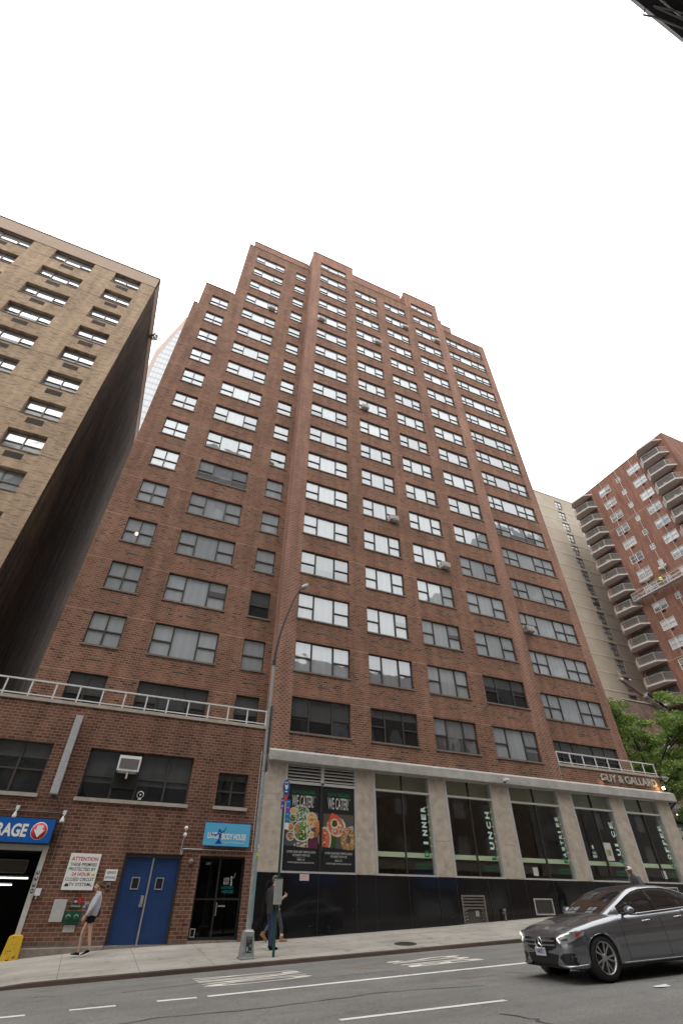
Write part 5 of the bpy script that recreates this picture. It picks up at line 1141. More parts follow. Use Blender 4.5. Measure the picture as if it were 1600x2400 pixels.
# items on the balconies: stored furniture under covers
simple('cover_cloth', (0.38, 0.36, 0.33), 0.8)
for k, (y, z) in enumerate([(20.0, 4), (19.6, 5), (20.2, 8), (6.4, 3), (6.0, 4), (6.5, 5)]):
    zz = 57.85-FH*z; e = empty('covered_furniture', (RX-0.8, y, zz), 'pale covered furniture on the %s balcony from the top of the %s stack' % (['', 'second', 'third', 'fourth', 'fifth', 'sixth', 'seventh', 'eighth', 'ninth'][z], 'left' if y > 12 else 'right'), 'furniture', 'covered balcony furniture')
    b = MB(); b.prism([(y-0.35, zz), (y+0.35, zz), (y+0.25, zz+0.4), (y-0.05, zz+0.6), (y-0.3, zz+0.4)], RX-1.0, RX-0.6, 'X'); b.obj('cover', 'cover_cloth', e)
# ropes and hanging platform
simple('rope', (0.6, 0.57, 0.53), 0.7)
for i, (y, lb) in enumerate([(15.75, 'white rope down the balcony building through the windows nearest the far balconies'), (12.5, 'white rope down the balcony building beside the small windows'), (9.7, 'white rope down the balcony building through the windows near the corner balconies')]):
    b = MB(); b.tube([(RX-0.25, y, 58.9), (RX-0.3, y+0.0, 36 if i != 1 else 20), (RX-0.2, y-0.6, 15)], 0.022, 5); tag(b.obj('rope', 'rope'), lb, 'rope', 'ropes of the hanging platform')
e = empty('suspended_platform', (RX-0.8, 12, 35.3), 'long lattice work platform hanging on the balcony building', 'work platform')
PZ = 36.35
b = MB(); b.box(RX-1.15, RX-0.35, 2.5, 18.2, PZ-0.08, PZ); b.obj('deck', 'aluminium', e)
b = MB()
for x in (RX-1.15, RX-0.35):
    for z in (PZ+0.5, PZ+1.05): b.tube([(x, 2.5, z), (x, 18.2, z)], 0.035, 5)
    n = 18
    for i in range(n+1):
        y = 2.5+15.7*i/n; b.tube([(x, y, PZ), (x, y, PZ+0.5)], 0.025, 4)
        if i < n: b.tube([(x, y, PZ if i % 2 else PZ+0.5), (x, y+15.7/n, PZ+0.5 if i % 2 else PZ)], 0.02, 4)
    for i in range(7): b.tube([(x, 2.5+15.7*i/6, PZ+0.5), (x, 2.5+15.7*i/6, PZ+1.05)], 0.025, 4)
b.obj('truss', 'aluminium', e)
b = MB(); b.box(RX-1.1, RX-0.4, 17.6, 18.3, PZ, PZ+1.2); b.obj('motor', 'vent_metal', e)
for i, (y, z, lb) in enumerate([(15.6, 57.3-FH*6-1.55, 'white plastic sheeting hung under a window just above the hanging platform'), (12.7, 57.3-FH*6-1.2, 'white plastic sheeting hung under a small window above the hanging platform')]):
    b = MB(); n = 10; w_ = 2.3 if i == 0 else 1.3
    vs = []; 
    for k in range(n+1):
        yy = y+w_/2-w_*k/n; sg = 0.3*math.sin(PI*k/n)+0.08*math.sin(k*2.1); vs += [(RX-0.1, yy, z), (RX-0.35-0.08*math.sin(k*1.7), yy, z-0.35-sg), (RX-0.12, yy, z-0.45-sg)]
    b.add(vs, [(3*k, 3*k+1, 3*k+4, 3*k+3) for k in range(n)]+[(3*k+1, 3*k+2, 3*k+5, 3*k+4) for k in range(n)], 0, True); tag(b.obj('plastic_sheeting', 'cover_cloth'), lb, 'sheeting', 'plastic sheeting on the balcony building')
# lower building behind the tree with its boom
low = empty('low_brick_building', (60, 20.3, 2), 'dark red brick building behind the street tree, below the pale building', 'building')
lh = [(61.0+2.6*i, 62.2+2.6*i, 17.4-3.3*k-1.7, 17.4-3.3*k) for i in range(3) for k in range(4)]
mb = MB(); mb.wall(59.2, 67.7, 2, 21.8, 20.3, lh, depth=0.2); mb.quad((59.2, 27, 2), (59.2, 20.3, 2), (59.2, 20.3, 21.8), (59.2, 27, 21.8)); mb.box(59.2, 67.7, 20.6, 27, 21.4, 21.5); mb.obj('wall', 'opposite_brick', low)
mb = MB(); mb.box(59.1, 67.75, 20.2, 20.5, 21.8, 21.95); mb.obj('coping', 'coping_stone', low)
mb = MB(); mb.box(59.5, 67.5, 20.7, 26.8, 2, 21.3); mb.obj('inner_core', 'black', low)
fm, p = window_frame_mesh(1.2, 1.7, '1', 'white_frame'); pm = p.mesh('pane', 'pane_red')
for (a, b, c, d) in lh: wnd = child('window', fm, low, (a-60, 0, c-2)); child('pane', pm, wnd)
simple('awning_blue', (0.02, 0.05, 0.2), 0.7); simple('awning_dark', (0.03, 0.04, 0.04), 0.6); simple('shop_lit', (1, 1, 1), 0.5, emit=((1, 1, 0.95), 5.0)); simple('awning_pale', (0.25, 0.28, 0.26), 0.6)
mb = MB(); mb.box(59.0, 67.6, 19.2, 20.25, 8.9, 9.2); mb.box(59.0, 67.6, 20.2, 20.29, 3, 8.9, 1); mb.obj('awning', ['awning_dark', 'black'], low)
mb = MB(); mb.prism([(18.9, 7.4), (20.2, 8.7), (20.2, 7.4)], 59.6, 67.4, 'X'); mb.obj('fabric_awning', 'awning_pale', low)
mb = MB(); mb.box(59.4, 59.6, 19.1, 19.18, 9.3, 9.42); mb.obj('lamp', 'shop_lit', low)
simple('boom_steel', (0.13, 0.085, 0.085), 0.6)
e = empty('boom', (64.6, 20.1, 22), 'inclined brown steel boom with floodlights above the street tree', 'boom')
b = MB(); A_ = Vector((60.0, 20.0, 24.6)); B_ = Vector((66.2, 20.0, 21.3)); d = (B_-A_); n_ = Vector((d.z, 0, -d.x)).normalized()*-0.22
b.add([A_-n_, B_-n_, B_+n_, A_+n_, A_-n_+Vector((0, .4, 0)), B_-n_+Vector((0, .4, 0)), B_+n_+Vector((0, .4, 0)), A_+n_+Vector((0, .4, 0))], [(0, 1, 2, 3), (7, 6, 5, 4), (0, 4, 5, 1), (3, 2, 6, 7), (0, 3, 7, 4), (1, 5, 6, 2)]); b.obj('beam', 'boom_steel', e)
b = MB(); b.ball((60.0, 19.9, 24.3), 0.2, 10); b.ball((61.6, 20.0, 24.5), 0.16, 10); b.tube([(60.1, 20, 24.6), (59.9, 20, 25.5)], 0.05); b.obj('floodlight', 'cover_cloth', e)
b = MB()
for t_ in range(26): P_ = A_.lerp(B_, 0.55+0.017*t_); s_ = random.uniform(0.25, 0.42); b.prism([(P_.x+s_*math.cos(q_*1.26+t_)*random.uniform(.7, 1.2), P_.z+0.8*s_*math.sin(q_*1.26+t_)*random.uniform(.7, 1.2)) for q_ in range(5)], P_.y-0.35, P_.y+0.3, 'Y')
b.obj('wrapping', 'cover_cloth', e)

# ================================================================== opposite side of the street (seen in the reflections)
for i, (x0, x1, h, mt, lb) in enumerate([(-30, 0.6, 44, 'grey_stone', 'grey stone building across the street, seen only in the garage building windows'), (0.8, 17, 52, 'grey_stone', 'tall grey building across the street, reflected in the left wing windows'), (17.2, 45.5, 22.5, 'opposite_brick', 'low red brick building across the street, reflected in the restaurant glass'), (45.7, 53, 43, 'grey_stone', 'narrow grey building across the street, reflected in the middle windows'), (53.2, 88, 54, 'grey_stone', 'tall wide grey building across the street, reflected in the right wing windows')]):
    e = empty('opposite_building', (x0, -26, 0), lb, 'building'); nx = int((x1-x0-2)/3.4); nz = int((h-6)/3.1)
    hs_ = [(-(x0+1.6+3.4*a+1.5), -(x0+1.6+3.4*a), 5.5+3.1*c, 7.2+3.1*c) for a in range(nx) for c in range(nz)]
    mb = MB(); mb.wall(-x1, -x0, -1, h, 0, hs_, depth=0.2); mb.v = [(-v[0], -26-v[1], v[2]) for v in mb.v]
    mb.quad((x0, -26, -1), (x0, -45, -1), (x0, -45, h), (x0, -26, h)); mb.quad((x1, -45, -1), (x1, -26, -1), (x1, -26, h), (x1, -45, h)); mb.quad((x0, -26, h-.5), (x1, -26, h-.5), (x1, -45, h-.5), (x0, -45, h-.5)); mb.obj('wall', mt, e)
    mb = MB()
    for (a, b, c, d) in hs_: mb.quad((-a, -26.18, c), (-b, -26.18, c), (-b, -26.18, d), (-a, -26.18, d), 0)
    tag(mb.obj('window', 'pane_opposite', e), kind='stuff')
    mb = MB(); mb.box(x0+0.3, x1-0.3, -26.05, -25.9, 4.3, 5.0); mb.obj('shop_fascia', 'limestone', e)
    for q_ in range(int((x1-x0)/6)):
        xa = x0+1+6*q_; mb = MB(); mb.quad((xa, -25.95, 0.6), (xa+4, -25.95, 0.6), (xa+4, -25.95, 3.4), (xa, -25.95, 3.4)); mb.obj('shop_window', 'pane_opposite', e)
        if q_ % 2 == i % 2: mb = MB(); mb.prism([(-25.95, 3.3), (-24.6, 2.9), (-25.95, 4.2)], xa, xa+4.4, 'X'); mb.obj('awning', 'awning_blue' if i == 2 else 'awning_pale', e)
# dark canopy over the pavement where the photographer stands
simple('canopy_dark', (0.014, 0.014, 0.02), 0.6, noise=0.2, nscale=5); simple('canopy_cable', (0.22, 0.22, 0.23), 0.6)
e = empty('canopy', (6, -23.5, 4.4), 'dark canopy with loose cables over the near pavement, in the top right corner', 'canopy')
b = MB(); b.box(-4, 16, -25.8, -21.575, 4.53, 4.75); b.obj('roof', 'canopy_dark', e)
b = MB(); b.box(-4, 16, -21.565, -21.522, 4.51, 4.60); b.tube([(-4, -21.60, 4.50), (16, -21.60, 4.50)], 0.005, 5); b.obj('edge', 'canopy_dark', e)
b = MB()
for pts in ([(3.86, -21.54, 4.50), (4.05, -21.59, 4.49), (4.6, -21.64, 4.49)], [(3.87, -21.54, 4.50), (4.1, -21.575, 4.485), (4.7, -21.62, 4.48)], [(3.83, -21.52, 4.50), (3.84, -21.50, 4.49), (3.89, -21.515, 4.485), (4.2, -21.57, 4.49)], [(3.7, -21.68, 4.51), (4.3, -21.65, 4.51)]): b.tube(pts, 0.004, 5)
b.obj('cables', 'canopy_cable', e)
for x in (-2, 15): b = MB(); b.box(x, x+0.12, -21.7, -21.58, -0.3, 4.5); b.obj('post', 'canopy_dark', e)

# ================================================================== street tree
def street_tree(x, y, z, label, sd=21, H=6.6, S=1.0):
    e = empty('street_tree', (x, y, z), label, 'tree'); random.seed(sd)
    b = MB(); lim = []
    top = Vector((x, y, z+H)); b.tube([(x, y, z-0.8), (x+0.1, y, z+2.2), (x-0.1, y+0.1, z+H*.75), top], [0.24, 0.19, 0.16, 0.14], 10)
    for k in range(19):
        a = k*2.4+random.uniform(-.3, .3); st = Vector((x, y, z+H*.58+0.13*k)); L = random.uniform(3.2, 5.0)*S; up = random.uniform(-0.35, 1.2)
        m1 = st+Vector((math.cos(a)*L*0.45, math.sin(a)*L*0.45, L*0.35*up+0.4)); en = st+Vector((math.cos(a)*L, math.sin(a)*L, L*up*0.75))
        b.tube([st, m1, en], [0.085, 0.05, 0.02], 7); lim.append((m1, en))
        for q_ in range(3):
            s2 = m1.lerp(en, random.uniform(0.1, 0.8)); e2 = s2+Vector((random.uniform(-1.4, 1.4), random.uniform(-1.4, 1.4), random.uniform(0.1, 1.5))); b.tube([s2, s2.lerp(e2, 0.5)+Vector((0, 0, 0.15)), e2], [0.04, 0.03, 0.012], 5); lim.append((s2, e2))
    b.obj('trunk', 'bark', e)
    c = MB()
    for (p, q_) in lim:
        for k in range(7):
            P = p.lerp(q_, random.uniform(0.35, 1.1))+Vector((random.gauss(0, .45), random.gauss(0, .45), random.gauss(0, .4)))
            leaf_cloud(c, P, random.uniform(0.45, 0.85), random.uniform(0.45, 0.85), random.uniform(0.2, 0.42), 125, 0.10)
    c.obj('crown', 'leaves', e)
street_tree(36.4, 3.6, 2.2, 'leafy green street tree beside the right end of the tower', 21, 6.9, 1.12)
street_tree(42.0, 1.6, 2.4, 'second green street tree, farther right, reaching the edge of the photo', 5, 5.2, 0.95)

# ================================================================== street lamp
simple('lamp_grey', (0.30, 0.315, 0.305), 0.5, 0.4, noise=0.25, nscale=7, bump=0.1); simple('cyan_paint', (0.15, 0.42, 0.47), 0.6); simple('sticker_white', (0.6, 0.6, 0.6), 0.6); simple('sticker_yellow', (0.6, 0.55, 0.02), 0.5)
LX, LY = 7.44, -3.1; LZ = z_side(LX, LY)
lamp = empty('street_lamp', (LX, LY, LZ), 'tall grey street lamp with curved arm and tapered square base', 'street lamp')
b = MB(); h = 0.62
def frus(b, cx, cy, z0, z1, w0, w1, m=0):
    b.add([(cx-w0, cy-w0, z0), (cx+w0, cy-w0, z0), (cx+w0, cy+w0, z0), (cx-w0, cy+w0, z0), (cx-w1, cy-w1, z1), (cx+w1, cy-w1, z1), (cx+w1, cy+w1, z1), (cx-w1, cy+w1, z1)], [(0, 3, 2, 1), (4, 5, 6, 7), (0, 1, 5, 4), (1, 2, 6, 5), (2, 3, 7, 6), (3, 0, 4, 7)], m)
frus(b, LX, LY, LZ-0.02, LZ+0.56, 0.19, 0.145); frus(b, LX, LY, LZ+0.56, LZ+0.62, 0.155, 0.11); frus(b, LX, LY, LZ-0.1, LZ+0.03, 0.22, 0.215); b.obj('base', 'lamp_grey', lamp, bevel=0.012)
b = MB(); b.tube([(LX, LY, LZ+0.6), (LX, LY, 8.95)], [0.085, 0.058], 8, smooth=False)
for z in (3.35, 3.9, 4.6, 5.1, 2.9): b.tube([(LX, LY, z), (LX, LY, z+0.03)], 0.088-z*0.002, 10)
b.obj('pole', 'lamp_grey', lamp)
b = MB(); arm = [(LX, LY, 8.9), (LX+0.05, LY, 9.6), (LX+0.16, LY, 10.3), (LX+0.36, LY-0.0, 11.1), (LX+0.60, LY, 11.9), (LX+0.80, LY, 12.4), (LX+0.9, LY, 12.6)]
b.tube(arm, [0.05, 0.045, 0.042, 0.038, 0.034, 0.03, 0.03], 8); b.tube([(LX, LY, 8.85), (LX, LY, 9.05)], 0.075, 10); b.obj('arm', 'dark_metal', lamp)
b = MB(); b.lathe([(0.001, 0.34), (0.045, 0.32), (0.10, 0.16), (0.115, 0.0), (0.085, -0.08), (0.001, -0.1)], (0, 0, 0)); 
ax = Matrix.Rotation(rad(-62), 4, 'X'); b.v = [tuple((Matrix.Translation((LX+1.0, LY-0.12, 12.62)) @ Matrix.Rotation(rad(40), 4, 'Y') @ Vector(v))) for v in b.v]; b.obj('lamp_head', 'lamp_grey', lamp)
b = MB(); b.box(LX+0.045, LX+0.06, LY-0.04, LY+0.03, 1.4, 2.3) ; b = MB(); b.box(LX+0.055, LX+0.083, LY-0.055, LY-0.03, 1.05, 2.25); b.obj('paint_streak', 'cyan_paint', lamp)
b = MB(); b.box(LX+0.0, LX+0.07, LY-0.088, LY-0.074, 2.66, 2.74); b.obj('sticker', 'sticker_yellow', lamp)
b = MB(); b.box(LX+0.02, LX+0.065, LY-0.09, LY-0.076, 2.86, 2.95); b.box(LX+0.03, LX+0.07, LY-0.088, LY-0.074, 2.78, 2.82); b.obj('sticker', 'sticker_white', lamp)
simple('flyer_dark', (0.02, 0.03, 0.06), 0.5)
b = MB(); yy = LY-0.174; b.add([(LX-0.075, yy-0.012, LZ+0.13), (LX+0.10, yy-0.012, LZ+0.13), (LX+0.10, yy+0.016, LZ+0.47), (LX-0.075, yy+0.016, LZ+0.47)], [(0, 1, 2, 3)], 0)
def fl(p0, p1, q0, q1, m): b.add([(LX+p0, yy-0.026+0.082*(q0), LZ+q0), (LX+p1, yy-0.026+0.082*q0, LZ+q0), (LX+p1, yy-0.026+0.082*q1, LZ+q1), (LX+p0, yy-0.026+0.082*q1, LZ+q1)], [(0, 1, 2, 3)], m)
fl(-0.06, 0.085, 0.435, 0.45, 1); fl(-0.06, 0.085, 0.41, 0.425, 1); fl(-0.03, 0.03, 0.36, 0.38, 2); fl(0.03, 0.075, 0.25, 0.30, 1); fl(-0.06, -0.01, 0.16, 0.25, 3); fl(0.02, 0.08, 0.15, 0.17, 3)
b.obj('flyer', ['flyer_dark', 'p_lime', 'p_red', 'p_grey'], lamp)
for z0, z1, lb in ((5.62, 7.3, 'upper long grey parking sign on the street lamp, seen edge-on'), (5.05, 5.50, 'lower short grey sign on the street lamp, seen edge-on')):
    e = empty('parking_sign', (LX+0.12, LY, z0), lb, 'sign', 'signs on the street lamp')
    b = MB(); b.add([(LX+0.07, LY-0.10, z0), (LX+0.16, LY+0.25, z0), (LX+0.16, LY+0.25, z1), (LX+0.07, LY-0.10, z1)], [(0, 1, 2, 3)]); 
    b = MB(); b.box(LX+0.09, LX+0.10, LY-0.18, LY+0.18, z0, z1); b.obj('panel', 'vent_metal', e); b = MB(); b.tube([(LX, LY, z0+0.1), (LX+0.1, LY, z0+0.1)], 0.012, 6); b.tube([(LX, LY, z1-0.1), (LX+0.1, LY, z1-0.1)], 0.012, 6); b.obj('clamp', 'dark_metal', e)

# ================================================================== bus stop
simple('pole_green', (0.012, 0.075, 0.05), 0.4); simple('bus_blue', (0.01, 0.085, 0.28), 0.4); simple('bus_blue2', (0.01, 0.16, 0.42), 0.4); simple('bus_purple', (0.22, 0.05, 0.30), 0.4); simple('bus_red', (0.6, 0.06, 0.05), 0.4); simple('timetable', (0.30, 0.305, 0.30), 0.6, noise=0.12, nscale=40)
BX, BY = 8.22, -3.2; BZ = z_side(BX, BY)
bus = empty('bus_stop', (BX, BY, BZ), 'green bus stop pole with round blue sign, route panels and timetable box', 'bus stop')
b = MB(); b.box(BX-0.03, BX+0.03, BY-0.03, BY+0.03, BZ-0.05, 4.6); b.obj('pole', 'pole_green', bus)
b = MB(); n = 26; cz, rz_ = 4.60, 0.20
disc = [(BX+0.045+0.125*math.cos(2*PI*i/n), cz+0.245*math.sin(2*PI*i/n)) for i in range(n)]; b.prism(disc, BY-0.045, BY-0.035, 'Y'); b.obj('round_sign', 'bus_blue', bus)
b = MB(); Yb = BY-0.05
def qd(p0, p1, q0, q1, m): b.quad((BX+0.045+p0, Yb, cz+q0), (BX+0.045+p1, Yb, cz+q0), (BX+0.045+p1, Yb, cz+q1), (BX+0.045+p0, Yb, cz+q1), m)
qd(-0.055, 0.055, 0.0, 0.17, 0); Yb -= 0.001; qd(-0.042, 0.042, 0.07, 0.15, 1); Yb -= 0.001; qd(-0.05, 0.05, -0.14, -0.11, 0); qd(-0.05, 0.05, 0.02, 0.05, 0); qd(-0.035, 0.035, -0.06, 0.0, 0); b.obj('bus_emblem', ['sign_white', 'bus_blue'], bus)
b = MB(); b.add([(BX+0.045-0.11, BY-0.04, cz-0.15), (BX+0.045+0.11, BY-0.04, cz-0.15), (BX+0.045+0.03, BY-0.04, cz-0.42), (BX+0.045-0.03, BY-0.04, cz-0.42), (BX+0.045, BY-0.04, cz-0.26)], [(0, 3, 4), (4, 3, 2), (4, 2, 1)]); b.obj('red_tail', 'bus_red', bus)
simple('bus_text', (0.4, 0.55, 0.75), 0.5)
b = MB()
for p0, p1, q0, q1, m in ((-0.13, -0.015, 4.11, 4.28, 0), (-0.14, -0.02, 3.96, 4.11, 2), (0.06, 0.21, 4.06, 4.24, 1), (0.055, 0.20, 3.90, 4.06, 2), (0.05, 0.195, 3.58, 3.90, 1)): b.box(BX+p0+0.02, BX+p1+0.02, BY-0.045, BY-0.037, q0, q1, m)
for t, x, z in (('M34', -0.055, 4.17), ('SBS', -0.06, 4.01)): text_mb(b, t, BX+x, BY-0.047, z, 0.06, 0.085, 3, depth=0.002, bold=0.02)
for z in (4.16, 3.99, 3.80, 3.66): text_mb(b, 'M34', BX+0.145, BY-0.047, z, 0.035, 0.09, 3, depth=0.002, bold=0.02)
b.obj('route_panel', ['bus_blue', 'bus_blue2', 'bus_purple', 'bus_text'], bus)
b = MB(); b.box(BX+0.06, BX+0.21, BY-0.045, BY-0.037, 3.39, 3.575); b.obj('white_panel', 'sign_white', bus)
b = MB(); b.box(BX-0.13, BX+0.11, BY-0.11, BY-0.03, 1.48, 2.14); b.obj('timetable_box', 'aluminium', bus, bevel=0.006)
b = MB(); b.box(BX-0.055, BX+0.095, BY-0.114, BY-0.11, 1.52, 2.09, 0); b.box(BX-0.115, BX-0.07, BY-0.114, BY-0.11, 1.50, 2.11, 0); b.box(BX-0.135, BX+0.115, BY-0.12, BY-0.02, 2.10, 2.14, 1); b.obj('timetable', ['timetable', 'dark_metal'], bus)

# manhole cover, litter
simple('iron', (0.065, 0.055, 0.05), 0.6, 0.3, noise=0.3, nscale=30, bump=0.4)
mz = z_side(12.75, -2.93); b = MB(); prof = [(0.37, 0.0), (0.37, 0.008), (0.33, 0.009), (0.32, 0.006), (0.001, 0.007)]; b.lathe(prof, (0, 0, 0), 'Z', 28); b.v = [(12.75+v[0], -2.93+v[1], z_side(12.75+v[0], -2.93+v[1])+v[2]) for v in b.v]
for i in range(6):
    for j in range(6):
        if math.hypot(i-2.5, j-2.5) < 2.9: x, y = 12.75+(i-2.5)*0.1, -2.93+(j-2.5)*0.1; z = z_side(x, y); b.box(x-0.03, x+0.03, y-0.03, y+0.03, z, z+0.011)
tag(b.obj('manhole_cover', 'iron'), 'round rusty iron cover set in the pavement near the kerb', 'manhole cover')
b = MB(); x, y = 12.78, -12.25; b.add([(x-0.18, y-0.06, z_road(x, y)+0.008), (x+0.15, y-0.09, z_road(x, y)+0.012), (x+0.19, y+0.05, z_road(x, y)+0.03), (x-0.13, y+0.07, z_road(x, y)+0.01), (x, y, z_road(x, y)+0.028)], [(0, 1, 4), (1, 2, 4), (2, 3, 4), (3, 0, 4)]); tag(b.obj('paper_scrap', 'sign_white'), 'scrap of white paper lying on the road beside the car', 'litter')

# ================================================================== car
exec_car = True
simple('car_paint', (0.225, 0.235, 0.255), 0.24, 0.75, coat=1.0); simple('car_black', (0.008, 0.008, 0.009), 0.35); simple('car_glass', (0.012, 0.013, 0.014), 0.03, spec=1.0, coat=1.0); simple('chrome', (0.62, 0.62, 0.63), 0.12, 1.0); simple('satin_silver', (0.45, 0.45, 0.46), 0.3, 0.9)
simple('tyre', (0.018, 0.018, 0.018), 0.8, noise=0.2, nscale=40); simple('rim', (0.50, 0.49, 0.48), 0.3, 0.7); simple('rim_dark', (0.03, 0.03, 0.03), 0.5); simple('headlamp', (0.5, 0.52, 0.55), 0.12, 0.5, coat=1.0); simple('daylight_led', (1, 1, 0.9), 0.3, emit=((1.0, 0.97, 0.8), 0.6)); simple('amber', (0.6, 0.06, 0.02), 0.25, coat=1.0); simple('plate_white', (0.5, 0.5, 0.52), 0.5); simple('plate_ink', (0.02, 0.03, 0.2), 0.5)
CL = 4.69; WR, ARCH = 0.335, 0.375; XW = (0.80, 3.64)
tW = [(0, .42), (.02, .60), (.05, .68), (.10, .745), (.18, .80), (.30, .845), (.50, .88), (.80, .90), (1.5, .905), (3.0, .905), (3.8, .90), (4.2, .87), (4.5, .80), (4.64, .70), (4.69, .50)]
tS = [(0, .60), (.03, .66), (.10, .72), (.30, .785), (.80, .865), (1.35, .925), (2.0, .945), (3.2, .985), (3.9, 1.02), (4.3, 1.03), (4.6, 1.02), (4.69, .95)]
tT = [(0, .62), (.03, .70), (.10, .765), (.30, .84), (.80, .935), (1.35, 1.01), (2.0, 1.02), (3.2, 1.03), (3.9, 1.06), (4.2, 1.10), (4.5, 1.10), (4.6, 1.07), (4.69, .97)]
tB = [(0, .27), (.05, .20), (.15, .185), (.5, .19), (1.2, .20), (3.2, .21), (4.2, .23), (4.6, .28), (4.69, .40)]
def zarch(x):
    for xw in XW:
        d = abs(x-xw)
        if d < ARCH: return WR-0.01+math.sqrt(ARCH*ARCH-d*d)
    return 0
xs = sorted(set([0, .01, .02, .035, .05, .075, .10, .14, .18, .24, .30, .36] + [round(XW[0]-ARCH+ARCH*(1-math.cos(PI*i/14)), 4) for i in range(15)] + [round(XW[1]-ARCH+ARCH*(1-math.cos(PI*i/14)), 4) for i in range(15)] + [1.25+0.15*i for i in range(14)] + [4.08, 4.2, 4.3, 4.4, 4.5, 4.56, 4.62, 4.66, 4.69]))
car = empty('parked_car' if False else 'car', (11.719, -10.515, 0.259), 'dark grey sedan driving left on the road in front of the restaurant', 'car', rz=-0.065)
CI = (11.719, -10.515, 0.259)
def section(x):
    W_, S, T, B = interp(tW, x), interp(tS, x), interp(tT, x), interp(tB, x); za = zarch(x)
    lv = [(W_-.10, B), (W_-.015, B+.02), (W_, lerp(B, S, .18)), (W_+.004, lerp(B, S, .36)), (W_, lerp(B, S, .55)), (W_+.003, lerp(B, S, .70)), (W_-.02, lerp(B, S, .80)), (W_-.035, lerp(B, S, .90)), (W_-.085, S), (W_-.17, lerp(S, T, .25)), (W_*.6, lerp(S, T, .75)), (W_*.3, lerp(S, T, .95)), (0, T)]
    out = []
    for i, (y, z) in enumerate(lv):
        y = max(y, 0)
        if za and i < 6:
            top = lerp(B, S, .72); z = max(z, lerp(za, top, i/6.0) if za < top else top)
            z = za + (top-za)*(i/6.0); 
            if i == 0: y = W_-.10
            if 0 < i < 3: y = W_+0.012
        out.append((y, z))
    return out
mb = MB(); secs = [section(x) for x in xs]; m_ = len(secs[0]); vs = []
for x, s in zip(xs, secs):
    vs += [(x, -y, z) for y, z in s] + [(x, y, z) for y, z in s[-2::-1]]
N_ = 2*m_-1; fs = []
for i in range(len(xs)-1):
    for k in range(N_-1): fs.append((i*N_+k, (i+1)*N_+k, (i+1)*N_+k+1, i*N_+k+1))
mb.add(vs, fs, 0, True)
mb.add([vs[k] for k in range(N_)], [tuple(range(N_))], 0); mb.add([vs[(len(xs)-1)*N_+k] for k in range(N_)], [tuple(range(N_))[::-1]], 0)
body = mb.obj('body', 'car_paint', car, origin=(0, 0, 0)); 
mb = MB(); mb.box(0.3, 4.4, -0.78, 0.78, 0.17, 0.5); 
for s in (-1, 1):
    for xw in XW: mb.lathe([(0.37, 0.0), (0.37, 0.3*s), (0.001, 0.3*s)], (xw, s*0.55, 0.34), 'Y', 24)
mb.obj('underbody', 'car_black', car, origin=(0, 0, 0))
# greenhouse
zR = [(1.22, .97), (1.45, 1.09), (1.75, 1.225), (2.0, 1.325), (2.2, 1.385), (2.45, 1.425), (2.75, 1.44), (3.1, 1.43), (3.4, 1.39), (3.7, 1.30), (3.95, 1.20), (4.15, 1.11), (4.22, 1.07)]
wB = [(1.22, .60), (1.4, .70), (1.7, .785), (2.0, .815), (3.3, .81), (3.8, .77), (4.1, .68), (4.22, .58)]
gx_ = [1.22, 1.3, 1.4, 1.5, 1.6, 1.7, 1.8, 1.9, 2.0, 2.1, 2.2, 2.32, 2.45, 2.6, 2.8, 3.0, 3.15, 3.3, 3.4, 3.5, 3.6, 3.7, 3.8, 3.9, 4.0, 4.1, 4.22]
def gsec(x):
    zr = interp(zR, x); wb = interp(wB, x); zb = interp(tS, x)-0.0; ze = max(zb+0.005, zr-.075); tt = 0.50
    def yy(z): return wb-(z-zb)*tt
    we = yy(ze); return [(wb+.01, zb-.03), (wb, zb), (yy(lerp(zb, ze, .5))+.012, lerp(zb, ze, .5)), (we, ze), (we-.035, ze+.035), (we-.11, zr-.022), (we*.5, zr-.006), (0, zr)]
mb = MB(); G = [gsec(x) for x in gx_]; g_n = len(G[0]); vs = []
for x, s in zip(gx_, G): vs += [(x, -y, z) for y, z in s] + [(x, y, z) for y, z in s[-2::-1]]
NG = 2*g_n-1
parts_ = {'windscreen': MB(), 'roof': MB(), 'side_window': MB(), 'side_window_': MB(), 'rear_window': MB(), 'roof_frame': MB()}
for i in range(len(gx_)-1):
    xm = (gx_[i]+gx_[i+1])/2
    for k in range(NG-1):
        kk = k if k < g_n-1 else NG-2-k; zmid = (G[i][min(kk, g_n-1)][1])
        if kk == 0: nm = 'roof_frame'
        elif kk in (1, 2): nm = ('side_window' if k < g_n else 'side_window_') if 1.62 < xm < 3.72 else 'roof_frame'
        elif kk in (3, 4): nm = 'roof_frame'
        else: nm = 'windscreen' if xm < 2.15 else ('rear_window' if xm > 3.45 else 'roof')
        q = [vs[i*NG+k], vs[(i+1)*NG+k], vs[(i+1)*NG+k+1], vs[i*NG+k+1]]
        parts_[nm].add(q, [(0, 1, 2, 3)], 0, True)
for nm, mt in (('windscreen', 'car_glass'), ('roof', 'car_black'), ('side_window', 'car_glass'), ('side_window_', 'car_glass'), ('rear_window', 'car_glass'), ('roof_frame', 'car_paint')):
    o = parts_[nm].obj(nm.strip('_'), mt, car, origin=(0, 0, 0))
    bm = bmesh.new(); bm.from_mesh(o.data); bmesh.ops.remove_doubles(bm, verts=bm.verts[:], dist=0.0005); bm.to_mesh(o.data); bm.free()
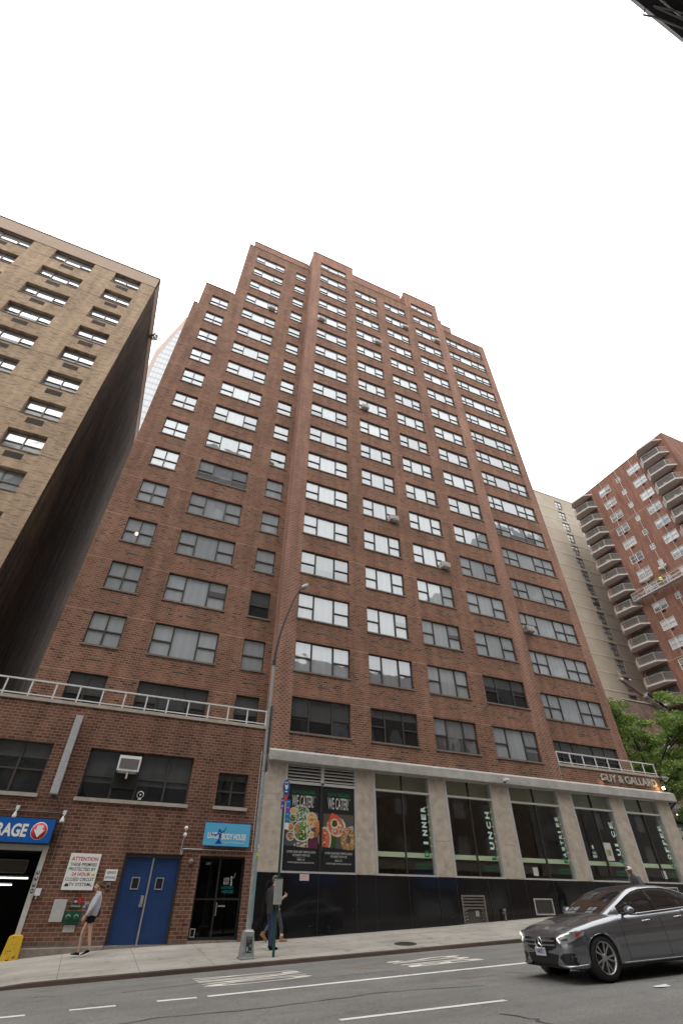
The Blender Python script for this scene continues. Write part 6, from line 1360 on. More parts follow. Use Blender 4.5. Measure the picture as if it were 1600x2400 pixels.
# chrome trims, pillars, seams
def on_side(x, t):   # point on the body side
    s = section(x); j = int(t); f = t-j; a, b = s[j], s[j+1]; return (lerp(a[0], b[0], f), lerp(a[1], b[1], f))
for s in (-1, 1):
    mb = MB(); mb.tube([(x, s*(interp(wB, x)+.014), interp(tS, x)+0.008) for x in (1.55, 1.8, 2.1, 2.5, 3.0, 3.4, 3.72)], 0.011, 6)
    top_ = [(x, s*(gsec(x)[3][0]+.006), gsec(x)[3][1]+.004) for x in (1.65, 1.8, 2.0, 2.2, 2.45, 2.8, 3.1, 3.4, 3.6, 3.72)]; mb.tube(top_, 0.008, 6)
    mb.obj('window_trim', 'chrome', car, origin=(0, 0, 0))
    mb = MB(); 
    g1 = gsec(2.62); mb.add([(2.58, s*(g1[1][0]+.004), g1[1][1]), (2.70, s*(g1[1][0]+.004), g1[1][1]), (2.66, s*(g1[2][0]+.006), g1[2][1]), (2.56, s*(g1[2][0]+.006), g1[2][1]), (2.62, s*(g1[3][0]+.004), g1[3][1]), (2.54, s*(g1[3][0]+.004), g1[3][1])], [(0, 1, 2, 3), (3, 2, 4, 5)]); mb.obj('door_pillar', 'car_black', car, origin=(0, 0, 0))
    mb = MB()
    for xx, top_t in ((1.42, 7.7), (2.55, 8.0), (3.42, 8.0)):
        mb.tube([(xx+(0.0 if xx < 3.4 else -0.02*t), s*(on_side(xx, t)[0]+.0015), on_side(xx, t)[1]) for t in (1.2, 2, 3, 4, 5, 6, 7, top_t)], 0.0035, 4, smooth=False)
    mb.tube([(x, s*(on_side(x, 1.5)[0]+.0015), on_side(x, 1.5)[1]) for x in (1.42, 2, 2.5, 3.2)], 0.0035, 4); mb.obj('door_seam', 'car_black', car, origin=(0, 0, 0))
    mb = MB(); mb.tube([(x, s*(on_side(x, 1.1)[0]+.008), .235) for x in (1.22, 1.6, 2.2, 2.8, 3.22)], 0.012, 6); mb.obj('sill_trim', 'chrome', car, origin=(0, 0, 0))
    for xx in (2.15, 3.08):
        mb = MB(); y_, z_ = on_side(xx, 6.4); mb.tube([(xx-.11, s*(y_-.002), z_), (xx-.09, s*(y_+.03), z_+.003), (xx+.07, s*(y_+.03), z_+.012), (xx+.10, s*(y_-.002), z_+.012)], 0.012, 8); mb.obj('door_handle', 'chrome', car, origin=(0, 0, 0))
        mb = MB(); mb.lathe([(0.001, s*(y_+.004)), (0.045, s*(y_+.002)), (0.055, s*(y_-.01))], (xx-.01, 0, z_), 'Y', 16); mb.obj('handle_recess', 'car_black', car, origin=(0, 0, 0))
    mb = MB(); mb.ball((0, 0, 0), 0.1, 10); mb.v = [(1.66+v[0]*0.85+ (0.03 if v[1] else 0), s*(.955)+v[1]*1.15, 1.015+v[2]*.75) for v in mb.v]; o = mb.obj('mirror', 'car_paint', car, origin=(0, 0, 0))
    mb = MB(); mb.tube([(1.62, s*.80, .955), (1.64, s*.90, .965)], [0.03, 0.022], 8); mb.add([(1.752, s*.88, .965), (1.752, s*1.045, .965), (1.752, s*1.035, 1.06), (1.752, s*.885, 1.065)], [(0, 1, 2, 3)]); mb.obj('mirror_arm', 'car_black', o, origin=(0, 0, 0))
# nose details, laid on the surface
tI = [(w_, x) for x, w_ in tW[:9]]
def nose_x(y, z):
    fy = interp(tI, abs(y)) if abs(y) > .42 else 0.0
    fz = interp([(0.58, 0.0), (.60, 0.0), (.66, .03), (.72, .10), (.785, .30), (.865, .8)], z) if z > .6 else (interp([(0.185, .13), (.20, .05), (.27, 0.0)], z) if z < .27 else 0)
    return max(fy, fz*0.9) if abs(y) < .6 else max(fy, fz)
def decal(mb, pts, off=.008, mat=0, n=6, bulge=0.0):
    c = (sum(p[0] for p in pts)/len(pts), sum(p[1] for p in pts)/len(pts)); P2 = []
    dens = []
    for a, b in zip(pts, pts[1:]+pts[:1]):
        for i in range(n): dens.append((lerp(a[0], b[0], i/n), lerp(a[1], b[1], i/n)))
    R_ = 5; vs = [(nose_x(*c)-off-bulge, c[0], c[1])]; fs = []
    for r in range(1, R_+1):
        t_ = r/R_
        for p in dens: y_, z_ = lerp(c[0], p[0], t_), lerp(c[1], p[1], t_); vs.append((nose_x(y_, z_)-off-bulge*(1-t_*t_), y_, z_))
    D = len(dens)
    for k in range(D): fs.append((0, 1+k, 1+(k+1) % D))
    for r in range(R_-1):
        for k in range(D): fs.append((1+r*D+k, 1+(r+1)*D+k, 1+(r+1)*D+(k+1) % D, 1+r*D+(k+1) % D))
    mb.add(vs, fs, mat, True)
mb = MB(); gr_ = [(-.50, .655), (-.44, .50), (-.30, .455), (.30, .455), (.44, .50), (.50, .655)]; decal(mb, gr_, .006); grl = mb.obj('grille', 'car_black', car, origin=(0, 0, 0))
mb = MB(); 
for z_ in (.535, .60):
    for s in (-1, 1): mb.tube([(nose_x(y_*s, z_)-.03, y_*s, z_+.015*abs(y_)) for y_ in (.09, .2, .3, .40, .47)], [.015]*5, 6)
mb.tube([(nose_x(y_, .66)-.008, y_, .662-.0*abs(y_)) for y_ in (-.50, -.35, -.2, 0, .2, .35, .50)], 0.008, 6)
mb.obj('slats', 'satin_silver', grl, origin=(0, 0, 0))
mb = MB(); ring = [(-.05, .105*math.cos(2*PI*k/28), .565+.105*math.sin(2*PI*k/28)) for k in range(29)]; mb.tube(ring, 0.010, 6, cap=False)
for k in range(3):
    a = PI/2+2*PI*k/3; a1, a2 = a+PI/3*1.0, a-PI/3; tip = (-.052, .098*math.cos(a), .565+.098*math.sin(a)); c1 = (-.045, .017*math.cos(a1), .565+.017*math.sin(a1)); c2 = (-.045, .017*math.cos(a2), .565+.017*math.sin(a2)); mb.add([tip, c1, (-.062, 0, .565), c2], [(0, 1, 2), (0, 2, 3)])
mb.obj('star_emblem', 'chrome', grl, origin=(0, 0, 0))
for s in (-1, 1):
    hl = [(.50, .645), (.58, .555), (.70, .565), (.80, .60), (.865, .68), (.875, .74), (.80, .745), (.66, .715), (.55, .69)]; hl = [(p*s, q_) for p, q_ in hl]; hl = hl if s > 0 else hl[::-1]
    mb = MB(); decal(mb, hl, .010, 0, 4, .012); h_ = mb.obj('headlight', 'headlamp', car, origin=(0, 0, 0))
    mb = MB(); p_ = [(.535, .645), (.60, .572), (.625, .578), (.575, .66)]; p_ = [(a*s, b) for a, b in p_]; decal(mb, p_, .030, 0, 3); p_ = [(.575, .665), (.60, .655), (.79, .715), (.79, .732), (.66, .702)]; p_ = [(a*s, b) for a, b in p_]; decal(mb, p_, .028, 0, 3); mb.obj('daytime_light', 'daylight_led', h_, origin=(0, 0, 0))
    mb = MB(); p_ = [(.825, .655), (.85, .68), (.864, .722), (.838, .728)]; p_ = [(a*s, b) for a, b in p_]; decal(mb, p_, .026, 0, 3); mb.obj('side_marker', 'amber', h_, origin=(0, 0, 0))
    mb = MB(); p_ = [(.65, .605), (.76, .62), (.75, .64), (.66, .63)]; p_ = [(a*s, b) for a, b in p_]; decal(mb, p_, .027, 0, 3); mb.obj('projector', 'car_black', h_, origin=(0, 0, 0))
    mb = MB(); it = [(.50, .37), (.60, .26), (.80, .25), (.835, .40), (.76, .43), (.62, .42)]; it = [(a*s, b) for a, b in it]; decal(mb, it, .006, 0, 4); mb.obj('air_intake', 'car_black', car, origin=(0, 0, 0))
    mb = MB(); mb.tube([(nose_x(y_*s, z_)-.012, y_*s, z_) for y_, z_ in ((.42, .25), (.55, .235), (.7, .23), (.82, .245), (.86, .26))], [.008, .016, .02, .016, .006], 6); mb.obj('bumper_trim', 'satin_silver', car, origin=(0, 0, 0))
mb = MB(); decal(mb, [(-.48, .40), (-.40, .255), (-.25, .235), (.25, .235), (.40, .255), (.48, .40), (.3, .41), (-.3, .41)], .006, 0, 4); mb.obj('lower_intake', 'car_black', car, origin=(0, 0, 0))
mb = MB(); mb.tube([(nose_x(y_, .215)-.02, y_, .212) for y_ in (-.78, -.6, -.4, 0, .4, .6, .78)], [.006, .012, .012, .012, .012, .012, .006], 6); mb.obj('lip', 'car_black', car, origin=(0, 0, 0))
mb = MB(); mb.box(-.05, -.03, -.16, .16, .37, .50); pl = mb.obj('number_plate', 'plate_white', car, origin=(0, 0, 0), bevel=0.004)
mb = MB(); text_mb(mb, 'T648201C', -.051, 0.0, .405, .065, .26, axis='X', depth=0.001, bold=0.02); mb.obj('characters', 'plate_ink', pl, origin=(0, 0, 0))
mb = MB()
for s in (-1, 1): mb.tube([(x, s*y_, interp(tT, x)-(.012 if x < .5 else .014)-.0) for x, y_ in ((.28, .36), (.6, .46), (1.0, .53), (1.25, .57))], .004, 4)
mb.tube([(interp([(0, .09), (.4, .12), (.7, .26)], abs(y_)), y_, interp(tT, interp([(0, .09), (.4, .12), (.7, .26)], abs(y_)))-.02*abs(y_)*2) for y_ in (-.62, -.4, -.2, 0, .2, .4, .62)], .003, 4)
mb.obj('bonnet_line', 'car_black', car, origin=(0, 0, 0))
for s in (-1, 1):
    mb = MB(); l_ = [(4.60, s*.74, .80), (4.66, s*.55, .82), (4.67, s*.55, .92), (4.58, s*.78, .92)]; mb.add([(a+.012, b*1.01, c) for a, b, c in l_], [(0, 1, 2, 3)]); mb.obj('tail_light', 'amber', car, origin=(0, 0, 0))
# wheels
def wheel(s):
    t_ = MB(); r0 = WR; t_.lathe([(.235, -.105), (.29, -.112), (.325, -.095), (r0, -.06), (r0, .06), (.325, .095), (.29, .112), (.235, .105)], (0, 0, 0), 'Y', 40)
    r = MB(); r.lathe([(.238, -.10), (.245, -.112), (.232, -.105), (.222, -.06), (.222, .06)], (0, 0, 0), 'Y', 40); r.lathe([(.001, -.085), (.045, -.085), (.06, -.07), (.06, -.04)], (0, 0, 0), 'Y', 20)
    for k in range(5):
        a = 2*PI*k/5+.3
        for da in (-.17, .17):
            a0, a1 = a+da*.6, a+da*1.35; w_ = .012
            p0 = Vector((.045*math.cos(a0), -.078, .045*math.sin(a0))); p1 = Vector((.228*math.cos(a1), -.095, .228*math.sin(a1))); n_ = Vector((-math.sin(a), 0, math.cos(a)))*w_; dp = Vector((0, .03, 0))
            vs = [p0-n_, p1-n_*1.15, p1+n_*1.15, p0+n_]; vs += [v+dp for v in vs]; r.add(vs, [(0, 1, 2, 3), (0, 4, 5, 1), (3, 2, 6, 7), (1, 5, 6, 2)])
    d = MB(); d.lathe([(.001, -.02), (.22, -.02)], (0, 0, 0), 'Y', 30); d.lathe([(.06, -.035), (.15, -.035), (.15, -.02)], (0, 0, 0), 'Y', 24, 1)
    return t_.mesh('tyre', 'tyre'), r.mesh('rim', 'rim'), d.mesh('brake', ['rim_dark', 'vent_metal'])
wt, wr, wd_ = wheel(1)
for i, (xw, s) in enumerate([(XW[0], -1), (XW[0], 1), (XW[1], -1), (XW[1], 1)]):
    e = bpy.data.objects.new('wheel', wt); COL.objects.link(e); e.parent = car; e.location = (xw, s*.79, WR-.005); e.rotation_euler = (0, random.random()*3, 0 if s < 0 else PI)
    child('rim', wr, e); child('brake_disc', wd_, e)
car.rotation_euler = (0, rad(-2.4), -0.065)

simple('orange_spray', (0.30, 0.17, 0.08), 0.9); simple('tar_seal', (0.055, 0.053, 0.052), 0.7)
for nm, mt, pts, wd in (('utility_mark', 'orange_spray', [(9.3, -5.6), (9.7, -5.9), (9.6, -6.2), (10.0, -6.3)], 0.03), ('utility_mark', 'orange_spray', [(10.6, -9.0), (11.2, -9.15), (11.7, -9.1)], 0.03), ('utility_mark', 'orange_spray', [(2.2, -5.4), (2.7, -5.5), (2.6, -5.8)], 0.03), ('utility_mark', 'orange_spray', [(11.9, -8.9), (12.2, -9.3)], 0.03),
                        ('tar_crack', 'tar_seal', [(9.0, -12.4), (9.15, -13.0), (9.05, -13.6), (9.3, -14.4), (9.2, -15.5)], 0.035), ('tar_crack', 'tar_seal', [(4.0, -6.0), (5.6, -5.85), (7.3, -6.9), (9.4, -6.95), (10.4, -7.1)], 0.018), ('tar_crack', 'tar_seal', [(3.0, -9.6), (4.4, -9.4), (6.2, -9.7), (8.4, -9.55), (10.8, -10.2)], 0.02)):
    b = MB(); P_ = []
    for a, c in zip(pts, pts[1:]):
        for i in range(6): t_ = i/6; P_.append((lerp(a[0], c[0], t_)+random.uniform(-.05, .05), lerp(a[1], c[1], t_)+random.uniform(-.05, .05)))
    vs = []
    for i, p in enumerate(P_):
        q_ = P_[min(i+1, len(P_)-1)]; o_ = P_[max(i-1, 0)]; d = Vector((q_[0]-o_[0], q_[1]-o_[1])); d.normalize(); w_ = wd*random.uniform(.3, 1.2)
        for s in (-1, 1): x, y = p[0]-d.y*w_*s, p[1]+d.x*w_*s; vs.append((x, y, z_road(x, y)+0.0045))
    b.add(vs, [(2*i, 2*i+2, 2*i+3, 2*i+1) for i in range(len(P_)-1)]); tag(b.obj(nm, mt), kind='structure')

# ================================================================== people
simple('skin', (0.46, 0.275, 0.20), 0.6); simple('skin_dark', (0.20, 0.105, 0.07), 0.6)
simple('hoodie_grey', (0.36, 0.365, 0.40), 0.9, noise=0.1, nscale=20); simple('cloth_black', (0.007, 0.007, 0.009), 0.95, spec=0.15); simple('denim', (0.022, 0.032, 0.075), 0.85, noise=0.2, nscale=25); simple('jacket_black', (0.02, 0.018, 0.019), 0.7); simple('shirt_lilac', (0.28, 0.26, 0.33), 0.85)
simple('hair_brown', (0.07, 0.035, 0.02), 0.7); simple('hair_blond', (0.50, 0.38, 0.20), 0.7); simple('hair_grey', (0.10, 0.10, 0.10), 0.8); simple('boot_tan', (0.30, 0.14, 0.055), 0.7); simple('leggings_grey', (0.06, 0.06, 0.08), 0.85); simple('sock_white', (0.6, 0.58, 0.6), 0.8); simple('cap_white', (0.6, 0.57, 0.58), 0.7); simple('cap_red', (0.55, 0.08, 0.08), 0.7); simple('jacket_grey', (0.10, 0.10, 0.12), 0.8); simple('vest_lime', (0.45, 0.65, 0.04), 0.6); simple('helmet_red', (0.55, 0.04, 0.03), 0.5); simple('bag_maroon', (0.09, 0.012, 0.018), 0.7); simple('shoe_white', (0.65, 0.65, 0.66), 0.6); simple('cardigan', (0.30, 0.21, 0.14), 0.9)
def skin_obj(name, chains, mat, parent, sub=1, root=0):
    """one continuous skinned surface over joined chains; a chain is a list of (key, (x,y,z), radius or (rx,ry))"""
    keys = {}; vs = []; rr = []; es = []
    for ch in chains:
        prev = None
        for item in ch:
            k = item[0]
            if k not in keys: keys[k] = len(vs); vs.append(item[1]); rr.append(item[2] if isinstance(item[2], tuple) else (item[2], item[2]))
            if prev is not None and (prev, keys[k]) not in es: es.append((prev, keys[k]))
            prev = keys[k]
    me = bpy.data.meshes.new('sk'); me.from_pydata(vs, es, []); o = bpy.data.objects.new('sk', me); COL.objects.link(o)
    md = o.modifiers.new('s', 'SKIN'); md.use_smooth_shade = True; s2 = o.modifiers.new('d', 'SUBSURF'); s2.levels = s2.render_levels = sub
    for i, sv in enumerate(me.skin_vertices[0].data): sv.radius = rr[i]; sv.use_root = (i == root)
    dg = bpy.context.evaluated_depsgraph_get(); dg.update(); m2 = bpy.data.meshes.new_from_object(o.evaluated_get(dg)); bpy.data.objects.remove(o)
    m2.name = name; m2.materials.clear(); m2.materials.append(MATS[mat])
    for p in m2.polygons: p.use_smooth = True
    ob = bpy.data.objects.new(name, m2); COL.objects.link(ob); ob.parent = parent; return ob
def garment(name, torso, tubes, mat, parent, n=18):
    """cloth: a lofted torso of horizontal ellipses (x, y, z, rx, ry) with sleeves or legs grown from it"""
    b = MB()
    if torso:
        vs = []; 
        for j, (x, y, z, rx, ry) in enumerate(torso):
            for i in range(n):
                a = 2*PI*i/n; w_ = 1+0.035*math.sin(a*5+j*1.7); ca, sa = math.cos(a), math.sin(a)
                vs.append((x+rx*w_*math.copysign(abs(ca)**.85, ca), y+ry*w_*math.copysign(abs(sa)**.85, sa), z))
        b.add(vs, [(j*n+i, j*n+(i+1) % n, (j+1)*n+(i+1) % n, (j+1)*n+i) for j in range(len(torso)-1) for i in range(n)], 0, True)
    for tb in tubes:
        P_ = [Vector(p[:3]) for p in tb]; R_ = [p[3] for p in tb]; Q = []; S = []
        for i in range(len(P_)-1):
            for k in range(4): t_ = k/4; Q.append(P_[i].lerp(P_[i+1], t_)); S.append(lerp(R_[i], R_[i+1], t_)*(1+0.05*math.sin((i*4+k)*2.3)))
        Q.append(P_[-1]); S.append(R_[-1]); b.tube(Q, S, 14)
        b.ball(tuple(P_[0]), R_[0]*1.02, 8)
    return b.obj(name, mat, parent, origin=(0, 0, 0))
def hand_chains(w_key, w, d, up, side, s=1.0, curl=0.5, pre=''):
    """palm and five fingers from the wrist: d forward, side across the palm towards the thumb, up the back of the hand"""
    d = Vector(d).normalized(); side = Vector(side).normalized(); up = d.cross(side).normalized()*-1
    w = Vector(w); ch = []; palm = w+d*0.045*s; ch.append([(w_key, tuple(w), 0.02*s), (pre+'palm', tuple(palm), (0.032*s, 0.02*s))])
    for i, (o, L) in enumerate(((-0.030, .055), (-0.010, .072), (0.010, .078), (0.030, .068))):
        b = palm+d*0.04*s+side*o*s; k = b+d*L*0.5*s-up*0.01*curl; t = k+(d*(1-curl)-up*curl).normalized()*L*0.55*s
        ch.append([(pre+'palm', tuple(palm), .02), (pre+'f%d' % i, tuple(b), .0095*s), (pre+'g%d' % i, tuple(k), .009*s), (pre+'h%d' % i, tuple(t), .0075*s)])
    tb = palm-d*0.01*s+side*0.038*s; ch.append([(pre+'palm', tuple(palm), .02), (pre+'t0', tuple(tb), .0115*s), (pre+'t1', tuple(tb+(d*0.7+side*0.4-up*curl*0.4).normalized()*0.045*s), .0095*s)])
    return ch
def head(parent, c, face=-1, skin='skin', hair='hair_brown', style='bun', tilt=0.0, k=1.0):
    """head with face towards local x*face"""
    b = MB(); n = 18; rings = 14; vs = []; fs = []
    for j in range(rings+1):
        th = PI*j/rings; z = 0.118*math.cos(th)
        for i in range(n):
            a = 2*PI*i/n; ca, sa = math.cos(a), math.sin(a); r = math.sin(th); x = 0.094*r*ca; y = 0.073*r*sa
            f = ca
            if z < 0: y *= 1+0.9*z; x = x*(1+0.6*z)+0.0
            if f > 0.3 and z < -0.02: x += 0.012*f
            if f > .93 and -0.035 < z < 0.02: x += 0.022*(1-abs(z+0.012)/0.05)      # nose
            if f > .55 and .75 > abs(sa) > .2 and 0.0 < z < 0.04: x -= 0.008            # eye sockets
            if f > .9 and -0.075 < z < -0.055: x += 0.006                               # lips
            vs.append((face*x*k, face*y*k, z*k))
    for j in range(rings):
        for i in range(n): fs.append((j*n+i, (j+1)*n+i, (j+1)*n+(i+1) % n, j*n+(i+1) % n))
    b.add(vs, fs, 0, True)
    for s in (-1, 1):
        b.ball((-0.005*face*k, s*0.075*k, -0.01*k), 0.024*k, 7); 
    R_ = Matrix.Rotation(tilt, 4, 'Y'); T_ = Matrix.Translation(c); b.v = [tuple(T_ @ (R_ @ Vector(v))) for v in b.v]
    h = b.obj('head', skin, parent, origin=(0, 0, 0))
    e = MB(); 
    for s in (-1, 1): e.ball((face*0.086*k, s*0.030*k, 0.018*k), 0.011*k, 6); e.tube([(face*0.094*k, s*0.018*k, 0.038*k), (face*0.088*k, s*0.045*k, 0.040*k)], 0.004*k, 4)
    e.tube([(face*0.100*k, -0.02*k, -0.062*k), (face*0.104*k, 0, -0.061*k), (face*0.100*k, 0.02*k, -0.062*k)], 0.004*k, 4)
    e.v = [tuple(T_ @ (R_ @ Vector(v))) for v in e.v]; e.obj('face_features', 'hair_brown', h, origin=(0, 0, 0))
    g = MB(); vs = []; fs = []; n2 = 20; r2 = 10
    for j in range(r2+1):
        th = PI*0.60*j/r2
        for i in range(n2):
            a = 2*PI*i/n2; ca = math.cos(a); lim = 1.0
            t = th*(0.58 if ca > 0.45 else (0.8 if ca > 0 else 1.0)); r = math.sin(t); vs.append((face*(0.101*r*ca-0.008)*k, face*0.083*r*math.sin(a)*k, (0.126*math.cos(t)+0.002)*k))
    for j in range(r2):
        for i in range(n2): fs.append((j*n2+i, (j+1)*n2+i, (j+1)*n2+(i+1) % n2, j*n2+(i+1) % n2))
    g.add(vs, fs, 0, True)
    if style == 'bun': g.ball((-face*0.125*k, 0, 0.0), 0.048*k, 8); g.ball((-face*0.10*k, 0, 0.01), 0.04*k, 8)
    if style == 'long': g.tube([(-face*0.05*k, 0, 0.08*k), (-face*0.085*k, 0, -0.05*k), (-face*0.08*k, 0, -0.2*k)], [0.07*k, 0.075*k, 0.04*k], 10)
    g.v = [tuple(T_ @ (R_ @ Vector(v))) for v in g.v]; g.obj('hair', hair, parent, origin=(0, 0, 0))
    return h
def shoe(parent, heel, toe, mat, sole='shoe_white', w=0.045, h=0.075, boot=0.0):
    H, T = Vector(heel), Vector(toe); d = (T-H); L = d.length; d.normalize(); sd = Vector((-d.y, d.x, 0)).normalized(); upv = sd.cross(d)*-1
    if upv.z < 0: upv = -upv
    b = MB(); prof = [(0.0, .7, .55), (.06, .95, .95), (.25, 1.0, 1.0), (.45, .95, .85), (.7, 1.05, .55), (.9, .9, .42), (1.0, .5, .25)]; n = 10; vs = []
    for t, ww, hh in prof:
        for i in range(n):
            a = PI*i/(n-1); p = H+d*L*t+sd*(w*ww*math.cos(a))+upv*(0.025+h*hh*math.sin(a)); vs.append(p)
    b.add(vs, [(j*n+i, j*n+i+1, (j+1)*n+i+1, (j+1)*n+i) for j in range(6) for i in range(n-1)], 0, True)
    if boot: c = H+d*L*.22+upv*.05; b.tube([c, c+Vector((0, 0, boot))], [.055, .06], 12)
    o = b.obj('shoe' if not boot else 'boot', mat, parent, origin=(0, 0, 0))
    b = MB(); vs = []
    for t, ww in ((-.03, .6), (.05, 1.0), (.3, 1.05), (.5, .95), (.72, 1.12), (.92, .95), (1.03, .5)):
        for s in (1, -1): vs.append(H+d*L*t+sd*w*ww*s)
    m_ = len(vs); vs += [v+upv*0.03 for v in vs]; fs = []
    for i in range(6): fs += [(2*i, 2*i+1, 2*i+3, 2*i+2), (m_+2*i, m_+2*i+2, m_+2*i+3, m_+2*i+1), (2*i, 2*i+2, m_+2*i+2, m_+2*i), (2*i+1, m_+2*i+1, m_+2*i+3, 2*i+3)]
    fs += [(0, m_, m_+1, 1), (12, 13, m_+13, m_+12)]; b.add(vs, fs); b.obj('sole', sole, o, origin=(0, 0, 0))

# --- woman walking left
wx, wy = 3.16, -1.0; wz = z_side(wx, wy)
P = empty('person', (wx, wy, wz), 'woman in grey hoodie and black shorts walking left with a water bottle', 'person')
hipz = .90
body_ch = [[('pel', (0, 0, .93), .10), ('wst', (.005, 0, 1.06), .09), ('chs', (.03, 0, 1.24), (.11, .10)), ('shm', (.035, 0, 1.37), .07), ('nck', (.01, 0, 1.45), .048), ('hd', (-.01, 0, 1.52), .05)],
 [('pel', 0, 0), ('hL', (-.01, -.09, .88), .082), ('kL', (.07, -.085, .50), .050), ('cL', (.115, -.085, .33), .047), ('aL', (.17, -.085, .13), .031), ('mL', (.12, -.085, .06), .03)],
 [('pel', 0, 0), ('hR', (-.02, .09, .88), .082), ('kR', (-.135, .085, .50), .050), ('cR', (-.115, .085, .33), .047), ('aR', (-.10, .085, .10), .031), ('mR', (-.14, .085, .04), .03)],
 [('shm', 0, 0), ('sL', (.05, -.16, 1.36), .045), ('eL', (-.03, -.20, 1.10), .034), ('wL', (-.17, -.19, .90), .022)],
 [('shm', 0, 0), ('sR', (.04, .16, 1.36), .045), ('eR', (.05, .21, 1.10), .034), ('wR', (-.14, .17, 1.17), .022)]]
body_ch += hand_chains('wL', (-.17, -.19, .90), (-.6, 0, -.8), None, (-.5, .3, .4), 1, .5, 'L') + hand_chains('wR', (-.14, .17, 1.17), (-1, -.2, .1), None, (0, .3, 1), 1, .9, 'R')
# shift fingers parents handled by key
body = skin_obj('body', body_ch, 'skin', P, 1)
head(P, (-.03, 0, 1.60), -1, 'skin', 'hair_brown', 'bun', 0.0)
garment('hoodie', [(-.0, 0, .89, .145, .17), (-.0, 0, .94, .17, .19), (.01, 0, 1.08, .165, .18), (.03, 0, 1.24, .15, .185), (.04, 0, 1.34, .115, .175), (.04, 0, 1.40, .08, .12), (.03, 0, 1.45, .06, .065)], [[(.05, -.155, 1.345, .07), (-.03, -.205, 1.11, .062), (-.15, -.195, .93, .042), (-.165, -.192, .905, .034)], [(.04, .155, 1.345, .07), (.05, .215, 1.10, .06), (-.11, .175, 1.165, .042), (-.13, .172, 1.17, .032)]], 'hoodie_grey', P)
skin_obj('hood', [[('a', (.05, -.07, 1.43), .045), ('b', (.095, 0, 1.44), .055), ('c', (.05, .07, 1.43), .045)]], 'hoodie_grey', P, 1)
garment('shorts', [(-.0, 0, 1.0, .12, .145), (-.0, 0, .90, .135, .175), (-.0, 0, .82, .13, .175)], [[(.0, -.088, .86, .10), (.02, -.09, .74, .098)], [(-.02, .088, .86, .10), (-.055, .09, .75, .096)]], 'cloth_black', P)
shoe(P, (.20, -.085, .075), (-.03, -.085, .0), 'cloth_black'); shoe(P, (-.07, .085, .0), (-.31, .085, .015), 'cloth_black')
b = MB(); b.tube([(.0, -.13, 1.42), (.10, -.10, 1.30), (.155, -.05, 1.05), (.15, -.0, .98)], .012, 6); b.obj('bag_strap', 'bag_maroon', P, origin=(0, 0, 0))
b = MB(); b.ball((0, 0, 0), .12, 10); b.v = [(.17+v[0]*.5, v[1]*.9, .98+v[2]) for v in b.v]; b.obj('bag', 'bag_maroon', P, origin=(0, 0, 0))
glass_mat('bottle_plastic', (.8, .85, .9), 1.45)
e = empty('water_bottle', (wx-.25, wy+.15, wz+1.1), 'clear plastic water bottle with blue cap in the hand of the woman', 'bottle')
b = MB(); b.lathe([(.001, -.13), (.030, -.13), (.033, -.12), (.033, .04), (.012, .075), (.012, .09)], (0, 0, 0), 'Z', 14); Mx = Matrix.Translation((wx-.25, wy+.14, wz+1.12)) @ Matrix.Rotation(rad(22), 4, 'Y'); b.v = [tuple(Mx @ Vector(v)) for v in b.v]; b.obj('bottle', 'bottle_plastic', e)
b = MB(); b.lathe([(.014, .09), (.014, .115), (.001, .115)], (0, 0, 0), 'Z', 10); b.lathe([(.034, -.04), (.034, .02)], (0, 0, 0), 'Z', 14); b.v = [tuple(Mx @ Vector(v)) for v in b.v]; b.obj('cap', 'lucid_blue', e)

# --- man at the bus stop
mx_, my_ = 8.47, -2.0; mz_ = z_side(mx_, my_)
P = empty('person', (mx_, my_, mz_), 'man in black jacket, blue jeans and grey knit cap standing behind the bus stop pole', 'person', rz=rad(20))
ch = [[('pel', (0, 0, .96), .12), ('wst', (0, 0, 1.10), .11), ('chs', (-.01, 0, 1.30), (.13, .12)), ('shm', (-.02, 0, 1.47), .08), ('nck', (.0, 0, 1.54), .055), ('hd', (.02, 0, 1.62), .05)],
 [('pel', 0, 0), ('hL', (0, -.11, .90), .09), ('kL', (.0, -.12, .50), .06), ('aL', (-.02, -.13, .10), .038), ('mL', (.04, -.13, .05), .035)], [('pel', 0, 0), ('hR', (0, .11, .90), .09), ('kR', (.08, .12, .50), .06), ('aR', (.12, .13, .10), .038), ('mR', (.2, .13, .05), .035)],
 [('shm', 0, 0), ('sL', (-.03, -.20, 1.45), .055), ('eL', (-.13, -.25, 1.18), .042), ('wL', (.0, -.24, 1.02), .028)], [('shm', 0, 0), ('sR', (-.02, .20, 1.45), .055), ('eR', (-.02, .25, 1.17), .042), ('wR', (.08, .22, .95), .028)]]
ch += hand_chains('wL', (.0, -.24, 1.02), (.8, .2, -.5), None, (0, .6, .6), 1, .5, 'L') + hand_chains('wR', (.08, .22, .95), (.3, 0, -1), None, (1, 0, .3), 1, .4, 'R')
skin_obj('body', ch, 'skin', P, 1); head(P, (.04, 0, 1.70), 1, 'skin', 'hair_grey', 'short')
garment('jacket', [(0, 0, .84, .15, .20), (0, 0, .92, .155, .205), (0, 0, 1.08, .15, .19), (-.01, 0, 1.30, .155, .205), (-.02, 0, 1.42, .14, .215), (-.02, 0, 1.49, .10, .15), (0, 0, 1.56, .075, .08)], [[(-.03, -.19, 1.42, .085), (-.14, -.255, 1.18, .072), (-.02, -.245, 1.03, .055), (.0, -.24, 1.015, .045)], [(-.02, .19, 1.42, .085), (-.02, .255, 1.17, .072), (.07, .222, .98, .052)]], 'jacket_black', P)
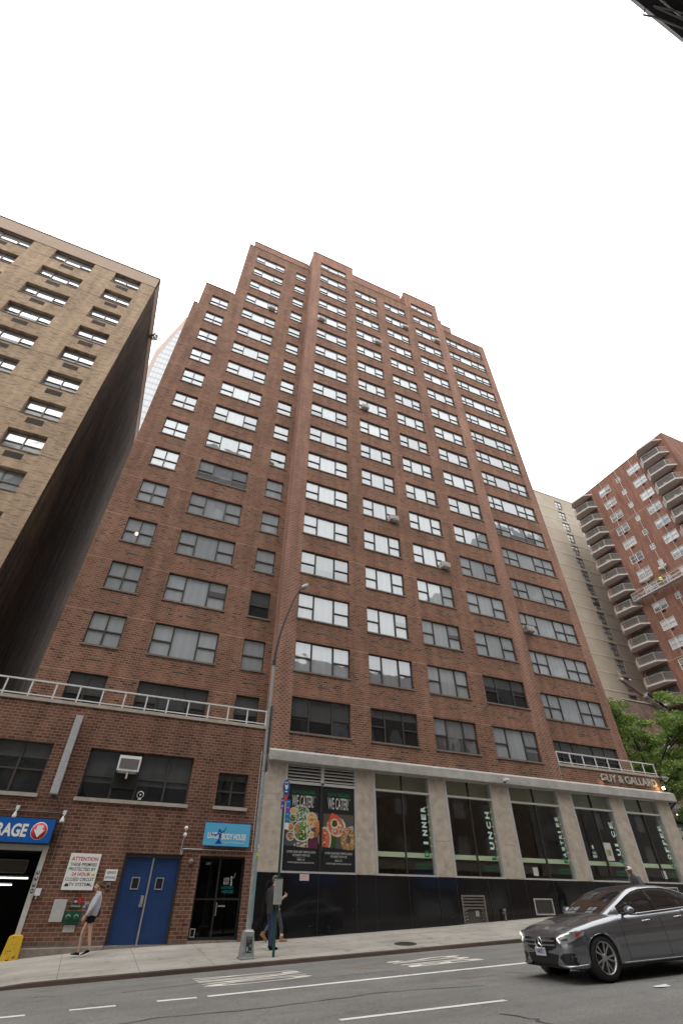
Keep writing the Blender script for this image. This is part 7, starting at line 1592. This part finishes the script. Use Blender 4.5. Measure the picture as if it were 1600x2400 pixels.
garment('jeans', [(0, 0, .98, .13, .165), (0, 0, .90, .14, .18), (0, 0, .84, .12, .17)], [[(0, -.10, .86, .105), (0, -.12, .50, .085), (-.02, -.13, .28, .078), (-.01, -.13, .07, .075)], [(.01, .10, .86, .105), (.08, .12, .50, .085), (.11, .13, .28, .078), (.13, .13, .07, .075)]], 'denim', P)
shoe(P, (-.10, -.13, 0), (.19, -.13, 0), 'cloth_black', 'cloth_black', .055, .09); shoe(P, (.04, .13, 0), (.33, .15, 0), 'cloth_black', 'vest_lime', .055, .09)
b = MB(); b.ball((0, 0, 0), .11, 10); b.v = [(-.06+v[0]*.9, -.27+v[1]*.5, .98+v[2]*.7) for v in b.v]; b.obj('shoulder_bag', 'cloth_black', P, origin=(0, 0, 0))
b = MB(); b.lathe([(.001, .135), (.06, .125), (.095, .08), (.105, .03), (.102, .0), (.09, -.01)], (.03, 0, 1.70), 'Z', 18); b.obj('knit_cap', 'hair_grey', P, origin=(0, 0, 0))

# --- blond woman walking right
bx_, by_ = 9.02, -.62; bz_ = z_side(bx_, by_)
P = empty('person', (bx_, by_, bz_), 'blond woman in tan boots walking right and looking at her phone, behind the bus stop', 'person')
ch = [[('pel', (0, 0, .90), .10), ('wst', (.0, 0, 1.03), .09), ('chs', (.01, 0, 1.20), (.11, .10)), ('shm', (.01, 0, 1.33), .07), ('nck', (.03, 0, 1.41), .045), ('hd', (.05, 0, 1.47), .05)],
 [('pel', 0, 0), ('hL', (.01, -.09, .86), .082), ('kL', (.17, -.085, .50), .052), ('aL', (.24, -.085, .11), .034), ('mL', (.3, -.085, .05), .03)], [('pel', 0, 0), ('hR', (-.01, .09, .86), .082), ('kR', (-.08, .085, .50), .052), ('aR', (-.35, .085, .20), .034), ('mR', (-.36, .085, .13), .03)],
 [('shm', 0, 0), ('sL', (.01, -.16, 1.31), .045), ('eL', (.02, -.20, 1.05), .034), ('wL', (.22, -.14, 1.16), .022)], [('shm', 0, 0), ('sR', (.01, .16, 1.31), .045), ('eR', (.02, .2, 1.05), .034), ('wR', (.20, .12, 1.12), .022)]]
ch += hand_chains('wL', (.22, -.14, 1.16), (1, .2, .4), None, (0, .6, .8), 1, .8, 'L') + hand_chains('wR', (.20, .12, 1.12), (1, -.3, .4), None, (0, -.6, .8), 1, .8, 'R')
skin_obj('body', ch, 'skin', P, 1); head(P, (.07, 0, 1.55), 1, 'skin', 'hair_blond', 'long', rad(12))
garment('shirt', [(0, 0, .92, .12, .15), (.0, 0, 1.08, .12, .145), (.01, 0, 1.21, .125, .155), (.01, 0, 1.30, .11, .165), (.01, 0, 1.36, .075, .10), (.02, 0, 1.40, .055, .06)], [[(.01, -.15, 1.30, .062), (.02, -.205, 1.05, .052), (.17, -.155, 1.13, .04)], [(.01, .15, 1.30, .062), (.02, .205, 1.05, .052), (.15, .13, 1.10, .04)]], 'shirt_lilac', P)
garment('cardigan', [(-.03, 0, .62, .13, .16), (-.02, 0, .80, .145, .17), (-.02, 0, 1.0, .135, .165), (-.02, 0, 1.2, .13, .165)], [], 'cardigan', P)
garment('leggings', [(0, 0, .98, .11, .14), (0, 0, .88, .125, .165), (0, 0, .82, .11, .155)], [[(.02, -.088, .83, .09), (.17, -.085, .50, .062), (.215, -.085, .33, .058), (.24, -.085, .18, .042)], [(-.01, .088, .83, .09), (-.08, .085, .50, .062), (-.2, .085, .38, .058), (-.31, .085, .25, .042)]], 'leggings_grey', P)
b = MB(); b.tube([(.24, -.085, .12), (.24, -.085, .20)], .048, 10); b.obj('sock', 'sock_white', P, origin=(0, 0, 0))
shoe(P, (.17, -.085, .0), (.43, -.085, .0), 'boot_tan', 'boot_tan', .052, .085, .09); shoe(P, (-.45, .085, .17), (-.24, .085, .0), 'boot_tan', 'boot_tan', .052, .085, .09)
e = empty('phone', (bx_+.32, by_, bz_+1.22), 'light phone held up by the blond woman', 'phone'); b = MB(); b.box(-.035, .035, -.004, .004, -.07, .07); Mx = Matrix.Translation((bx_+.335, by_-.02, bz_+1.24)) @ Matrix.Rotation(rad(60), 4, 'Z') @ Matrix.Rotation(rad(-30), 4, 'X'); b.v = [tuple(Mx @ Vector(v)) for v in b.v]; b.obj('body', 'cover_cloth', e)

# --- man with cap behind the car
cx_, cy_ = 24.55, -2.5; cz_ = z_side(cx_, cy_)
P = empty('person', (cx_, cy_, cz_), 'man in white and red cap and grey jacket leaning forward behind the car roof', 'person')
ch = [[('pel', (.35, 0, .92), .12), ('wst', (.25, 0, 1.06), .11), ('chs', (.07, 0, 1.27), (.13, .12)), ('shm', (-.06, 0, 1.42), .08), ('nck', (-.12, 0, 1.49), .055), ('hd', (-.16, 0, 1.56), .05)],
 [('pel', 0, 0), ('hL', (.33, -.11, .87), .09), ('kL', (.12, -.12, .50), .06), ('aL', (.22, -.13, .10), .038), ('mL', (.14, -.13, .05), .035)], [('pel', 0, 0), ('hR', (.36, .11, .87), .09), ('kR', (.36, .12, .48), .06), ('aR', (.55, .13, .12), .038), ('mR', (.5, .13, .05), .035)],
 [('shm', 0, 0), ('sL', (-.03, -.20, 1.38), .055), ('eL', (-.06, -.25, 1.10), .042), ('wL', (-.28, -.22, 1.02), .028)], [('shm', 0, 0), ('sR', (-.03, .20, 1.38), .055), ('eR', (-.06, .25, 1.10), .042), ('wR', (-.28, .22, 1.02), .028)]]
ch += hand_chains('wL', (-.28, -.22, 1.02), (-1, 0, -.2), None, (0, 1, .2), 1, .8, 'L') + hand_chains('wR', (-.28, .22, 1.02), (-1, 0, -.2), None, (0, -1, .2), 1, .8, 'R')
skin_obj('body', ch, 'skin_dark', P, 1); head(P, (-.20, 0, 1.63), -1, 'skin_dark', 'hair_grey', 'short', rad(-8))
garment('jacket', [(.38, 0, .86, .14, .18), (.34, 0, .96, .15, .19), (.25, 0, 1.08, .16, .19), (.08, 0, 1.28, .17, .20), (-.02, 0, 1.38, .14, .205), (-.06, 0, 1.45, .10, .13), (-.10, 0, 1.51, .07, .075)], [[(-.02, -.18, 1.36, .085), (-.06, -.255, 1.10, .068), (-.25, -.23, 1.03, .048)], [(-.02, .18, 1.36, .085), (-.06, .255, 1.10, .068), (-.25, .23, 1.03, .048)]], 'jacket_grey', P)
garment('trousers', [(.34, 0, .98, .13, .165), (.35, 0, .90, .14, .18), (.34, 0, .84, .12, .17)], [[(.32, -.10, .85, .105), (.12, -.12, .50, .082), (.22, -.13, .10, .068)], [(.36, .10, .85, .105), (.36, .12, .48, .082), (.55, .13, .12, .068)]], 'cloth_black', P)
shoe(P, (.28, -.13, 0), (-.0, -.13, 0), 'cloth_black'); shoe(P, (.62, .13, .03), (.36, .13, 0), 'cloth_black')
b = MB(); b.lathe([(.001, .14), (.06, .13), (.095, .09), (.105, .04), (.103, .02)], (-.20, 0, 1.64), 'Z', 18, 0); b.add([(-.28, -.08, 1.665), (-.28, .08, 1.665), (-.39, .055, 1.645), (-.40, 0, 1.642), (-.39, -.055, 1.645)], [(0, 1, 2, 3, 4)], 0); b.ball((-.285, 0, 1.71), .04, 6, 1); b.obj('cap', ['cap_white', 'cap_red'], P, origin=(0, 0, 0))

# --- worker on the hanging platform
px_, py_, pz_ = RX-.75, 13.4, PZ
P = empty('person', (px_, py_, pz_), 'worker in lime vest and red helmet on the hanging platform', 'person')
ch = [[('pel', (0, 0, .95), .12), ('chs', (0, 0, 1.28), (.13, .12)), ('shm', (0, 0, 1.45), .08), ('nck', (0, 0, 1.53), .055), ('hd', (0, 0, 1.6), .06)], [('pel', 0, 0), ('hL', (0, -.11, .9), .09), ('kL', (0, -.12, .5), .06), ('aL', (0, -.12, .06), .045)], [('pel', 0, 0), ('hR', (0, .11, .9), .09), ('kR', (0, .12, .5), .06), ('aR', (0, .12, .06), .045)],
 [('shm', 0, 0), ('sL', (0, -.2, 1.43), .055), ('eL', (.15, -.27, 1.25), .045), ('wL', (.38, -.2, 1.3), .03)], [('shm', 0, 0), ('sR', (0, .2, 1.43), .055), ('eR', (.15, .27, 1.25), .045), ('wR', (.38, .2, 1.3), .03)]]
ch += hand_chains('wL', (.38, -.2, 1.3), (1, 0, 0), None, (0, .3, 1), 1, .5, 'L') + hand_chains('wR', (.38, .2, 1.3), (1, 0, 0), None, (0, -.3, 1), 1, .5, 'R')
skin_obj('body', ch, 'jacket_grey', P, 1); head(P, (0, 0, 1.68), 1, 'skin_dark', 'hair_grey', 'short')
garment('vest', [(0, 0, .90, .15, .19), (0, 0, 1.28, .16, .21), (0, 0, 1.42, .13, .2), (0, 0, 1.5, .08, .1)], [], 'vest_lime', P)
b = MB(); b.lathe([(.001, .17), (.08, .14), (.12, .07), (.13, .03), (.16, .02)], (0, 0, 1.69), 'Z', 16); b.obj('helmet', 'helmet_red', P, origin=(0, 0, 0))
for i in range(2): shoe(P, (-.08, .12*(-1)**i, 0), (.2, .12*(-1)**i, 0), 'cloth_black', 'cloth_black')
